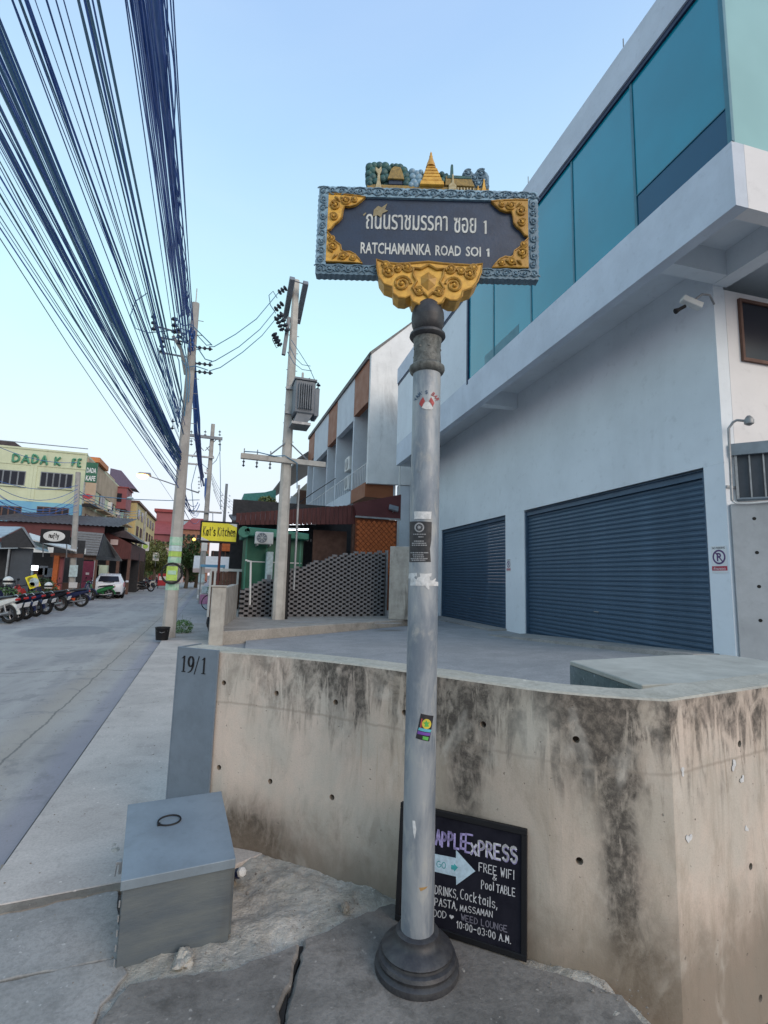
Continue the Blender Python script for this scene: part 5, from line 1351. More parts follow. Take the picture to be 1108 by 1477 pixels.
# bays by their division lines on the roof edge
bays = [Y0+.25, rowY(512, 565), rowY(487, 600), rowY(473, 640), rowY(454, 640), rowY(446, 640)]
zsill = at(512, 705, rowY(512, 700)).z
ztop = ZT0
fb = [None]*5
pan_b = [at(513, 590, rowY(512, 590)).z, None]
# underside heights measured per bay on the facade plane
hh = []
for k, (px, py) in enumerate(((513, 599), (490, 628), (473, 645), (457, 664), (446, 668))):
    hh.append(at(px, py, rowY(px, py)).z)
for k in range(5):
    a, b = bays[k], bays[k+1]
    mat = M['fasr'] if k % 2 == 0 else M['rowwhite']
    MB().box(XF-.02, XF+.28, a+.03, b-.03, hh[k], ztop-.15).build('fascia_panel', mat, row, xf=RT)
    MB().box(XF, XF+2.2, b-.12, b+.10, zsill-.6, ztop-.152).build('party_wall', M['rowwhite'], row, xf=RT)
    MB().box(XF+1.5, XF+1.6, a, b-.121, zsill-.6, ztop).build('recessed_wall', M['rowwhite'], row, xf=RT)
    MB().box(XF+1.42, XF+1.49, a+.5, b-.6, zsill+.3, zsill+2.6).build('balcony_door', M['window'], row, xf=RT)
    MB().box(XF-.04, XF+1.5, a, b-.121, zsill-.75, zsill).build('balcony_slab', M['fasr'] if k == 0 else M['rowwhite'], row, xf=RT)
    rail = MB(); rail.tube([(XF+.02, a, zsill+1.0), (XF+.02, b-.13, zsill+1.0)], .025, 5)
    n = 9 if k < 3 else 6
    for i in range(n): yy = a+.1+(b-a-.3)*i/(n-1); rail.tube([(XF+.02, yy, zsill), (XF+.02, yy, zsill+1.0)], .018, 4)
    rail.build('balcony_railing', M['white'], row, xf=RT)
MB().box(XF-.12, XF+.5, Y0+.26, bays[-1], ztop-.149, ztop+.05).build('roof_edge', M['shingle'], row, xf=RT)
MB().prism([(XF-.1, Y0-.02, ztop+.12), (ridge.x, Y0-.02, ridge.z+.12), (XF+7, Y0-.02, ridge.z+5.1), (XF+7, Y0-.02, ridge.z+4.9), (ridge.x, Y0-.02, ridge.z+.002), (XF+.0, Y0-.02, ztop+.001)], (0, bays[-1]-Y0, 0)).build('roof', M['shingle'], row, xf=RT)
# two air conditioners on the second balcony
for k in range(2):
    a = bays[1]+1.3; z = zsill+.35+1.15*k
    t = thing('air_conditioner', ('upper' if k else 'lower')+' white air conditioner stacked on the shophouse balcony', 'air conditioner', (XF+.35, a, z))
    MB().box(-.2, .25, 0, 1.0, 0, .85).build('case', M['pvcwhite'], t, bevel=.03)
    MB().lathe([(.33, 0), (.33, .03), (.05, .04)], 18).build('fan_grille', M['steel'], t, xf=Matrix.Translation((-.2, .55, .43)) @ Matrix.Rotation(R(-90), 4, 'Y'))
# the darker row further back
bY = bays[-1]
r2 = thing('far_shophouse_row', 'dark shaded shophouses with cluttered balconies beyond the white row', 'building', (XF, bY, 0))
R2 = Matrix.Translation(-Vector((XF, bY, 0)))
Y2 = rowY(388, 740)
MB().box(XF+.8, XF+8, bY+.3, Y2, 0, zsill+3.8).build('wall', M['oldconc'], r2, xf=R2)
MB().prism([(XF-.9, bY+.3, ztop-2.0), (XF-.9, bY+.3, ztop-1.8), (XF+6, bY+.3, ztop+3.6), (XF+6, bY+.3, ztop+3.4)], (0, Y2-bY, 0)).build('roof', M['shingle'], r2, xf=R2)
rr = random.Random(12)
nb = 7
for k in range(nb):
    a = bY+.5+(Y2-bY-1)*k/nb; b = a+(Y2-bY-1)/nb
    MB().box(XF+.75, XF+.85, a+.6, b-.6, zsill+.2, zsill+2.5).build('window', M['window'], r2, xf=R2)
    MB().box(XF-.5, XF+.79, a+.1, b-.2, zsill-.7, zsill-.45).build('balcony_slab', M['rowwhite'], r2, xf=R2)
    MB().box(XF-.5, XF-.42, a+.1, b-.2, zsill-.449, zsill+.55).build('balcony_front', M['rowwhite' if k % 2 else 'charcoal'], r2, xf=R2)
    MB().box(XF-.1, XF+.79, b-.2, b, 0, zsill+3.0).build('party_wall', M['brownf' if k % 3 == 0 else 'rowwhite'], r2, xf=R2)
    MB().box(XF-.35, XF+.3, a+1, a+2, zsill-2.6, zsill-1.8).build('window_hood', M['rowwhite'], r2, xf=R2)

# ------------------------------------------------------------------ restaurant front: maroon canopy, orange tiled wall, tubes
rs = thing('restaurant_front', 'maroon boarded canopy over an orange lattice tiled wall and dark open dining room', 'restaurant', (4.0, 21, 0))
RS = Matrix.Translation(-Vector((4.0, 21, 0)))
YC = 20.6
cA, cB = at(340, 757, YC), at(513, 756, YC)      # canopy front bottom
tA, tB = at(350, 741, YC), at(512, 728, YC)
# board by board
n = 26; L = cB.x-cA.x
for k in range(n):
    x = cA.x+L*k/n; w_ = L/n*.93; t = (k+.5)/n
    zb_ = cA.z+(cB.z-cA.z)*t; zt_ = tA.z+(tB.z-tA.z)*t
    MB().box(x, x+w_, YC, YC+.05+.015*(k % 2), zb_, zt_).build('fascia_board', M['maroon'], rs, xf=RS)
MB().prism([(cA.x-.1, YC+.07, cA.z+.1), (cB.x, YC+.07, cB.z+.1), (cB.x, YC+4, cB.z+1.2), (cA.x-.1, YC+6, cA.z+1.0)], (0, 0, .08)).build('canopy_roof', M['tindark'], rs, xf=RS)
# right part: tall maroon band above the orange wall
o0, o1 = at(514, 744, YC-.3), at(575, 741, YC-.3); o2 = at(577, 713, YC-.3)
MB().prism([(o0.x, YC-.3, o0.z), (o1.x+.1, YC-.3, o0.z), (o1.x+.1, YC-.3, o2.z), (o0.x-.1, YC-.3, tB.z+.02)], (0, .2, 0)).build('maroon_band', M['maroon2'], rs, xf=RS)
MB().box(o0.x-.05, o1.x+.1, YC-.36, YC-.301, o0.z-.07, o0.z).build('light_trim', M['steel'], rs, xf=RS)
MB().box(o0.x+.02, o1.x-.02, YC-.20, YC-.1, .3, o0.z-.07).build('orange_wall', M['oranged'], rs, xf=RS)
di = MB(); hx = .115; hz_ = .115; W_ = o1.x-o0.x-.06
for j in range(int((o0.z-.5)/hz_)):
    for i in range(int(W_/(2*hx))+1):
        cx_ = o0.x+.02+hx+i*2*hx+(hx if j % 2 else 0); cz_ = o0.z-.12-hz_-j*hz_
        if cx_+hx > o1.x: continue
        if cz_ < 1.8: continue
        di.prism([(cx_-hx*.86, YC-.201, cz_), (cx_, YC-.201, cz_-hz_*.86), (cx_+hx*.86, YC-.201, cz_), (cx_, YC-.201, cz_+hz_*.86)], (0, -.03, 0))
di.build('lattice_tiles', M['orange'], rs, xf=RS, kind='stuff')
MB().box(cB.x-.12, cB.x+.12, YC-.02, YC+.2, .3, cB.z).build('post', M['brownf'], rs, xf=RS)
d0, d1 = at(440, 780, YC+3).x, at(515, 780, YC+3).x
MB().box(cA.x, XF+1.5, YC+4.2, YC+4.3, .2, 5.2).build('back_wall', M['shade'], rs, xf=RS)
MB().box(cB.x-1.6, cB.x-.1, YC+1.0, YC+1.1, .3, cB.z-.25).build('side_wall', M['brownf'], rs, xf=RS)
for (xa, ya, xb, yb) in ((418, 756, 456, 755), (416, 764, 445, 763.5)):
    a, b = at(xa, ya, YC+.6), at(xb, yb, YC+.6)
    t = thing('fluorescent_tube', ('longer upper' if ya == 756 else 'shorter lower')+' lit white fluorescent tube under the maroon canopy', 'light tube', tuple(a), 0, 'lit tubes under the canopy')
    MB().tube([a, b], .035, 8).build('tube', M['tubeglow'], t, xf=Matrix.Translation(-a))
    MB().box(a.x, b.x, a.y-.02, a.y+.05, a.z+.036, a.z+.09).build('fitting', M['pvcwhite'], t, xf=Matrix.Translation(-a))
# hanging glasses and bottles in the dark interior, chairs
for k in range(9):
    p = at(444+k*4.6, 779+rr.uniform(-1, 1), YC+1.6)
    t = thing('hanging_lantern', 'small pale lantern hanging in a row inside the dark dining room', 'lantern', tuple(p), 0, 'lanterns inside the restaurant')
    MB().lathe([(.03, -.06), (.055, 0), (.03, .06)], 8).build('shade', M['stickergrey'], t); MB().tube([(0, 0, .06), (0, 0, .5)], .006, 4).build('cord', M['black'], t)
for k in range(5):
    p = at(446+k*11, 800, YC+.9); zf = PZ
    t = thing('bar_stool', 'dark bar stool standing in the dim restaurant behind the screen wall', 'stool', (p.x, p.y, zf), 0, 'bar stools in the restaurant')
    MB().lathe([(.17, 1.5), (.19, 1.53), (.17, 1.58)], 12).build('seat', M['brownf'], t)
    for s1 in (-1, 1):
        for s2 in (-1, 1): MB().tube([(s1*.2, s2*.2, 0), (s1*.12, s2*.12, 1.5)], .018, 5).build('leg', M['brownf'], t)
# floodlight under the white wall
fl = at(568, 733, YC-.4); t = thing('floodlight', 'small square floodlight bracketed beside the maroon band', 'floodlight', tuple(fl))
MB().cb((0, 0, 0), (.42, .10, .28)).build('housing', M['trafo'], t, bevel=.015, xf=Matrix.Rotation(R(-35), 4, 'X') @ Matrix.Rotation(R(15), 4, 'Y')); MB().tube([(0, 0, -.1), (0, .3, -.3)], .02, 5).build('bracket', M['steel'], t)
# downpipe at the garage's far end
a, b = at(577, 672, 21.5), at(576, 745, 21.5); o = MB().tube([a, (a.x+.01, a.y, b.z-2.5)], .04, 6).build('downpipe', M['pvcwhite']); tag(o, 'slim white downpipe on the end wall left of the sign pole', 'pipe')

# ------------------------------------------------------------------ green kiosk with air conditioner and cabinet
YK = 18.9
kA, kB = at(355, 800, YK), at(437, 800, YK); zr = at(400, 773, YK).z
kx = at(385, 800, YK).x
kk = thing('green_kiosk', 'dark green sheet-metal kiosk with a teal-green roof beside the concrete pole', 'kiosk', (kA.x, YK, PZ))
KI = Matrix.Translation(-Vector((kA.x, YK, PZ)))
MB().box(kA.x, kB.x, YK, YK+2.2, PZ, zr).build('wall', M['greenk'], kk, xf=KI)
for fx in (.0, .35, .72, .95):
    x = kA.x+(kB.x-kA.x)*fx; MB().box(x-.03, x+.03, YK-.025, YK-.001, PZ, zr).build('corner_strip', M['greenroof'], kk, xf=KI)
MB().box(kA.x+.05, kB.x-.05, YK-.02, YK-.002, zr-1.0, zr-.96).build('pale_rail', M['pvcwhite'], kk, xf=KI)
rA, rB = at(352, 762, YK-.4), at(446, 770, YK-.4)
YR = YK-.45
MB().prism([at(352, 772, YR), at(446, 779, YR), at(446, 770, YR), at(400, 763.5, YR), at(358, 760, YR), at(352, 763, YR)], (0, 2.8, 0)).build('roof', M['greenroof'], kk, xf=KI, bevel=.03)
MB().lathe([(.20, 0), (.20, .3)], 16).build('curled_gutter_end', M['greenroof'], kk, xf=KI @ Matrix.Translation((rA.x+.02, YK-.45, at(352, 767, YR).z)) @ Matrix.Rotation(R(-90), 4, 'X'))
p = at(368, 784, YK-.85); p1 = at(395, 768, YK-.85)
t = thing('air_conditioner', 'white air conditioner outdoor unit hung on the green kiosk wall', 'air conditioner', (p.x, YK-.85, p.z))
aw, ah = p1.x-p.x, p1.z-p.z
MB().box(0, aw, 0, .3, 0, ah).build('case', M['pvcwhite'], t, bevel=.02)
MB().lathe([(ah*.40, 0), (ah*.42, .02), (ah*.40, .035), (ah*.1, .03)], 24).build('fan_grille', M['trafo'], t, xf=Matrix.Translation((aw*.36, 0, ah*.5)) @ Matrix.Rotation(R(90), 4, 'X'))
for k in range(8):
    a = k*math.pi/4; MB().tube([(aw*.36, -.04, ah*.5), (aw*.36+ah*.38*math.cos(a), -.04, ah*.5+ah*.38*math.sin(a))], .008, 4).build('grille_spoke', M['pvcwhite'], t)
for k in (0.15, .85): MB().box(aw*k-.02, aw*k+.02, 0, .84, -.06, -.001).build('bracket', M['steel'], t)
p = at(383, 838, YK-.5); p1 = at(395, 796, YK-.5)
t = thing('utility_cabinet', 'tall pale grey cabinet standing in front of the green kiosk', 'cabinet', (p.x, YK-.5, PZ))
MB().box(0, p1.x-p.x, 0, .35, .4, p1.z-PZ).build('case', M['posterw'], t, bevel=.02); MB().box(.05, p1.x-p.x-.05, -.01, 0, .9, 1.35).build('grille', M['trafo'], t)
MB().box(.04, p1.x-p.x-.04, .04, .3, 0, .4).build('stand', M['steel'], t)
pp = [at(362, 850, 16.2), at(362, 809, 16.2), at(354, 808, 16.2)]
o = MB().tube([(pp[0].x, 16.2, PZ+.4), pp[1], pp[2]], .03, 6).build('bent_pipe', M['pvcwhite']); tag(o, 'bent white pipe standing at the left end of the brick screen', 'pipe')
pp = at(428, 860, 15.9)
zt = zat(pp.x, 15.9, 700)
o = MB().tube([(pp.x-.1, 15.9, PZ+.9), (pp.x-.1, 15.9, zt)], .035, 6).build('conduit_pipe', M['steel']); tag(o, 'thin grey conduit rising right of the concrete transformer pole', 'pipe')
# ------------------------------------------------------------------ utility poles
def sqpole(mb, x, y, z0, z1, w0, w1, d=(0, 0), ch=.22):
    """square tapered pole with chamfered corners"""
    def ring(w, cx, cy, z):
        c = w*ch; h = w/2
        return [(cx-h+c, cy-h, z), (cx+h-c, cy-h, z), (cx+h, cy-h+c, z), (cx+h, cy+h-c, z), (cx+h-c, cy+h, z), (cx-h+c, cy+h, z), (cx-h, cy+h-c, z), (cx-h, cy-h+c, z)]
    a = ring(w0, x, y, z0); b = ring(w1, x+d[0], y+d[1], z1)
    return mb.add(a+b, [tuple(reversed(range(8))), tuple(range(8, 16))]+[(i, (i+1) % 8, 8+(i+1) % 8, 8+i) for i in range(8)])
def insulator(parent, mat, a, b, r=.05, n=3, name='insulator'):
    a, b = Vector(a), Vector(b); d = b-a; mb = MB(); L = d.length; q = d.to_track_quat('Z', 'Y').to_matrix().to_4x4()
    prof = [(.012, 0)]
    for k in range(n):
        z = L*(k+.3)/n; prof += [(.018, z-.02), (r, z), (r*.85, z+L*.08), (.018, z+L*.12)]
    prof.append((.012, L)); mb.lathe(prof, 10, (0, 0, 0), Matrix.Translation(a) @ q)
    return mb.build(name, mat, parent)
def wire(pts, r, mb=None, n=5):
    mb = mb or MB(); mb.tube(pts, r, n); return mb
def sagpts(a, b, sag, n=14):
    a, b = Vector(a), Vector(b)
    return [a+(b-a)*(k/n)-Vector((0, 0, sag*4*(k/n)*(1-k/n))) for k in range(n+1)]

# P1: kerbside pole
P1 = Vector((-.84, 14.15, 0)); P1H = 9.05
p1 = thing('utility_pole', 'tall grey concrete utility pole on the kerb with green and lime posters', 'utility pole', tuple(P1), 0, 'concrete utility poles')
sqpole(MB(), 0, 0, -.1, P1H, .33, .19).build('shaft', M['polec'], p1)
P1I = lambda px, py, Y=14.15: at(px, py, Y)-P1
MB().tube([(0, 0, P1H), (0, 0, P1H+.45)], .015, 5).build('lightning_rod', M['steel'], p1)
def zpx(y): return zat(P1.x, P1.y, y)
for ya, yb, mat in ((775, 787, 'postergreen'), (787.6, 795, 'posterw'), (795.6, 803, 'posterlime'), (804, 812, 'postergreen'), (842, 851, 'postergreen')):
    za, zb_ = zpx(yb), zpx(ya); w_ = .33-.014*((za+zb_)/2)+.008
    sqpole(MB(), 0, 0, za, zb_, w_, w_).build('poster_wrap', M[mat], p1)
rg = at(248, 827, 13.9)-P1
MB().tube([(rg.x+.24*math.cos(R(a)), rg.y, rg.z+.25*math.sin(R(a))) for a in range(0, 360, 15)], .028, 8, closed=True).build('black_hoop', M['rubber'], p1, smooth=True)
MB().cb((rg.x, rg.y+.02, rg.z), (.26, .02, .36)).build('hoop_notice', M['posterlime'], p1); MB().cb((rg.x, rg.y+.005, rg.z+.02), (.2, .012, .1)).build('notice_band', M['postergreen'], p1)
for k in range(9): MB().tube([(.0, -.02, 5.2+.42*k), (.24, -.02, 5.2+.42*k)], .010, 5).build('step_bolt', M['steel'], p1)
for px, ys in ((253, (609, 619, 629, 638, 647)),):
    for k, y in enumerate(ys):
        c = at(px+2-k*.8, y, 14.15)-P1; insulator(p1, M['insul'], (c.x-.09, c.y-.1, c.z-.05), (c.x-.09, c.y-.1, c.z+.06), .055, 1)
# steel outrigger arms with drop-out insulators towards the street
for (a, b, z_) in (((222, 470), (268, 482), 0), ((228, 486), (270, 494), 0), ((230, 508), (268, 515), 0)):
    A_, B_ = P1I(*a), P1I(*b); MB().tube([A_, B_], .028, 4).build('outrigger_arm', M['steel'], p1)
for (xx, y0_, y1_, r_) in ((222, 452, 478, .075), (234, 488, 510, .075), (252, 455, 482, .09), (258, 470, 500, .07)):
    insulator(p1, M['insul'], P1I(xx, y1_), P1I(xx, y0_), r_, 3)
MB().tube([P1I(250, 485), P1I(262, 505), P1I(268, 540)], .05, 8).build('cable_gland', M['polec'], p1)
for y_ in (500, 523, 535):
    a = P1I(277, y_); b = a+Vector((.42, 0, .02)); insulator(p1, M['insul'], a, b+Vector((.12, 0, 0)), .055, 4, 'strain_insulator')
# looped jumper
for q_ in (((252, 458), (264, 470), (276, 468), (286, 478), (300, 492), (306, 498)), ((262, 482), (272, 492), (284, 500), (296, 518), (306, 521)), ((262, 520), (270, 530), (282, 528), (300, 534)), ((266, 480), (262, 500), (268, 520), (270, 560), (266, 600)), ((272, 470), (266, 500), (274, 540), (272, 580)), ((236, 480), (244, 490), (258, 486), (270, 496)), ((250, 500), (258, 520), (262, 560), (258, 610)), ((256, 470), (262, 450), (270, 440), (276, 452))):
    wire([P1I(x, y, 13.95) for x, y in q_], .016).build('jumper_wire', M['cable2'], p1)
lp = [P1I(*q) for q in ((212, 423), (196, 434), (188, 455), (196, 474), (214, 480), (236, 478), (262, 474), (285, 484), (298, 498), (306, 497))]
wire(lp, .014).build('jumper_loop', M['cable2'], p1)
# planter / bucket and bush at its foot
bk = gz(236, 921); o = thing('black_bucket', 'black bucket standing against the foot of the kerbside pole', 'bucket', (bk.x-.02, bk.y-.25, -.0))
MB().lathe([(.14, 0), (.165, .27), (.175, .28), (.175, .30), (.155, .30), (.14, .1)], 20).build('body', M['black'], o, smooth=True)
MB().tube([(.17, 0, .28), (.12, -.10, .22), (0, -.18, .18), (-.12, -.10, .22), (-.17, 0, .28)], .006, 5).build('handle', M['steel'], o)

def leafball(mb, c, rx, ry, rz, n, s, rd_):
    for k in range(n):
        while True:
            v = Vector((rd_.uniform(-1, 1), rd_.uniform(-1, 1), rd_.uniform(-1, 1)))
            if .15 < v.length < 1: break
        v = v.normalized()*(v.length**.5)
        p = Vector(c)+Vector((v.x*rx, v.y*ry, v.z*rz))
        q = Matrix.Rotation(rd_.uniform(0, 6.28), 3, 'Z') @ Matrix.Rotation(rd_.uniform(-1.2, 1.2), 3, 'X') @ Matrix.Rotation(rd_.uniform(-.6, .6), 3, 'Y')
        ss = s*rd_.uniform(.6, 1.4)
        pts = [q @ Vector(t) for t in ((0, -ss, 0), (ss*.45, 0, .12*ss), (0, ss, 0), (-ss*.45, 0, .12*ss))]
        mb.add([p+t for t in pts], [(0, 1, 2, 3)])
    return mb
rl_ = random.Random(21)
bs = gz(262, 912)
bu = thing('weedy_bush', 'small leafy weed bush growing at the foot of the kerbside pole', 'bush', (bs.x, bs.y, 0))
leafball(MB(), (0, 0, .14), .30, .4, .20, 900, .028, rl_).build('leaves', M['leaf'], bu)
for k in range(7):
    a = rl_.uniform(0, 6.28); MB().tube([(0, 0, 0), (.1*math.cos(a), .1*math.sin(a), .2), (.22*math.cos(a), .3*math.sin(a), .32+rl_.uniform(0, .15))], [.006, .004, .002], 4).build('stem', M['leafd'], bu)
for k in range(6):
    p = gz(275+k*2, 905+k*2); 
# P2: pole carrying the transformer
P2 = Vector((2.12, 15.9, PZ)); zz2 = lambda y: zat(P2.x, P2.y, y)
p2 = thing('utility_pole', 'pale concrete utility pole with transformer and long crossarm beside the green kiosk', 'utility pole', tuple(P2), 0, 'concrete utility poles')
P2I = lambda px, py, dy=0: at(px, py, 15.9+dy)-P2
T2 = zz2(405)-PZ
sqpole(MB(), 0, 0, 0, T2, .38, .20).build('shaft', M['polew'], p2)
sqpole(MB(), -.02, -.1, 0, zz2(825)-PZ, .34, .33).build('concrete_stub', M['polew'], p2)
sqpole(MB(), .22, .02, 0, zz2(770)-PZ, .14, .12).build('dark_riser_cover', M['black'], p2)
a, b = P2I(347, 658), P2I(468, 669)
b.z = a.z - .02
MB().prism([(a.x, -.24, a.z-.11), (b.x, -.24, b.z-.11), (b.x, -.24, b.z+.06), (a.x, -.24, a.z+.06)], (0, .14, 0)).build('crossarm', M['polew'], p2, bevel=.01)
for x_ in (-.5, .55): MB().tube([(x_*1.2, -.17, a.z+.04), (0, -.12, a.z+.62)], .022, 4).build('arm_brace', M['steel'], p2)
for px in (351, 370, 389): 
    c = P2I(px, 668); insulator(p2, M['insul'], (c.x, -.17, a.z-.36), (c.x, -.17, a.z-.12), .045, 2); MB().tube([(c.x, -.17, a.z+.06), (c.x, -.17, a.z+.22)], .018, 5).build('arm_pin', M['steel'], p2)
wire([(P2I(350, 0).x, -.17, a.z+.12) if False else Vector((a.x+.1, -.26, a.z+.1)), Vector((a.x+.5, -.26, a.z+.12)), Vector((a.x+1.0, -.26, a.z+.05)), Vector((-.1, -.26, a.z+.1)), Vector((.3, -.26, a.z-.1)), Vector((.35, -.2, a.z-.9))], .018).build('arm_cable', M['cable2'], p2)
# twin crossarms seen end-on near the top
for (x_, y_, L_) in ((-.06, 0, 0), (.32, 0, 0)):
    pass
ar0, ar1 = P2I(419, 402), P2I(414, 455)
def arm(pa_, pb_, name='end_arm', w=.16):
    d = Vector(pb_)-Vector(pa_); m_ = Matrix.Translation(Vector(pa_)) @ d.to_track_quat('Z', 'X').to_matrix().to_4x4()
    return MB().box(-w/2, w/2, -w/2, w/2, 0, d.length, m_).build(name, M['trafo'], p2, bevel=.01)
# arms run towards and away from the street (receding), so they look steep from here
za_ = zz2(430)-PZ
arm((-.20, -.55, za_+.35), (-.20, .75, za_-.35), w=.17); arm((.24, -.55, za_+.30), (.24, .85, za_-.40), w=.17)
MB().tube([(-.2, -.45, za_+.33), (.24, -.45, za_+.29)], .02, 5).build('tie_bar', M['steel'], p2)
arm(P2I(417, 458), P2I(409, 512), 'fuse_arm', .12)
for (p_, q_) in (((413, 415), (401, 423)), ((408, 437), (396, 448)), ((408, 452), (396, 462))): insulator(p2, M['insul'], P2I(*p_), P2I(*q_), .10, 3, 'strain_insulator')
for (p_, q_) in (((399, 458), (408, 478)), ((405, 452), (416, 480)), ((395, 480), (405, 500)), ((395, 482), (401, 496))): insulator(p2, M['insul'], P2I(*p_, -.2), P2I(*q_, -.2), .10, 4, 'drop_fuse')
lp = [P2I(*q) for q in ((400, 430), (394, 420), (388, 426), (390, 440), (398, 452))]
wire(lp, .014).build('jumper_loop', M['cable2'], p2)
lp = [P2I(*q) for q in ((395, 482), (393, 490), (399, 502), (404, 498))]
wire(lp, .014).build('fuse_hook', M['steel'], p2)
for k in range(8): MB().tube([(-.17, 0, 5.6+.6*k), (.19, 0, 5.6+.6*k)], .012, 5).build('step_bolt', M['steel'], p2)
tf0, tf1 = P2I(421, 600, -.3), P2I(452, 558, -.3)
tr = thing('transformer', 'grey pole-mounted transformer with cooling fins hung on the pale pole', 'transformer', tuple(P2+Vector((0, 0, tf0.z))))
x0_, x1_, h_ = tf0.x, tf1.x, tf1.z-tf0.z
MB().box(x0_, x1_, -.75, .0, 0, h_).build('tank', M['trafo'], tr, bevel=.03)
for k in range(9):
    x = x0_+.05+(x1_-x0_-.1)*k/8
    if .12 < k/8 < .9: MB().box(x-.012, x+.012, -.86, -.751, .12, h_-.12).build('cooling_fin', M['trafo'], tr)
for k in range(6):
    y = -.68+.12*k; MB().box(x1_+.001, x1_+.14, y-.012, y+.012, -.02, h_-.2).build('cooling_fin', M['trafo'], tr)
MB().box(x0_-.03, x1_+.03, -.79, .03, h_+.001, h_+.06).build('lid', M['trafo'], tr)
MB().prism([(x0_+.1, -.7, 0), (x1_-.05, -.7, 0), (x1_-.2, -.7, -.28), (x0_+.02, -.7, -.28)], (0, .6, 0)).build('tank_base', M['trafo'], tr)
MB().box(x0_-.05, x1_-.1, -.72, .0, -.36, -.281).build('base_channel', M['steel'], tr)
MB().tube([(x0_+.28, -.3, h_+.06), (x0_+.28, -.3, h_+.42)], .035, 6).build('stack', M['steel'], tr)
for (p_, q_) in (((443, 558), (447, 545)), ((457, 570), (460, 552)), ((452, 575), (458, 560))):
    insulator(tr, M['insul'], P2I(*p_, -.3)-Vector((0, 0, tf0.z)), P2I(*q_, -.3)-Vector((0, 0, tf0.z)), .075, 3, 'bushing')
MB().tube([P2I(446, 548, -.3)-Vector((0, 0, tf0.z)), P2I(460, 553, -.3)-Vector((0, 0, tf0.z))], .02, 4).build('bushing_bar', M['steel'], tr)
for z_ in (.1, h_-.15): MB().box(-.16, x0_, -.2, -.1, z_, z_+.09).build('mounting_bracket', M['steel'], tr)
cabs = 'slack wires between the two concrete poles'
def cable(label, pts, r=.012, mat='cable', group=None, n=4, name='overhead_cable', cat='cable'):
    p0 = Vector(pts[0]); o = wire([Vector(p)-p0 for p in pts], r, None, n).build(name, M[mat]); o.location = p0
    return tag(o, label, cat, group)
for k, (pts, lab) in enumerate(((((302, 500), (309, 500), (340, 482), (370, 460), (401, 423)), 'upper'), (((302, 523), (311, 520), (345, 500), (375, 475), (397, 448)), 'middle'), (((302, 535), (318, 530), (350, 508), (378, 484), (396, 462)), 'lowest'))):
    P_ = [at(x, y, 14.15+1.75*i/4) for i, (x, y) in enumerate(pts)]
    cable(lab+' of three slack wires joining the kerbside pole to the transformer pole', P_, .013, 'cable2', cabs)
for k, (pts, lab) in enumerate((((( 420, 490), (432, 508), (446, 530), (454, 548)), 'outermost'), ((( 418, 500), (426, 516), (436, 526), (448, 528)), 'middle'), ((( 415, 508), (424, 524), (436, 533), (450, 535)), 'innermost'))):
    cable(lab+' drop wire hanging from the pole top to the transformer', [at(x, y, 15.6) for x, y in pts], .011, 'cable2', 'drop wires to the transformer')

# P3: pole beyond, with crossarms; P4: thin far pole; PL: left pole
P3 = Vector((-.36, 34.0, 0)); z3 = lambda y: zat(P3.x, P3.y, y)
p3 = thing('utility_pole', 'weathered concrete pole with two crossarms seen behind the kerbside pole', 'utility pole', tuple(P3), 0, 'concrete utility poles')
sqpole(MB(), 0, 0, 0, z3(612), .36, .24).build('shaft', M['polec'], p3)
P3I = lambda px, py: at(px, py, 34.0)-P3
for (xa, xb, y, w_) in ((272, 321, 631, .18), (270, 309, 659, .10), (268, 290, 669, .09), (272, 320, 738, .10)):
    a, b = P3I(xa, y), P3I(xb, y+1.5); MB().box(a.x, b.x, -.32, -.18, b.z-w_, b.z).build('crossarm', M['steel' if w_ < .15 else 'trafo'], p3)
for px in (276, 296, 317): insulator(p3, M['insul'], P3I(px, 629), P3I(px+.3, 620), .09, 2)
for px in (276, 317): insulator(p3, M['insul'], P3I(px, 643), P3I(px, 633), .10, 2)
for (a, b) in (((312, 634), (296, 650)), ((280, 634), (294, 650)), ((309, 660), (298, 645)), ((277, 660), (290, 640))): MB().tube([P3I(*a), P3I(*b)], .025, 4).build('arm_brace', M['steel'], p3)
for k, y in enumerate((690, 696, 700, 705, 710)): c = P3I(287, y); insulator(p3, M['insul'], c, c+Vector((0, 0, .14)), .08, 1)
for (a, b, m_) in (((300, 678), (303, 670), 'insul'), ((296, 684), (301, 676), 'pinkw')): insulator(p3, M[m_], P3I(*a), P3I(*b), .12, 2)
for q in (((290, 668), (300, 676), (312, 664), (318, 650), (318, 638)), ((284, 668), (276, 700), (280, 742)), ((290, 680), (300, 720), (302, 740)), ((307, 738), (307, 760)), ((317, 642), (318, 690), (318, 735))):
    wire([P3I(*p) for p in q], .022).build('jumper_wire', M['cable2'], p3)
wire([P3I(298, 690), P3I(297, 715), P3I(300, 738)], .10, None, 8).build('cable_coil', M['cable'], p3)
for (ya, yb, mat) in ((828, 840, 'posterw'), (843, 850, 'stickerw'), (858, 863, 'stickerw')): sqpole(MB(), 0, 0, z3(yb), z3(ya), .38, .38).build('poster_wrap', M[mat], p3)
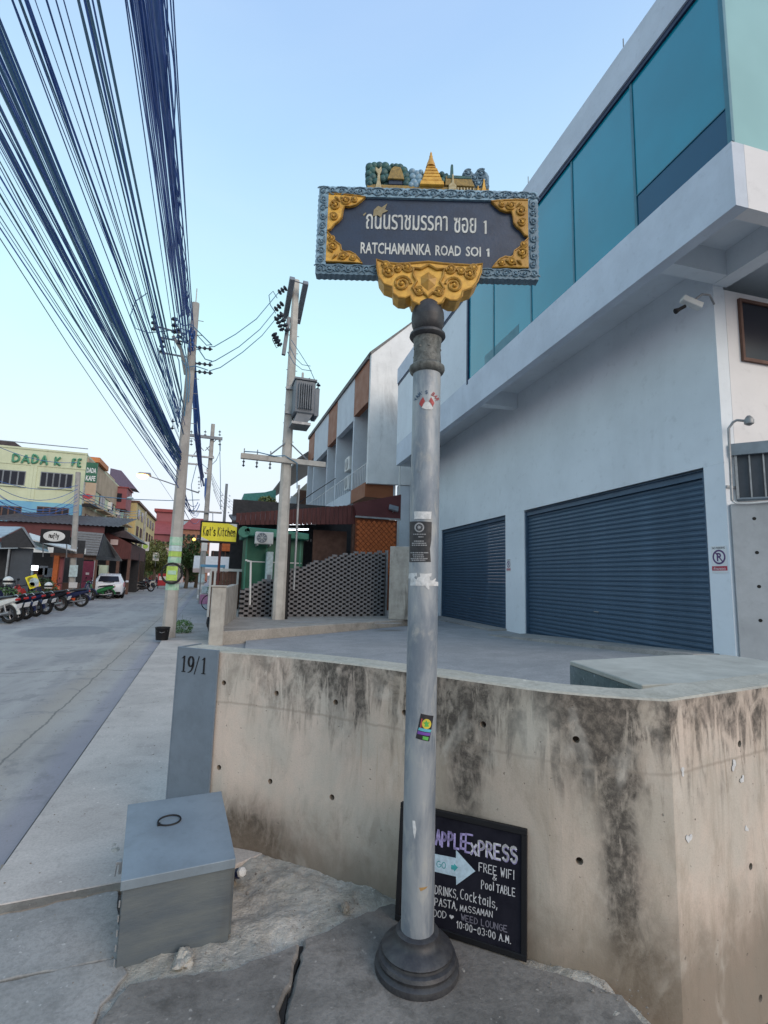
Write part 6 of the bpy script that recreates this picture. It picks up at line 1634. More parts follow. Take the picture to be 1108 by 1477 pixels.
# lit street lamp, held by that pole
sl_ = thing('street_lamp', 'lit street lamp on a long thin arm glowing yellow over the road', 'street lamp', tuple(P3+Vector((0, 0, z3(711)))))
off = Vector((0, 0, z3(711)))
MB().tube([P3I(287, 711)-off, P3I(266, 704)-off, P3I(240, 695)-off, P3I(216, 687)-off], [.05, .045, .04, .035], 6).build('arm', M['steel'], sl_)
c = P3I(207, 685)-off
MB().hexa([(c.x-.35, -.16, c.z), (c.x+.45, -.16, c.z), (c.x+.45, .16, c.z), (c.x-.35, .16, c.z)], [(c.x-.25, -.1, c.z+.14), (c.x+.4, -.08, c.z+.16), (c.x+.4, .08, c.z+.16), (c.x-.25, .1, c.z+.14)]).build('hood', M['trafo'], sl_, bevel=.02)
MB().lathe([(.05, -.26), (.22, -.20), (.34, -.08), (.32, -.002)], 14, (c.x-.05, 0, c.z)).build('lit_bowl', M['lampglow'], sl_, smooth=True)
def simplepole(label, px, ybase_z, Y, ytop, w0, w1, mat='polec', grp='concrete utility poles', d=(0, 0)):
    b = at(px, ybase_z, Y); X = b.x
    o = thing('utility_pole', label, 'utility pole', (X, Y, -.05), 0, grp)
    h = zat(X, Y, ytop)+.05; sqpole(MB(), 0, 0, 0, h, w0, w1, d).build('shaft', M[mat], o); return o, h
p4, h4 = simplepole('dark slim pole rising behind the yellow restaurant sign', 320, 800, 46, 698, .30, .22, 'trafo')
for k in range(4):
    for s_ in (-1, 1): insulator(p4, M['insul'], (s_*.32, 0, h4-1.1-.5*k), (s_*.32, 0, h4-.95-.5*k), .10, 1); 
p5, h5 = simplepole('leaning leftmost concrete pole in front of the lime green building', 107, 830, 27.5, 682, .27, .20, d=(-.30, 0))
p6, h6 = simplepole('slender far pole rising beside the white hatchback', 203, 820, 62, 738, .34, .22)
for (ya, yb, mat) in ((815, 832, 'posterw'), (840, 848, 'stickerw')):
    a = at(105, yb, 27.3); b = at(106, ya, 27.3)
    MB().cb((a.x-p5.location.x, -.18, (a.z+b.z)/2+.05), (.34, .03, b.z-a.z)).build('poster', M[mat], p5)

# ------------------------------------------------------------------ overhead cables
rc = random.Random(77)
def fan_cable(pa_, Ya, pb_, zb_, r, mat, label, group, sag=.25, ext=2.2):
    A_ = at(*pa_, Ya); B_ = gz(pb_[0], pb_[1], zb_); D = B_-A_
    pts = []
    n = 26; T = ext
    for k in range(n+1):
        t = T*k/n; p = A_+D*t; p.z += sag*(t*(t-1))*1.0; pts.append(p)
    return cable(label, pts, r, mat, group, 4)
FANL = 'long dark overhead cable crossing from the kerbside pole to the upper left'
# left fan: three dense bands plus loose strands; (end on pole px, border px)
bands = []
for k in range(14): bands.append(((262+rc.uniform(-2, 2), 662+rc.uniform(-8, 8)), (0, 30+k*3.2+rc.uniform(-5, 5))))
for k in range(30): bands.append(((261+rc.uniform(-2, 2), 664+rc.uniform(-10, 10)), (0, 70+rc.gauss(45, 34))))
for k in range(20): bands.append(((261+rc.uniform(-2, 2), 670+rc.uniform(-10, 12)), (0, 165+rc.gauss(30, 28))))
for k in range(10): bands.append(((259+rc.uniform(-2, 2), 684+rc.uniform(-10, 30)), (0, 215+k*13+rc.uniform(-6, 6))))
for (x, m_) in ((18, 3), (26, 2), (30, 2), (35, 2), (40, 6), (52, 1), (67, 3), (80, 1), (92, 1), (113, 3), (121, 3), (127, 1), (133, 2), (143, 1)):
    for j in range(2 if m_ > 2 else 1): bands.append(((261+(x-60)*.06+rc.uniform(-2, 2), 600+rc.uniform(-25, 35)), (x+rc.uniform(-2, 2), 0)))
for k, (a, b) in enumerate(bands):
    r_ = rc.choice((.005, .006, .007, .008, .010, .015)); 
    fan_cable(a, 14.15, b, 6.6+rc.uniform(-.5, .5), r_, rc.choice(('cable', 'cable', 'cable2')), FANL, 'cables fanning from the kerbside pole over the road', sag=rc.uniform(.2, .5))
BUN = 'dark overhead cable in the thick bundle running along the street to the pole'
xs_ = [181, 184, 188, 191, 194, 197, 200, 202, 204, 206, 208, 210, 213, 215, 217, 219, 221, 223, 225, 228, 231, 234, 238, 246, 249]
for k, x in enumerate(xs_):
    t = (x-181)/68; xe = 255+27*t+rc.uniform(-1.5, 1.5)
    fan_cable((xe, 470+rc.uniform(-20, 50)), 14.15, (x+rc.uniform(-1, 1), 0), 7.1+rc.uniform(-.4, .4), rc.choice((.008, .010, .014, .018)) if 190 < x < 235 else .007, 'cable', BUN, 'bundle of cables along the kerb', sag=rc.uniform(.05, .25))
for k in range(6):
    a = at(273, 455, 13.9); b_ = gz(218+k*3.5, 0, 7.0); pts = []
    for i in range(90):
        t = i/89*1.5; p = a.lerp(b_, t); w_ = .035*math.sin(i*.31+k*2)+.02*math.sin(i*.17+k); pts.append(p+Vector((w_, 0, .03*math.sin(i*.23+k*3))))
    cable('loosely twisted cable wandering through the thick kerbside bundle', pts, .008, 'cable', 'twisted cables in the kerbside bundle')
# bundle goes on down the pole and away to the next one
for k in range(12):
    a = at(276+rc.uniform(-4, 5), 470+rc.uniform(-10, 30), 13.9); b = at(284+rc.uniform(-3, 4), 610+rc.uniform(-15, 15), 17); c = at(292+rc.uniform(-2, 3), 690+rc.uniform(-10, 12), 33.8)
    cable('dark cable running on from the kerbside pole to the crossarm pole behind', [a, a*.5+b*.5, b, b*.6+c*.4+Vector((0, 0, -.25)), b*.25+c*.75+Vector((0, 0, -.2)), c], rc.choice((.015, .025, .03)), 'cable', 'cables between the kerbside pole and the crossarm pole')
for k in range(8):
    a = at(258+rc.uniform(-4, 6), 690+rc.uniform(-10, 30), 14.2); c = at(287+rc.uniform(-2, 3), 742+rc.uniform(-18, 8), 33.8)
    cable('sagging low cable between the kerbside pole and the crossarm pole', sagpts(a, c, .4+rc.uniform(0, .5), 10), rc.choice((.012, .018)), 'cable', 'low cables between the two street poles')
for k, x in enumerate((204, 213, 226, 232, 238, 243)):
    a = at(x, 520+k*3, 14.2); b = at(246+k*1.2, 600+k*4, 14.1); 
    cable('thin wire dropping from the outrigger arms down the kerbside pole', [at(226+k*3, 500+k*2, 14.2), at(236+k*2.5, 550, 14.15), at(250+k*1.5, 598+k*5, 14.1)], .009, 'cable2', 'thin wires off the outrigger arms')
# wires on the left, across the lime building
for k, (ya, yb, sg_) in enumerate(((690, 700, .3), (697, 705, .6), (704, 712, .8), (712, 716, .9), (716, 728, .5), (725, 738, .3), (640, 667, .25), (708, 722, .6))):
    a = at(-12, ya, 22); b = at(112, yb, 27.4)
    cable('thin black wire sagging across the front of the lime green building', sagpts(a, b, sg_, 10), .012, 'cable', 'wires across the lime green building')
for k, (ya, yb) in enumerate(((707, 728), (712, 731), (716, 735))):
    a = at(112, ya, 27.5); b = at(204, yb+8, 61); cable('thin wire running along the left side of the street to a far pole', sagpts(a, b, .5, 8), .02, 'cable2', 'wires on the left side of the street')
o = cable('single taut wire stretched across the street with a small fitting on it', [at(110, 713, 27.5), at(185, 720, 30), at(245, 722, 33.9), at(288, 721, 33.9)], .022, 'cable2')
fp = at(188, 719, 30.0); q = thing('wire_fitting', 'small pale round fitting clipped on the wire across the street', 'lamp', tuple(fp)); MB().lathe([(.03, .1), (.14, .06), (.17, 0), (.1, -.06), (.02, -.08)], 12).build('shade', M['posterw'], q, smooth=True); MB().tube([(0, 0, .1), (0, 0, .2)], .02, 5).build('clip', M['steel'], q)
for k in range(5):
    a = at(300+k*2, 670+k*9, 34); b = at(324, 716+k*6, 46); c = at(470, 770+k*20, 52)
    cable('faint thin wire between the crossarm pole and the slim dark pole', sagpts(a, b, .2, 6), .015, 'cable2', 'wires behind the crossarm pole')
for k in range(4):
    cable('faint thin wire running right from the slim dark pole to the shophouses', sagpts(at(326, 716+k*4, 46), at(372, 745+k*6, 52), .2, 6), .015, 'cable2', 'wires right of the slim dark pole')
cable('lone thin wire low over the street at the far left', [gz(-60, 250, 7), at(100, 500, 12), at(250, 722, 30)], .01, 'cable2')
# top-left building's guy wire near the shophouses
cable('taut wire rising over the canopy roof to the shophouse balcony', [at(418, 735, 20.5), at(450, 712, 22), at(484, 690, 24.3)], .02, 'black')
# ------------------------------------------------------------------ motorcycles (local: front wheel towards -X... length along X, rear at +X)
def make_bike(label, body, accent, scooter=True):
    t = thing('parked_motorbike', label, 'motorbike', (0, 0, 0), 0, 'motorbikes parked along the street')
    def wheel(x, r):
        w_ = MB().tube([(x+r*.84*math.cos(R(a)), 0, r+r*.84*math.sin(R(a))) for a in range(0, 360, 20)], r*.16+.012, 8, closed=True).build('wheel', M['rubber'], t, smooth=True)
        rm = MB().tube([(x+r*.64*math.cos(R(a)), 0, r+r*.64*math.sin(R(a))) for a in range(0, 360, 20)], .018, 6, closed=True)
        for k in range(5): a = R(72*k); rm.tube([(x, 0, r), (x+r*.64*math.cos(a), 0, r+r*.64*math.sin(a))], .013, 4)
        rm.lathe([(.05, -.05), (.05, .05)], 10, (0, 0, 0), Matrix.Translation((x, 0, r)) @ Matrix.Rotation(R(90), 4, 'X'))
        rm.build('rim', M['rim'], w_)
    wheel(-.62, .29); wheel(.60, .29)
    # main body (lofted cross sections)
    def loft(secs, name, mat):
        mb = MB(); n = 8
        for (x, z, hw, hh_) in secs:
            for k in range(n):
                a = 2*math.pi*(k+.5)/n; mb.v.append((x, hw*math.cos(a), z+hh_*math.sin(a)))
        for i in range(len(secs)-1):
            for k in range(n): mb.f.append((i*n+k, i*n+(k+1) % n, (i+1)*n+(k+1) % n, (i+1)*n+k))
        mb.f.append(tuple(reversed(range(n)))); mb.f.append(tuple((len(secs)-1)*n+k for k in range(n)))
        return mb.build(name, mat, t, smooth=True)
    loft([(-.12, .42, .08, .06), (.05, .48, .13, .14), (.3, .56, .15, .15), (.6, .66, .13, .12), (.88, .74, .07, .06)], 'rear_body', body)
    loft([(-.30, .70, .17, .26), (-.36, .66, .20, .30), (-.44, .64, .17, .30), (-.50, .66, .08, .22)], 'leg_shield', accent)
    loft([(-.36, .40, .07, .07), (0, .34, .08, .08), (.35, .33, .09, .08)], 'floorboard', body)
    loft([(.0, .70, .10, .03), (.10, .74, .13, .05), (.45, .78, .13, .05), (.78, .83, .09, .04)], 'seat', M['seat'])
    loft([(-.40, .93, .06, .05), (-.48, 1.0, .11, .09), (-.57, .98, .09, .08), (-.62, .94, .04, .04)], 'headlamp_cowl', accent)
    MB().lathe([(.055, 0), (.06, .02), (.02, .04)], 12).build('headlight', M['chrome'], t, xf=Matrix.Translation((-.61, 0, .96)) @ Matrix.Rotation(R(-90), 4, 'Y'))
    for s in (-1, 1):
        MB().tube([(-.45, s*.03, 1.0), (-.38, s*.16, 1.04), (-.28, s*.33, 1.02)], .016, 6).build('handlebar', M['black'], t)
        MB().tube([(-.34, s*.22, 1.04), (-.38, s*.27, 1.22)], .008, 5).build('mirror_stem', M['black'], t)
        MB().lathe([(.055, -.008), (.058, .0), (.05, .01)], 10).build('mirror', M['black'], t, xf=Matrix.Translation((-.385, s*.29, 1.25)) @ Matrix.Rotation(R(80), 4, 'Y') @ Matrix.Diagonal((.8, 1.2, 1, 1)))
        MB().tube([(-.47, s*.07, .80), (-.62, s*.09, .29)], .022, 6).build('fork', M['chrome'], t)
        MB().tube([(.52, s*.10, .62), (.60, s*.10, .30)], .025, 6).build('shock', M['chrome'], t)
    MB().tube([(-.62+.34*math.cos(R(a)), 0, .29+.34*math.sin(R(a))) for a in range(40, 171, 13)], .05, 6).build('front_fender', accent, t, smooth=True)
    MB().tube([(.60+.33*math.cos(R(a)), 0, .29+.33*math.sin(R(a))) for a in range(0, 120, 13)], .05, 6).build('rear_fender', body, t, smooth=True)
    MB().tube([(.1, -.13, .28), (.35, -.16, .27), (.78, -.17, .36)], [.02, .04, .055], 8).build('exhaust', M['rim'], t, smooth=True)
    MB().cb((.10, 0, .27), (.34, .2, .2)).build('engine', M['black'], t, bevel=.03)
    MB().cb((.90, 0, .74), (.06, .16, .07)).build('taillight', M['taillight'], t, bevel=.015)
    MB().cb((.95, 0, .54), (.012, .20, .15), Matrix.Translation((.95, 0, .54)) @ Matrix.Rotation(R(20), 4, 'Y') @ Matrix.Translation((-.95, 0, -.54))).build('number_plate', M['white'], t)
    MB().tube([(.60, 0, .80), (.85, 0, .88), (.92, 0, .82)], .014, 5).build('grab_rail', M['chrome'], t)
    MB().tube([(.05, .10, .2), (.02, .30, .0)], .012, 4).build('side_stand', M['black'], t)
    return t
def putbike(o, px, py, ang, z=-.05, s=1.0, lean=6):
    """px,py: ground point of the rear wheel"""
    g_ = gz(px, py, z); d = Vector((math.cos(ang), math.sin(ang), 0))*.60*s
    jj = rl_.uniform(-.09, .09); o.location = (g_.x-d.x, g_.y-d.y, z); o.rotation_euler = (R(lean+rl_.uniform(-3, 4)), 0, ang+jj); o.scale = (s, s, s)
bd = {}
specs = [
 ('white scooter nearest the camera at the left edge, tail to the road', 'bikewhite', 'bikeblue', 12, 899, R(-28)),
 ('dark blue scooter with a white number plate, second from the left edge', 'bikeblue', 'bikeblue', 36, 893, R(-25)),
 ('black scooter with pale plate, third in the row before the red one', 'bikeblack', 'bikered', 66, 886, R(-22)),
 ('dark scooter wedged between the white and the dark blue ones', 'bikeblack', 'bikeblack', 25, 896, R(-27)),
 ('dark scooter wedged before the third bike of the row', 'bikeblue', 'bikeblack', 52, 889, R(-24)),
 ('dark scooter close beside the orange motorbike', 'bikeblack', 'bikeblue', 88, 881, R(-14)),
 ('orange and red motorbike parked sideways in front of the leftmost pole', 'bikeblue', 'bikeorange', 117, 875, R(8)),
 ('green motorbike beside the white hatchback', 'bikegreen', 'bikegreen', 156, 864, R(12)),
 ('black scooter tucked between the green motorbike and the white car', 'bikeblack', 'bikeblue', 171, 861, R(14)),
]
tb_ = make_bike(*[specs[0][0], M['bikewhite'], M['bikeblue']])
putbike(tb_, specs[0][3], specs[0][4], specs[0][5])
for (lab, b_, a_, px, py, ang) in specs[1:]:
    o = copy_tree(tb_); o['label'] = lab
    for ch in o.children:
        nm = ch.name.split('.')[0]
        if nm in ('rear_body', 'floorboard', 'rear_fender', 'leg_shield', 'headlamp_cowl', 'front_fender'):
            ch.data = ch.data.copy(); ch.data.materials[0] = M[b_ if nm in ('rear_body', 'rear_fender') else a_]
    putbike(o, px, py, ang)
far = [('far scooter just beyond the white hatchback', 204, 850.5), ('second far motorbike beyond the white hatchback', 211, 849.5), ('third far motorbike beyond the white hatchback', 219, 847.5), ('fourth far motorbike, near the red parcel in the distance', 228, 845), ('fifth far motorbike in the left row', 236, 843),
       ('distant motorbike on the right side of the road', 268, 840), ('distant motorbike second from the left on the right side', 273, 839.5), ('distant motorbike in the middle of the right-hand group', 279, 839), ('last distant motorbike of the right-hand group', 286, 841), ('dark far motorbike in the left row just before the car', 196, 853), ('dark far motorbike squeezed in the left row', 207.5, 850), ('dark far motorbike next to the red rack', 224, 846), ('distant motorbike almost hidden behind the kerbside pole', 262, 838)]
for k, (lab, px, py) in enumerate(far):
    o = copy_tree(tb_); o['label'] = lab
    bm_ = M[('bikeblack', 'bikeblue', 'bikewhite', 'bikered', 'bikeblack')[k % 5]]
    for ch in o.children:
        nm = ch.name.split('.')[0]
        if nm in ('rear_body', 'floorboard', 'rear_fender', 'leg_shield', 'headlamp_cowl', 'front_fender'):
            ch.data = ch.data.copy(); ch.data.materials[0] = bm_
    putbike(o, px, py, R(20 if k < 5 or k > 9 else -160))
# front-facing pair behind the first row
for k, (lab, px, py) in enumerate((('dark blue scooter facing out, behind the first row at the left', 14, 868), ('scooter with white helmet behind the orange motorbike', 76, 862), ('dark scooter facing out between the first and third bikes', 40, 866), ('dark scooter facing out behind the green motorbike', 140, 858), ('dark scooter facing out beside the leftmost pole', 98, 861))):
    o = copy_tree(tb_); o['label'] = lab
    for ch in o.children:
        nm = ch.name.split('.')[0]
        if nm in ('rear_body', 'floorboard', 'rear_fender', 'leg_shield', 'headlamp_cowl', 'front_fender'): ch.data = ch.data.copy(); ch.data.materials[0] = M[('bikeblue', 'bikered', 'bikeblack', 'bikeblack', 'bikeblue')[k]]
    putbike(o, px, py+4, R(165))
for k, (px, py, Y, lab) in enumerate(((12, 838, 19.6, 'white and black helmet hung on the leftmost scooter'), (70, 845, 23.5, 'white helmet hung on the handlebar of the scooter behind the orange one'))):
    p = at(px, py, Y); h = thing('helmet', lab, 'helmet', tuple(p), .6*k, 'helmets')
    MB().lathe([(.13, -.10), (.145, -.03), (.14, .05), (.11, .10), (.05, .14), (.002, .15)], 16).build('shell', M['bikewhite'], h, smooth=True)
    MB().lathe([(.147, -.05), (.150, .02)], 16).build('visor', M['black'], h)

# ------------------------------------------------------------------ white hatchback, rear three-quarter view
cg = gz(150, 862, -.05); cA = math.atan2(1, .10)
car = thing('parked_car', 'white hatchback with its tail to the camera among the motorbikes', 'car', (-6.0, 37.2, -.05), R(97))
# local x forward, y left, lofted body: sections (x, halfwidth, z_bottom, z_belt, z_roof, roof halfwidth)
secs = [(-2.0, .72, .35, .80, .82, .60), (-1.92, .82, .25, .98, 1.0, .66), (-1.55, .86, .22, 1.0, 1.38, .56), (-.9, .87, .20, .98, 1.52, .58), (0, .87, .20, .95, 1.53, .58), (.55, .87, .20, .93, 1.36, .58), (1.15, .86, .20, .92, .96, .66), (1.7, .82, .22, .80, .82, .6), (2.0, .66, .30, .62, .64, .5)]
mb = MB()
for (x, w, zb2, zl, zr, rw_) in secs:
    mb.v += [(x, -w*.92, zb2), (x, -w, zb2+.2), (x, -w, zl), (x, -rw_, zr), (x, rw_, zr), (x, w, zl), (x, w, zb2+.2), (x, w*.92, zb2)]
for i in range(len(secs)-1):
    for k in range(8): mb.f.append((i*8+k, i*8+(k+1) % 8, (i+1)*8+(k+1) % 8, (i+1)*8+k))
mb.f.append(tuple(reversed(range(8)))); mb.f.append(tuple((len(secs)-1)*8+k for k in range(8)))
bo = mb.build('body', M['cartwhite'], car, smooth=True, bevel=.03, segs=2)
def quad(pts, name, mat, par=car): 
    return MB().prism(pts, (0, 0, .004)).build(name, mat, par) if False else MB().add(pts, [(0, 1, 2, 3)]).build(name, mat, par)
quad([(-1.915, .58, 1.04), (-1.915, -.58, 1.04), (-1.60, -.50, 1.37), (-1.60, .50, 1.37)], 'rear_window', M['window'])
for s in (-1, 1):
    quad([(-1.35, s*.845, 1.02), (-.15, s*.875, .99), (-.15, s*.62, 1.47), (-1.0, s*.62, 1.45)], 'side_window', M['window'])
    quad([(-.08, s*.875, .99), (.95, s*.865, .96), (.45, s*.625, 1.36), (-.08, s*.62, 1.47)], 'side_window', M['window'])
    MB().hexa([(-1.985, s*.60, .72), (-1.80, s*.87, .74), (-1.78, s*.86, .76), (-1.95, s*.60, .76)], [(-1.95, s*.62, .98), (-1.72, s*.88, 1.0), (-1.70, s*.86, 1.0), (-1.9, s*.62, 1.0)]).build('tail_lamp', M['taillight'], car)
    for x in (-1.25, 1.25):
        wh = MB().tube([(x+.26*math.cos(R(a)), s*.78, .31+.26*math.sin(R(a))) for a in range(0, 360, 20)], .07, 8, closed=True).build('wheel', M['rubber'], car, smooth=True)
        MB().lathe([(.20, -.04), (.20, .04), (.04, .06)], 14, (0, 0, 0), Matrix.Translation((x, s*.80, .31)) @ Matrix.Rotation(R(-90*s), 4, 'X')).build('rim', M['rim'], wh)
        MB().lathe([(.36, -.01), (.36, .012)], 20, (0, 0, 0), Matrix.Translation((x, s*.868, .33)) @ Matrix.Rotation(R(90), 4, 'X')).build('wheel_arch', M['black'], car)
    MB().cb((.75, s*.98, 1.02), (.14, .2, .13)).build('door_mirror', M['cartwhite'], car, bevel=.03)
MB().box(-2.03, -1.97, -.26, .26, .55, .68).build('number_plate', M['white'], car)
MB().box(-2.02, -1.90, -.7, .7, .28, .42).build('rear_bumper', M['black'], car, bevel=.02)
MB().tube([(-1.95, -.3, 1.02), (-2.0, 0, 1.0), (-1.95, .3, 1.02)], .02, 5).build('wiper', M['black'], car)

# ------------------------------------------------------------------ lime and blue corner building with rooftop lettering
YD = 50.0
def D(px, py, Y=YD): return at(px, py, Y)
XR = D(121, 700).x; XL = XR-26
bld = thing('corner_building', 'lime and blue corner building with green rooftop letters and barred windows', 'building', (XR, YD, -.05))
DI = Matrix.Translation(-Vector((XR, YD, -.05)))
zt = zat(XR, YD, 655); zblue = zat(XR, YD, 728); zlet = zat(XR, YD, 676)
def dp(mb, name, mat, parent=None, **k): return mb.build(name, mat, parent or bld, xf=DI, **k)
SIDE = 27.0
dp(MB().box(XL, XR, YD, YD+SIDE, zblue, zt), 'upper_wall', M['cream'])
dp(MB().box(XL, XR+.02, YD-.03, YD+.3, zblue-2.4, zblue-.001), 'blue_wall', M['bluew'])
dp(MB().box(XL, XR-.02, YD+.31, YD+SIDE, -.3, zblue-.001), 'lower_wall', M['peach'])
dp(MB().box(XL, XR-.1, YD-.01, YD+.3, -.3, zblue-2.42), 'ground_wall', M['maroon2'])
dp(MB().box(XL, XR+.04, YD-.06, YD+.2, zt-.08, zt+.08), 'parapet_cap', M['cream'])
dp(MB().box(XL, XR+.04, YD-.05, YD-.001, zlet-.12, zlet), 'string_course', M['cream'])
for x in (45, 50): xx = D(x, 690).x; dp(MB().box(xx-.12, xx+.12, YD-.06, YD-.001, zblue, zlet-.13), 'rib', M['cream'])
def win(xa, xb, ya, yb, nx, panes='window', frame='brownf'):
    a, b = D(xa, yb), D(xb, ya)
    f_ = dp(MB().box(a.x, b.x, YD-.05, YD-.031, a.z, b.z), 'window', M[frame])
    w_ = (b.x-a.x)/nx
    for k in range(nx): MB().box(a.x+w_*k+.06, a.x+w_*(k+1)-.06, YD-.07, YD-.051, a.z+.08, b.z-.08).build('pane', M[panes], f_, xf=DI)
    MB().box(a.x-.1, b.x+.1, YD-.15, YD-.052, a.z-.10, a.z-.001).build('sill', M['cream'], f_, xf=DI)
win(-8, 38, 680, 698, 4, frame='trafo'); win(57, 106, 684, 702, 5, frame='trafo'); win(-30, -14, 680, 698, 2, frame='trafo')
win(-8, 32, 731, 745, 4); win(52, 100, 733, 747, 5); win(-40, -14, 731, 745, 2)
for ch, xa, xb, ya, yb in (('D', 19, 30, 656, 666), ('A', 32, 44, 657, 668), ('D', 47, 57, 657, 668), ('A', 59, 70, 658, 670), ('K', 80, 89, 660, 671), ('F', 105, 111, 663, 672), ('E', 113, 119, 663, 673)):
    a, b = D(xa, yb), D(xb, ya)
    t = thing('rooftop_letter', {'D': 'green rooftop letter D', 'A': 'green rooftop letter A', 'K': 'green rooftop letter K after the gap', 'F': 'faded green rooftop letter F', 'E': 'last green rooftop letter, an E'}[ch]+(' (first)' if xa < 35 and ch in 'DA' else ' (second)' if ch in 'DA' else '')+' on the lime parapet', 'letter', (a.x, YD-.12, a.z), 0, 'green letters on the parapet')
    mb = MB()
    for pl_ in GL[ch]:
        P_ = [Vector((x*(b.x-a.x), 0, z*(b.z-a.z))) for x, z in pl_]
        for u, v in zip(P_, P_[1:]): mb.tube([u, v], .085, 4)
    mb.build('stroke', M['letgreen'], t)
# grey mansard piece and roof at the far left
a = D(0, 628); dp(MB().prism([(XL, YD+1, zt), (D(32, 640).x, YD+1, zt+.1), (D(14, 640).x, YD+1, D(14, 633).z), (XL, YD+1, D(0, 630).z+.4)], (0, 8, 0)), 'roof', M['tindark'])
dp(MB().tube([(XL, YD+.1, zt+.5), (XR, YD+.1, zt+.5)], .04, 4), 'roof_rail', M['steel'])
# street side: storeys with windows, ledges, awnings
for k in range(5):
    y0_ = YD+.6+5.2*k
    for j in range(3):
        z0_ = zblue-2.5+2.6*j+.5
        if z0_+1.4 > zt: continue
        w_ = dp(MB().box(XR-.01, XR+.06, y0_+1, y0_+3.6, z0_, z0_+1.4), 'window', M['brownf'])
        for q in range(2): MB().box(XR+.061, XR+.08, y0_+1.1+1.25*q, y0_+2.2+1.25*q, z0_+.1, z0_+1.3).build('pane', M['window'], w_, xf=DI)
    dp(MB().box(XR+.0, XR+.7, y0_+.2, y0_+4.8, zblue+.25, zblue+.42), 'ledge', M['peach'])
    dp(MB().box(XR+.0, XR+.5, y0_+.2, y0_+4.8, zblue-2.3, zblue-2.1), 'ledge', M['yellowb'])
    if k in (0, 2, 3): dp(MB().box(XR+.0, XR+.35, y0_+.4, y0_+1.0, z0_-2.2, z0_-1.4), 'aircon', M['pvcwhite'])
dp(MB().box(XR-.005, XR+.08, YD+.35, YD+SIDE, zt-2.6, zt-.2), 'side_band', M['peach'])
dp(MB().box(XR-2.5, XR+.35, YD+3.5, YD+8, zt+.02, zt+.5), 'tiled_roof', M['tank'])
dp(MB().box(XR-4, XR-.3, YD+5, YD+16, zt+.0, zt+.5), 'roof_room', M['peach'])
# next, yellow block
yb0 = YD+SIDE+.5
yl = thing('yellow_building', 'yellow street building with small dark windows beyond the lime one', 'building', (XR, yb0, -.05)); YI = Matrix.Translation(-Vector((XR, yb0, -.05)))
zy = zat(XR+.6, yb0, 725)
MB().box(XR-14, XR+.8, yb0, yb0+26, -.3, zy).build('wall', M['yellowb'], yl, xf=YI)
MB().box(XR-14, XR+1.1, yb0-.1, yb0+26, zy+.001, zy+.3).build('roof', M['brownf'], yl, xf=YI)
for k in range(6):
    for j in range(4):
        MB().box(XR+.79, XR+.86, yb0+1.5+4*k, yb0+3.6+4*k, 2+2.4*j, 3.4+2.4*j).build('window', M['window'], yl, xf=YI)
    MB().box(XR+.8, XR+1.5, yb0+1+4*k, yb0+4+4*k, 4.1, 4.9).build('balcony', M['yellowb'], yl, xf=YI)
# mauve awning and red stair block on the roof edge
aw = at(178, 690, YD+22)
t = thing('rooftop_awning', 'mauve tin awning sticking out at the top of the street buildings', 'awning', tuple(aw)); MB().prism([(-1.6, 0, -.9), (1.7, 0, -1.3), (-.3, 0, 1.0), (-1.6, 0, 1.2)], (0, 3, 0)).build('sheet', M['purple'], t); MB().box(-1.6, -.1, .1, 3, -2.8, -.95).build('post_wall', M['peach'], t)
rdp = at(172, 714, YD+16); t = thing('red_roof_room', 'dusty red rooftop room beside the mauve awning', 'building', tuple(rdp)); MB().box(-1.0, .8, 0, 4, -1.6, .9).build('wall', M['redb'], t); MB().box(-1.1, .95, -.1, 4.1, .901, 1.02).build('roof', M['redroof'], t); MB().box(-.5, .3, -.06, -.001, -.8, .2).build('window', M['window'], t)

# long corrugated canopy in front of the building
YC2 = 40.0
def E_(px, py, Y=YC2): return at(px, py, Y)
can = thing('corrugated_canopy', 'long dark corrugated canopy under the blue storey with a maroon fascia', 'canopy', (E_(150, 755).x, YC2, 0))
CI = Matrix.Translation(-Vector((E_(150, 755).x, YC2, 0)))
xa, xb = E_(-40, 750).x, E_(170, 760).x; za = E_(0, 748).z; zb2 = E_(130, 757).z
n = 60; mb = MB(); v0 = []
for k in range(n+1):
    x = xa+(xb-xa)*k/n; mb.v += [(x, YC2, za-.15+.06*(k % 2)), (x, YC2+9.5, za+1.4+.06*(k % 2))]
    if k: mb.f.append((2*k-2, 2*k, 2*k+1, 2*k-1))
mb.build('roof_sheet', M['tindark'], can, xf=CI)
MB().prism([(E_(175, 757).x, YC2+2, za-.2), (E_(195, 763).x, YC2+2, za-.9), (E_(160, 775).x, YC2+2, za-.7), (E_(150, 762).x, YC2+2, za-.5)], (0, 7, 0)).build('end_flap', M['tindark'], can, xf=CI)
MB().box(xa, E_(150, 760).x, YC2+.3, YC2+.4, za-1.0, za-.12).build('maroon_fascia', M['maroon2'], can, xf=CI)
for px in (-20, 30, 82, 140): x = E_(px, 760).x; MB().box(x-.1, x+.1, YC2+.5, YC2+.7, -.05, za-.2).build('post', M['brownf'], can, xf=CI)
MB().box(xa, E_(160, 760).x, YC2+6, YC2+6.2, -.05, za+.4).build('back_wall', M['shade'], can, xf=CI)
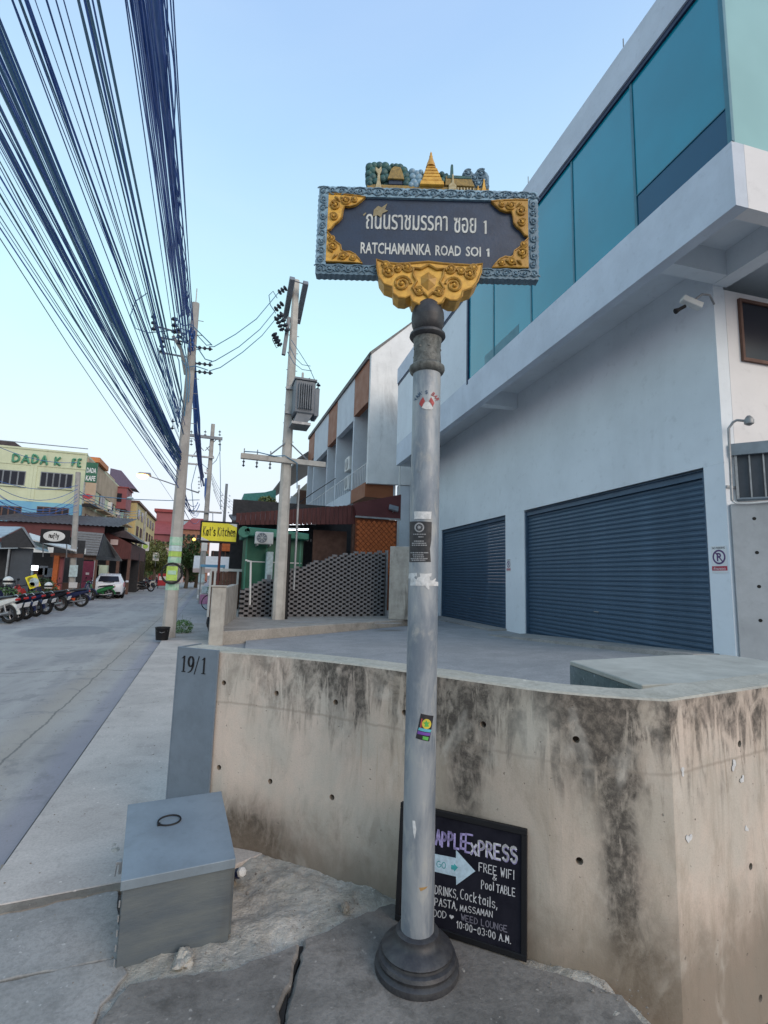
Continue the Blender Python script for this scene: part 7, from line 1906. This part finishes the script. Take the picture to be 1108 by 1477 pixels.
# maroon balcony block
a, b = at(150, 806, 42), at(190, 778, 42)
mbk = thing('maroon_gallery', 'maroon timber gallery stepping down beside the grey shingled gable', 'building', (a.x, 42, -.05)); MI = Matrix.Translation(-Vector((a.x, 42, -.05)))
MB().prism([(at(152, 806, 42).x, 42, at(152, 806, 42).z), (at(188, 806, 42).x, 42, at(188, 806, 42).z), (at(190, 785, 42).x, 42, at(190, 785, 42).z), (at(157, 768, 42).x, 42, at(157, 768, 42).z), (at(152, 770, 42).x, 42, at(152, 770, 42).z)], (0, 9, 0)).build('gallery_wall', M['maroon'], mbk, xf=MI)
for px in (155, 170, 186): x = at(px, 810, 42).x; MB().box(x-.1, x+.1, 42.1, 42.3, -.05, at(px, 806, 42).z).build('post', M['brownf'], mbk, xf=MI)
MB().box(at(152, 810, 42).x, at(188, 810, 42).x, 47, 47.2, -.05, 3.2).build('dark_interior', M['shade'], mbk, xf=MI)
for px, py, w_ in ((165, 782, .5), (159, 797, .45)): p = at(px, py, 41.95); MB().box(p.x-w_/2, p.x+w_/2, 41.9, 41.99, p.z-.2, p.z+.2).build('panel', M['pinkw'], mbk, xf=MI)
for px in (134, 146): x = at(px, 830, 38.5).x; o = MB().box(x-.32, x+.32, 38.5, 39.0, -.05, at(px, 815, 38.5).z).build('gate_pillar', M['cream']); tag(o, ('left' if px == 134 else 'right')+' pale lime gate pillar behind the white hatchback', 'pillar', 'pale gate pillars')
x0_, x1_ = at(137, 830, 38.6).x, at(156, 830, 38.6).x; o = MB().box(x0_, x1_, 38.8, 38.9, -.05, 1.55).build('garden_wall', M['peach']); tag(o, 'short peach wall joining the pale gate pillars', 'wall')
x0_ = at(116, 830, 38).x; o = thing('magenta_door', 'magenta panelled door behind the leftmost pole', 'door', (x0_, 38, -.05)); MB().box(0, .75, 0, .06, 0, 2.3).build('leaf', M['magenta'], o); MB().box(-.07, -.001, -.02, .1, 0, 2.36).build('frame', M['pvcwhite'], o); MB().box(.751, .82, -.02, .1, 0, 2.36).build('frame', M['pvcwhite'], o); MB().box(.3, .5, -.01, -.001, 1.4, 1.55).build('notice', M['pinkw'], o)
# shingled gable hut
YS = 33.0
sh_ = thing('shingled_hut', 'small hut with grey shingled roof and dark gable end', 'hut', (at(130, 850, YS).x, YS, -.05)); SI = Matrix.Translation(-Vector((at(130, 850, YS).x, YS, -.05)))
q = [at(108, 800, YS), at(140, 802, YS), at(149, 770, YS+1.8), at(112, 767, YS+1.8)]
for k in range(9):      # courses of shingles
    t0, t1 = k/9, (k+1.12)/9
    A1 = q[0].lerp(q[3], t0); B1 = q[1].lerp(q[2], t0); A2 = q[0].lerp(q[3], min(1, t1)); B2 = q[1].lerp(q[2], min(1, t1))
    MB().hexa([A1, B1, B2, A2], [A1+Vector((0, -.03, .05)), B1+Vector((0, -.03, .05)), B2+Vector((0, -.01, .02)), A2+Vector((0, -.01, .02))]).build('shingle_course', M['shingle'], sh_, xf=SI)
MB().prism([q[1], q[2], q[2]+Vector((.5, 2.2, -1.4))], (.06, 0, 0)).build('gable', M['shade'], sh_, xf=SI)
MB().hexa([q[3]+Vector((0, 0, -.02)), q[2]+Vector((0, 0, -.02)), q[2]+Vector((.9, 2, -1.6)), q[3]+Vector((0, 2, -1.6))], [q[3]+Vector((0, 0, .04)), q[2]+Vector((0, 0, .04)), q[2]+Vector((.9, 2, -1.54)), q[3]+Vector((0, 2, -1.54))]).build('rear_slope', M['shingle'], sh_, xf=SI)
MB().box(q[0].x+.1, q[1].x-.1, YS+.3, YS+.4, q[0].z-.25, q[0].z+.02).build('beam', M['brownf'], sh_, xf=SI)
for fx in (.15, 1.0): MB().box(q[0].x+(q[1].x-q[0].x)*fx-.12, q[0].x+(q[1].x-q[0].x)*fx-.0, YS+.3, YS+.42, -.05, q[0].z-.251).build('post', M['brownf'], sh_, xf=SI)
MB().box(at(113, 0, YS).x, at(124, 800, YS).x, YS-.12, YS-.06, at(113, 799, YS).z, at(113, 791, YS).z).build('white_light_box', M['pvcwhite'], sh_, xf=SI)
# sheds at the far left: tin roofs, charcoal wall, oval sign, open counter
YA = 24.0
def A_(px, py, Y=YA): return at(px, py, Y)
sd2 = thing('tin_roof_shed', 'charcoal shed with pale tin roof and dark gable at the left edge', 'shed', (A_(20, 850).x, YA, -.05)); TI = Matrix.Translation(-Vector((A_(20, 850).x, YA, -.05)))
MB().hexa([A_(-60, 778), A_(2, 776), A_(32, 761, YA+3), A_(-60, 759, YA+3)], [p+Vector((0, 0, .04)) for p in (A_(-60, 778), A_(2, 776), A_(32, 761, YA+3), A_(-60, 759, YA+3))]).build('tin_roof', M['tin'], sd2, xf=TI)
MB().prism([A_(2, 777), A_(32, 762), A_(51, 790), A_(36, 790), A_(2, 790)], (0, .1, 0)).build('gable', M['shade'], sd2, xf=TI)
MB().prism([A_(30, 760), A_(33, 760), A_(53, 790), A_(49, 790)], (0, .15, 0)).build('barge_board', M['trafo'], sd2, xf=TI)
MB().hexa([A_(-60, 793), A_(26, 791), A_(26, 784, YA+1.2), A_(-60, 780, YA+1.2)], [p+Vector((0, 0, .04)) for p in (A_(-60, 793), A_(26, 791), A_(26, 784, YA+1.2), A_(-60, 780, YA+1.2))]).build('lower_tin_roof', M['tin'], sd2, xf=TI)
MB().box(A_(6, 850).x, A_(37, 850).x, YA+.3, YA+.4, -.05, A_(6, 789).z).build('charcoal_wall', M['charcoal'], sd2, xf=TI)
MB().box(A_(-40, 850).x, A_(5, 850).x, YA+1.2, YA+1.3, -.05, A_(6, 789).z).build('back_wall', M['shade'], sd2, xf=TI)
MB().tube([(A_(5, 850).x, YA+.1, 0), (A_(5, 850).x, YA+.1, A_(5, 790).z)], .04, 6).build('post', M['steel'], sd2, xf=TI)
# awning over the open counter
YB = 27.0
aw2 = thing('sloping_awning', 'pale sloping awning sheets over the open food counter', 'awning', (at(80, 850, YB).x, YB, -.05)); WI = Matrix.Translation(-Vector((at(80, 850, YB).x, YB, -.05)))
def sheet(ps, name, mat, par, xf_): MB().hexa(ps, [p+Vector((0, 0, .05)) for p in ps]).build(name, M[mat], par, xf=xf_)
sheet([at(47, 780, YB), at(110, 796, YB), at(112, 791, YB+1.5), at(42, 770, YB+1.5)], 'awning_sheet', 'pvcwhite', aw2, WI)
sheet([at(50, 792, YB-.3), at(70, 797, YB-.3), at(68, 789, YB+1), at(50, 783, YB+1)], 'awning_sheet', 'posterlime' if False else 'posterw', aw2, WI)
MB().box(at(70, 800, YB).x, at(118, 800, YB).x, YB+.3, YB+.4, at(80, 803, YB).z, at(80, 797, YB).z).build('beam', M['brownf'], aw2, xf=WI)
for px, m_ in ((78, 'orange'), (83, 'redb')):
    x = at(px, 820, YB).x; MB().box(x-.10, x+.10, YB+.2+(px-78)*.06, YB+.4+(px-78)*.06, -.05, at(px, 801, YB).z).build('post', M[m_], aw2, xf=WI)
MB().box(at(38, 850, YB).x, at(90, 850, YB).x, YB+3.5, YB+3.6, -.05, 3.2).build('dark_interior', M['shade'], aw2, xf=WI)
MB().box(at(40, 850, YB).x, at(100, 850, YB).x, YB+1.6, YB+2.0, -.05, 1.0).build('counter', M['brownf'], aw2, xf=WI)
for k, px in enumerate((42, 55, 62, 71)):
    p = at(px, 822+k % 2*3, YB+2.5); MB().box(p.x-.2, p.x+.2, p.y, p.y+.03, p.z-.25, p.z+.2).build('wall_frame', M[('posterw', 'brownf', 'stickergrey', 'trafo')[k]], aw2, xf=WI)
p = at(50, 819, YB+1.4); t = thing('lit_screen', 'small glowing white light box inside the dark food stall', 'light', tuple(p)); MB().cb((0, 0, 0), (.26, .08, .22)).build('glowing_face', M['whiteglow'], t); MB().cb((0, .08, 0), (.32, .06, .28)).build('casing', M['black'], t)
# oval signboard
YO = 26.0; a, b = at(57, 783, YO), at(102, 765, YO)
ov = thing('oval_signboard', 'black board with a white oval and handwritten script above the stall', 'sign', (a.x, YO, a.z))
W_, H_ = b.x-a.x, b.z-a.z
MB().box(0, W_, 0, .08, 0, H_).build('board', M['black'], ov)
ovp = [(W_*.47+W_*.37*math.cos(R(x)), -.002, H_*.52+H_*.38*math.sin(R(x))) for x in range(0, 360, 12)]
MB().prism([(p[0], -.02, p[2]) for p in ovp], (0, .018, 0)).build('white_oval', M['pvcwhite'], ov)
mb = MB(); stroke_text(mb, 'nufty', W_*.30, H_*.40, H_*.34, W_*.055, .03, gap=.25, jit=.05, depth=0)
mb.build('script', M['black'], ov, xf=Matrix.Translation((0, -.024, 0)) @ TFM)
for fx in (.1, .9): MB().tube([(W_*fx, .1, 0), (W_*fx, .3, -.6)], .025, 5).build('bracket', M['steel'], ov)
# vertical projecting sign
YV = 47.0; a, b = at(122, 695, YV), at(141.5, 668, YV)
vs = thing('projecting_cafe_sign', 'tall projecting sign reading DADA KAFE, dark green above a peach panel', 'sign', (a.x, YV, a.z))
W_, H_ = b.x-a.x, b.z-a.z
MB().box(0, W_, 0, .2, 0, H_).build('sign_box', M['greenk'], vs, label='dark green box')
fit_text('lettering', 'DADA', W_*.82, H_*.24, M['white'], vs, Matrix.Translation((W_*.5, -.01, H_*.60)) @ TFM, .01, .02)
fit_text('lettering', 'KAFE', W_*.82, H_*.24, M['white'], vs, Matrix.Translation((W_*.5, -.01, H_*.20)) @ TFM, .01, .02)
c, d = at(121, 722, YV), at(139.5, 696, YV)
MB().box(c.x-a.x, d.x-a.x, 0, .2, c.z-a.z, d.z-a.z-.05).build('peach_panel', M['peach'], vs)
p = at(126, 716, YV); MB().lathe([(.30, 0), (.3, .03)], 12).build('red_spot', M['redplastic'], vs, xf=Matrix.Translation((p.x-a.x, -.03, p.z-a.z)) @ Matrix.Rotation(R(-90), 4, 'X') @ Matrix.Diagonal((1.3, .7, 1, 1)))
MB().box(c.x-a.x-.1, d.x-a.x+.1, .0, .2, c.z-a.z-.5, c.z-a.z-.25).build('bracket', M['black'], vs)
for f_ in (0, 1): MB().box(W_*f_-.05, W_*f_+.05, .06, .14, c.z-a.z-.4, -.001).build('support', M['steel'], vs)
# yellow tilted poster, planter
YP = 22.6; pp = [at(36, 833, YP), at(52, 828, YP), at(59, 845, YP), at(43, 850, YP)]
yp = thing('yellow_poster_board', 'yellow poster board tilted in the planter before the food stall', 'poster', tuple(pp[3]))
MB().prism([p-pp[3] for p in pp], (0, .04, 0)).build('board', M['yellow'], yp)
for k, (u, v, s) in enumerate(((.4, .72, .13), (.6, .45, .2), (.35, .3, .12), (.7, .2, .12))):
    c = pp[3].lerp(pp[2], u).lerp(pp[0].lerp(pp[1], u), v)-pp[3]; MB().lathe([(s*.8, 0), (s*.8, .01)], 9).build('printed_patch', M[('lettero', 'posterw', 'lettero', 'pinkw')[k]], yp, xf=Matrix.Translation(c+Vector((0, -.012, 0))) @ Matrix.Rotation(R(90), 4, 'X'))
MB().tube([(.2, .05, 0), (.2, .05, -.4)], .02, 4).build('stake', M['brownf'], yp)
x0_, x1_ = at(30, 855, YP).x, at(64, 855, YP).x; o = thing('planter', 'long mossy planter trough with green plants in front of the stall', 'planter', (x0_, YP, -.05))
MB().box(0, x1_-x0_, 0, .4, 0, .35).build('trough', M['oldconc'], o, bevel=.02); leafball(MB(), ((x1_-x0_)/2, .2, .55), (x1_-x0_)/2, .3, .28, 700, .06, rl_).build('leaves', M['leaf'], o)
p = at(0, 850, 21); o = thing('garden_shrub', 'green shrub at the left edge behind the white scooter', 'bush', (p.x, 21, -.05)); leafball(MB(), (0, 0, .5), .8, .5, .55, 900, .06, rl_).build('leaves', M['leaf'], o); MB().tube([(0, 0, 0), (0, 0, .6)], .03, 5).build('stem', M['bark'], o)
p = at(62, 835, 25); o = thing('garden_shrub', 'green shrub in the dark stall behind the yellow poster board', 'bush', (p.x, 25, -.05)); leafball(MB(), (0, 0, .8), .6, .4, .5, 600, .07, rl_).build('leaves', M['leafd'], o); MB().tube([(0, 0, 0), (0, 0, 1)], .03, 5).build('stem', M['bark'], o)
# lantern-lit bar beyond the car
YL = 52.0
cf = thing('lantern_bar', 'dark timber bar front hung with warm lights beyond the car', 'bar', (at(192, 840, YL).x, YL, -.05)); LI = Matrix.Translation(-Vector((at(192, 840, YL).x, YL, -.05)))
MB().box(at(170, 830, YL).x, at(202, 830, YL).x, YL+3, YL+3.2, -.05, 3.4).build('dark_interior', M['shade'], cf, xf=LI)
MB().prism([at(172, 806, YL), at(203, 808, YL), at(205, 800, YL+2), at(180, 796, YL+2)], (0, 0, .1)).build('roof', M['tindark'], cf, xf=LI)
for px in (172, 186, 200): x = at(px, 820, YL).x; MB().box(x-.08, x+.08, YL, YL+.2, -.05, 3.1).build('post', M['brownf'], cf, xf=LI)
for k, (px, py, r_, m_) in enumerate(((193, 809, .20, 'yellowglow'), (197, 813, .14, 'yellowglow'), (183, 819, .10, 'warmglow'), (194, 819, .10, 'warmglow'), (190, 824, .07, 'warmglow'), (190, 834, .12, 'warmglow'), (189, 831, .06, 'warmglow'), (178, 812, .05, 'warmglow'), (199, 826, .06, 'warmglow'), (186, 828, .05, 'warmglow'))):
    p = at(px, py, YL+.6); o = thing('hanging_lantern', ('large yellow' if k == 0 else 'smaller yellow' if k == 1 else 'small warm')+' lantern glowing in the dark timber bar beyond the car', 'lantern', tuple(p), 0, 'lanterns of the timber bar')
    MB().ball((0, 0, 0), r_, 8).build('globe', M[m_], o, smooth=True); MB().tube([(0, 0, r_), (0, 0, r_+.5)], .01, 3).build('cord', M['black'], o)
# ------------------------------------------------------------------ far end of the street
def bldg(name, label, px0, px1, py_top, Y, mat, roof=None, rows=3, cols=5, depth=12, roofpts=None, wmat='window', pybot=None, parts=True):
    a, b = at(px0, 820, Y), at(px1, 820, Y); zt = zat((a.x+b.x)/2, Y, py_top)
    t = thing(name, label, 'building', ((a.x+b.x)/2, Y, -.05)); W = b.x-a.x
    MB().box(-W/2, W/2, 0, depth, 0, zt).build('wall', M[mat], t)
    for j in range(rows):
        for i in range(cols):
            x = -W/2+W*(i+.5)/cols; z = zt*(.25+.72*(j+.35)/rows); w_ = W/cols*.27; h_ = zt/rows*.22
            f_ = MB().box(x-w_, x+w_, -.06, -.001, z-h_, z+h_).build('window', M[wmat], t)
    if roof: MB().hexa([(-W/2-.5, -.5, zt+.001), (W/2+.5, -.5, zt+.001), (W/2+.5, depth+.5, zt+.001), (-W/2-.5, depth+.5, zt+.001)], [(-W*.22, depth*.4, zt+roof[1]), (W*.22, depth*.4, zt+roof[1]), (W*.22, depth*.6, zt+roof[1]), (-W*.22, depth*.6, zt+roof[1])]).build('roof', M[roof[0]], t)
    else: MB().box(-W/2-.2, W/2+.2, -.2, depth+.2, zt+.001, zt+.3).build('roof', M['brownf'], t)
    return t, W, zt
t, W, zt = bldg('red_building', 'dusty red building with a stepped red roof and turret at the street end', 196, 252, 770, 120, 'redb', ('redroof', 3.6), 2, 7, 20)
MB().box(-1.5, 3.8, 8, 13, zt+2.4, zt+5.8).build('turret', M['redb'], t); MB().box(-2.0, 4.3, 7.5, 13.5, zt+5.801, zt+6.5).build('turret_roof', M['redroof'], t)
bldg('pale_building', 'pale pink building below the red one at the street end', 226, 262, 788, 100, 'pinkw', None, 3, 5, 10)
bldg('grey_blue_building', 'grey-blue flat building with a window band right of the turret', 242, 287, 751, 150, 'greyblue', None, 1, 9, 14)
bldg('brick_building', 'brown brick building behind the crossarm pole at the street end', 258, 300, 764, 112, 'brick', ('redroof', 3.0), 4, 6, 14)
# market stall / tuk-tuk, fence, bicycle on the right pavement
def tree(label, X, Y, h, rx, rzz, n, s, mat, seed, cat='tree', name='street_tree'):
    r_ = random.Random(seed); t = thing(name, label, cat, (X, Y, -.05))
    pts = [(0, 0, 0), (.1, 0, h*.25), (-.05, .1, h*.5), (.1, 0, h*.72)]
    MB().tube(pts, [.22, .17, .12, .06], 8).build('trunk', M['bark'], t, smooth=True)
    for k in range(5):
        a = r_.uniform(0, 6.28); MB().tube([(0, 0, h*(.35+.07*k)), (rx*.35*math.cos(a), rx*.35*math.sin(a), h*(.5+.07*k)), (rx*.7*math.cos(a), rx*.7*math.sin(a), h*(.62+.06*k))], [.07, .05, .02], 5).build('limb', M['bark'], t)
    mb = MB()
    for k in range(11):
        c = (r_.uniform(-.6, .6)*rx, r_.uniform(-.6, .6)*rx, h*.62+r_.uniform(-.75, .75)*rzz); q = r_.uniform(.32, .55)
        leafball(mb, c, rx*q, rx*q, rzz*q, n//11, s, r_)
    mb.build('crown', M[mat], t); return t
tree('round green street tree in the middle distance left of the kerbside pole', at(222, 820, 70).x, 70, 6.3, 2.6, 2.4, 5200, .16, 'leafo', 41)
tree('green street tree behind the slender far pole', at(210, 820, 84).x, 84, 5.6, 2.0, 2.2, 3000, .16, 'leaf', 42)
tree('dark green tree between the kerbside pole and the crossarm pole', at(270, 820, 62).x, 62, 5.4, 1.7, 2.2, 4200, .14, 'leafd', 43)
tree('dark green tree partly hidden by the crossarm pole', at(284, 820, 66).x, 66, 5.0, 1.6, 2.2, 3400, .14, 'leafd', 44)
tree('low green tree at the far end of the road', at(246, 820, 96).x, 96, 4.8, 2.6, 1.8, 2800, .18, 'leaf', 45)
tree('yellow-green plant spilling over the roof garden by the canopy', at(383, 730, 40).x, 40, 2.3, 1.4, .8, 1500, .13, 'leafo', 46, 'tree', 'rooftop_tree').location.z = zat(at(383, 730, 40).x, 40, 757)
# roof garden building (teal awning, orange wall)
a = at(350, 745, 42); tb2 = thing('teal_awning_building', 'low building with teal tin awning and orange wall behind the yellow sign', 'building', (a.x, 42, -.05)); BI = Matrix.Translation(-Vector((a.x, 42, -.05)))
MB().prism([at(350, 724, 42), at(352, 712, 42), at(382, 710, 42), at(398, 706, 42), at(398, 722, 42)], (0, 4, 0)).build('teal_awning', M['tealroof'], tb2, xf=BI)
MB().box(at(355, 740, 42).x, at(400, 740, 42).x, 42.5, 47, -.05, at(352, 725, 42).z).build('wall', M['peach'], tb2, xf=BI)
MB().box(at(346, 740, 41).x, at(400, 740, 41).x, 41, 42.4, at(350, 752, 41).z, at(350, 744, 41).z).build('parapet', M['yellowb'], tb2, xf=BI)
MB().prism([at(353, 758, 30), at(372, 737, 30), at(424, 735, 30), at(424, 758, 30)], (0, 3, 0)).build('dark_roof', M['shade'], tb2, xf=BI)
# Kat's Kitchen sign
YK2 = 19.0; a, b = at(289, 780, YK2), at(343, 755.5, YK2)
ks = thing('kitchen_sign', "bright yellow sign reading Kat's Kitchen in olive letters on a maroon and white post", 'sign', (a.x, YK2, -.0))
W_ = b.x-a.x; za, zb2 = a.z, b.z
MB().box(-.04, W_+.04, 0, .16, za-.05, zb2+.05).build('casing', M['black'], ks, bevel=.01)
MB().box(.02, W_-.02, -.012, -.001, za+.02, zb2-.02).build('sign_face', M['yellow'], ks)
mb = MB(); e_ = stroke_text(MB(), "Kat's Kitchen", 0, 0, 1, 1, .1, jit=0); H_ = (zb2-za)
stroke_text(mb, "Kat's Kitchen", W_*.07, za+H_*.30, H_*.46, W_*.88/(e_-.35), .035, jit=.05, rnd=random.Random(9), depth=0)
mb.build('lettering', M['lettero'], ks, xf=Matrix.Translation((0, -.018, 0)) @ TFM)
MB().prism([(.02, -.014, za+.02), (.30, -.014, za+.02), (.02, -.014, za+.14)], (0, -.003, 0)).build('white_corner', M['pvcwhite'], ks)
MB().prism([(W_-.02, -.014, zb2-.02), (W_-.30, -.014, zb2-.02), (W_-.02, -.014, zb2-.14)], (0, -.003, 0)).build('white_corner', M['pvcwhite'], ks)
xp = at(317, 800, YK2+.1).x-a.x
MB().tube([(xp, .1, 1.0), (xp, .1, za)], .045, 8).build('post', M['maroon'], ks); MB().tube([(xp, .1, -.0), (xp, .1, 1.0)], .06, 8).build('lower_post', M['pvcwhite'], ks)
# white fence on the right
YF = 20.5; x0_, x1_ = at(304, 830, YF).x, at(356, 830, YF).x; zf = at(320, 820, YF).z
fn = thing('white_fence', 'white framed fence panel with dark planting behind the gate column', 'fence', (x0_, YF, 0))
MB().box(0, x1_-x0_, 0, .08, zf-.1, zf).build('top_rail', M['pvcwhite'], fn)
for k, f_ in enumerate((0, .12, .75, 1)): x = (x1_-x0_)*f_; MB().box(x-.04, x+.04, .0, .08, 0, zf-.101).build('post', M['pvcwhite'], fn)
for k in range(12): x = (x1_-x0_)*(k+.5)/12; MB().box(x-.05, x+.05, .1, .13, 0, zf-.12).build('slat', M['brownf'], fn)
o = thing('garden_shrub', 'low shrubs behind the white fence by the restaurant', 'bush', ((x0_+x1_)/2, YF+.6, 0)); leafball(MB(), (0, 0, .9), .8, .3, .5, 600, .06, rl_).build('leaves', M['leaf'], o); MB().tube([(0, 0, 0), (0, 0, .8)], .02, 5).build('stem', M['bark'], o)
# bicycle (front wheel shows at the column's edge)
bc = gz(300, 880); by = thing('bicycle', 'dark bicycle leaning by the gate column with its wheel showing', 'bicycle', (bc.x+.02, bc.y, 0), R(20))
for x in (0, 1.05):
    w_ = MB().tube([(x+.33*math.cos(R(a)), 0, .34+.33*math.sin(R(a))) for a in range(0, 360, 15)], .022, 6, closed=True).build('wheel', M['rubber'], by)
    sp = MB()
    for k in range(9): sp.tube([(x, 0, .34), (x+.31*math.cos(k*.7), 0, .34+.31*math.sin(k*.7))], .004, 3)
    sp.build('spokes', M['steel'], w_)
MB().tube([(0, 0, .34), (.18, 0, .85)], .018, 6).build('fork', M['black'], by)
fr_ = MB(); fr_.tube([(.17, 0, .78), (.5, 0, .32), (.68, 0, .82), (.17, 0, .8)], .016, 6); fr_.tube([(.5, 0, .32), (1.05, 0, .34), (.66, 0, .75)], .012, 5); fr_.build('frame', M['bikeblue'], by)
MB().tube([(.2, -.28, .98), (.18, 0, .95), (.2, .28, .98)], .014, 6).build('handlebar', M['chrome'], by); MB().cb((.68, 0, .9), (.24, .14, .05)).build('saddle', M['seat'], by, bevel=.02)
# street stall with blue roof, pink crates
YT = 30.0; a = at(302, 850, YT)
st = thing('street_stall', 'small street stall with blue roof and pink and orange goods beside the pavement', 'stall', (a.x, YT, 0))
MB().box(-.55, .75, -.5, .7, at(300, 818, YT).z, at(300, 815, YT).z+.02).build('roof', M['bluew'], st)
for sx in (-.5, .7):
    for sy in (-.4, .6): MB().tube([(sx, sy, 0), (sx, sy, at(300, 818, YT).z)], .03, 5).build('post', M['steel'], st)
MB().box(-.5, .7, -.3, .5, 0, .55).build('counter', M['pvcwhite'], st)
MB().box(-.4, .1, -.35, .0, .56, .95).build('goods', M['posterw'], st, label='pale boxes'); MB().box(.12, .6, -.35, .0, .56, 1.25).build('goods', M['orange'], st, label='orange goods'); MB().box(-.45, .2, -.62, -.35, 0, .5).build('crate', M['pink'], st)
p = at(307, 808, 36); t = thing('white_awning', 'white scalloped awning hanging over the shops behind the yellow sign', 'awning', tuple(p)); MB().hexa([(-1.2, -.5, -.6), (3, -.5, -.6), (3, .5, .2), (-1.2, .5, .2)], [(-1.2, -.5, -.55), (3, -.5, -.55), (3, .5, .28), (-1.2, .5, .28)]).build('cloth', M['pvcwhite'], t); MB().box(-1.2, 3, -.55, -.5, -.85, -.6).build('valance', M['pinkw'], t)
p = at(334, 785, 37); t = thing('orange_shop_front', 'orange-fronted shop wall glimpsed under the yellow sign', 'shop', (p.x, 37, 0)); MB().box(-.6, 1.6, 0, 5, p.z-.5, p.z+.9).build('fascia', M['orange'], t); MB().box(-1.3, 2.2, .3, 5, 0, p.z-.5).build('dark_interior', M['shade'], t)
for k in range(4): MB().box(-1.2+.8*k, -1.14+.8*k, .1, .2, 0, p.z-.5).build('post', M['brownf'], t)
p = at(295, 789, 33); t = thing('white_notice_box', 'small white box fixed near the crossarm pole', 'box', tuple(p)); MB().cb((0, 0, 0), (.34, .2, .5)).build('case', M['pvcwhite'], t, bevel=.02); MB().box(-.03, .03, -.02, .02, -.6, -.25).build('stem', M['steel'], t)
p = at(280, 778, 50); t = thing('wall_lamp', 'small warm lamp lit beside the crossarm pole in the distance', 'lamp', tuple(p)); MB().ball((0, 0, 0), .13, 8).build('globe', M['yellowglow'], t); MB().tube([(0, 0, 0), (1.2, 0, .35)], .03, 4).build('arm', M['steel'], t)
for k, (px, py, Y, m_, lab) in enumerate(((210, 788, 60, 'posterlime', 'green and white round sign on the slender far pole'), (225, 803, 68, 'posterw', 'pale notice board in the trees at the street end'))):
    p = at(px, py, Y); t = thing('hanging_sign', lab, 'sign', tuple(p)); MB().cb((0, 0, 0), (.7, .06, 1.0)).build('sign_plate', M['pvcwhite'], t); MB().lathe([(.26, 0), (.26, .02)], 14).build('printed_disc', M[m_], t, xf=Matrix.Translation((0, -.04, 0)) @ Matrix.Rotation(R(90), 4, 'X')); MB().tube([(0, .05, -.5), (0, .05, -1.2)], .03, 4).build('bracket', M['steel'], t)
p = gz(234, 849, -.05); t = thing('red_parcel_rack', 'red boxed rack standing at the road edge far down the left row', 'rack', (p.x, p.y, -.05)); MB().box(-.5, .6, 0, .5, .3, 1.6).build('case', M['redplastic'], t, bevel=.03); MB().box(-.4, .5, -.01, -.001, .9, 1.3).build('label_panel', M['pvcwhite'], t)
for s in (-.45, .55): MB().box(s-.03, s+.03, .1, .2, 0, .3).build('leg', M['black'], t)
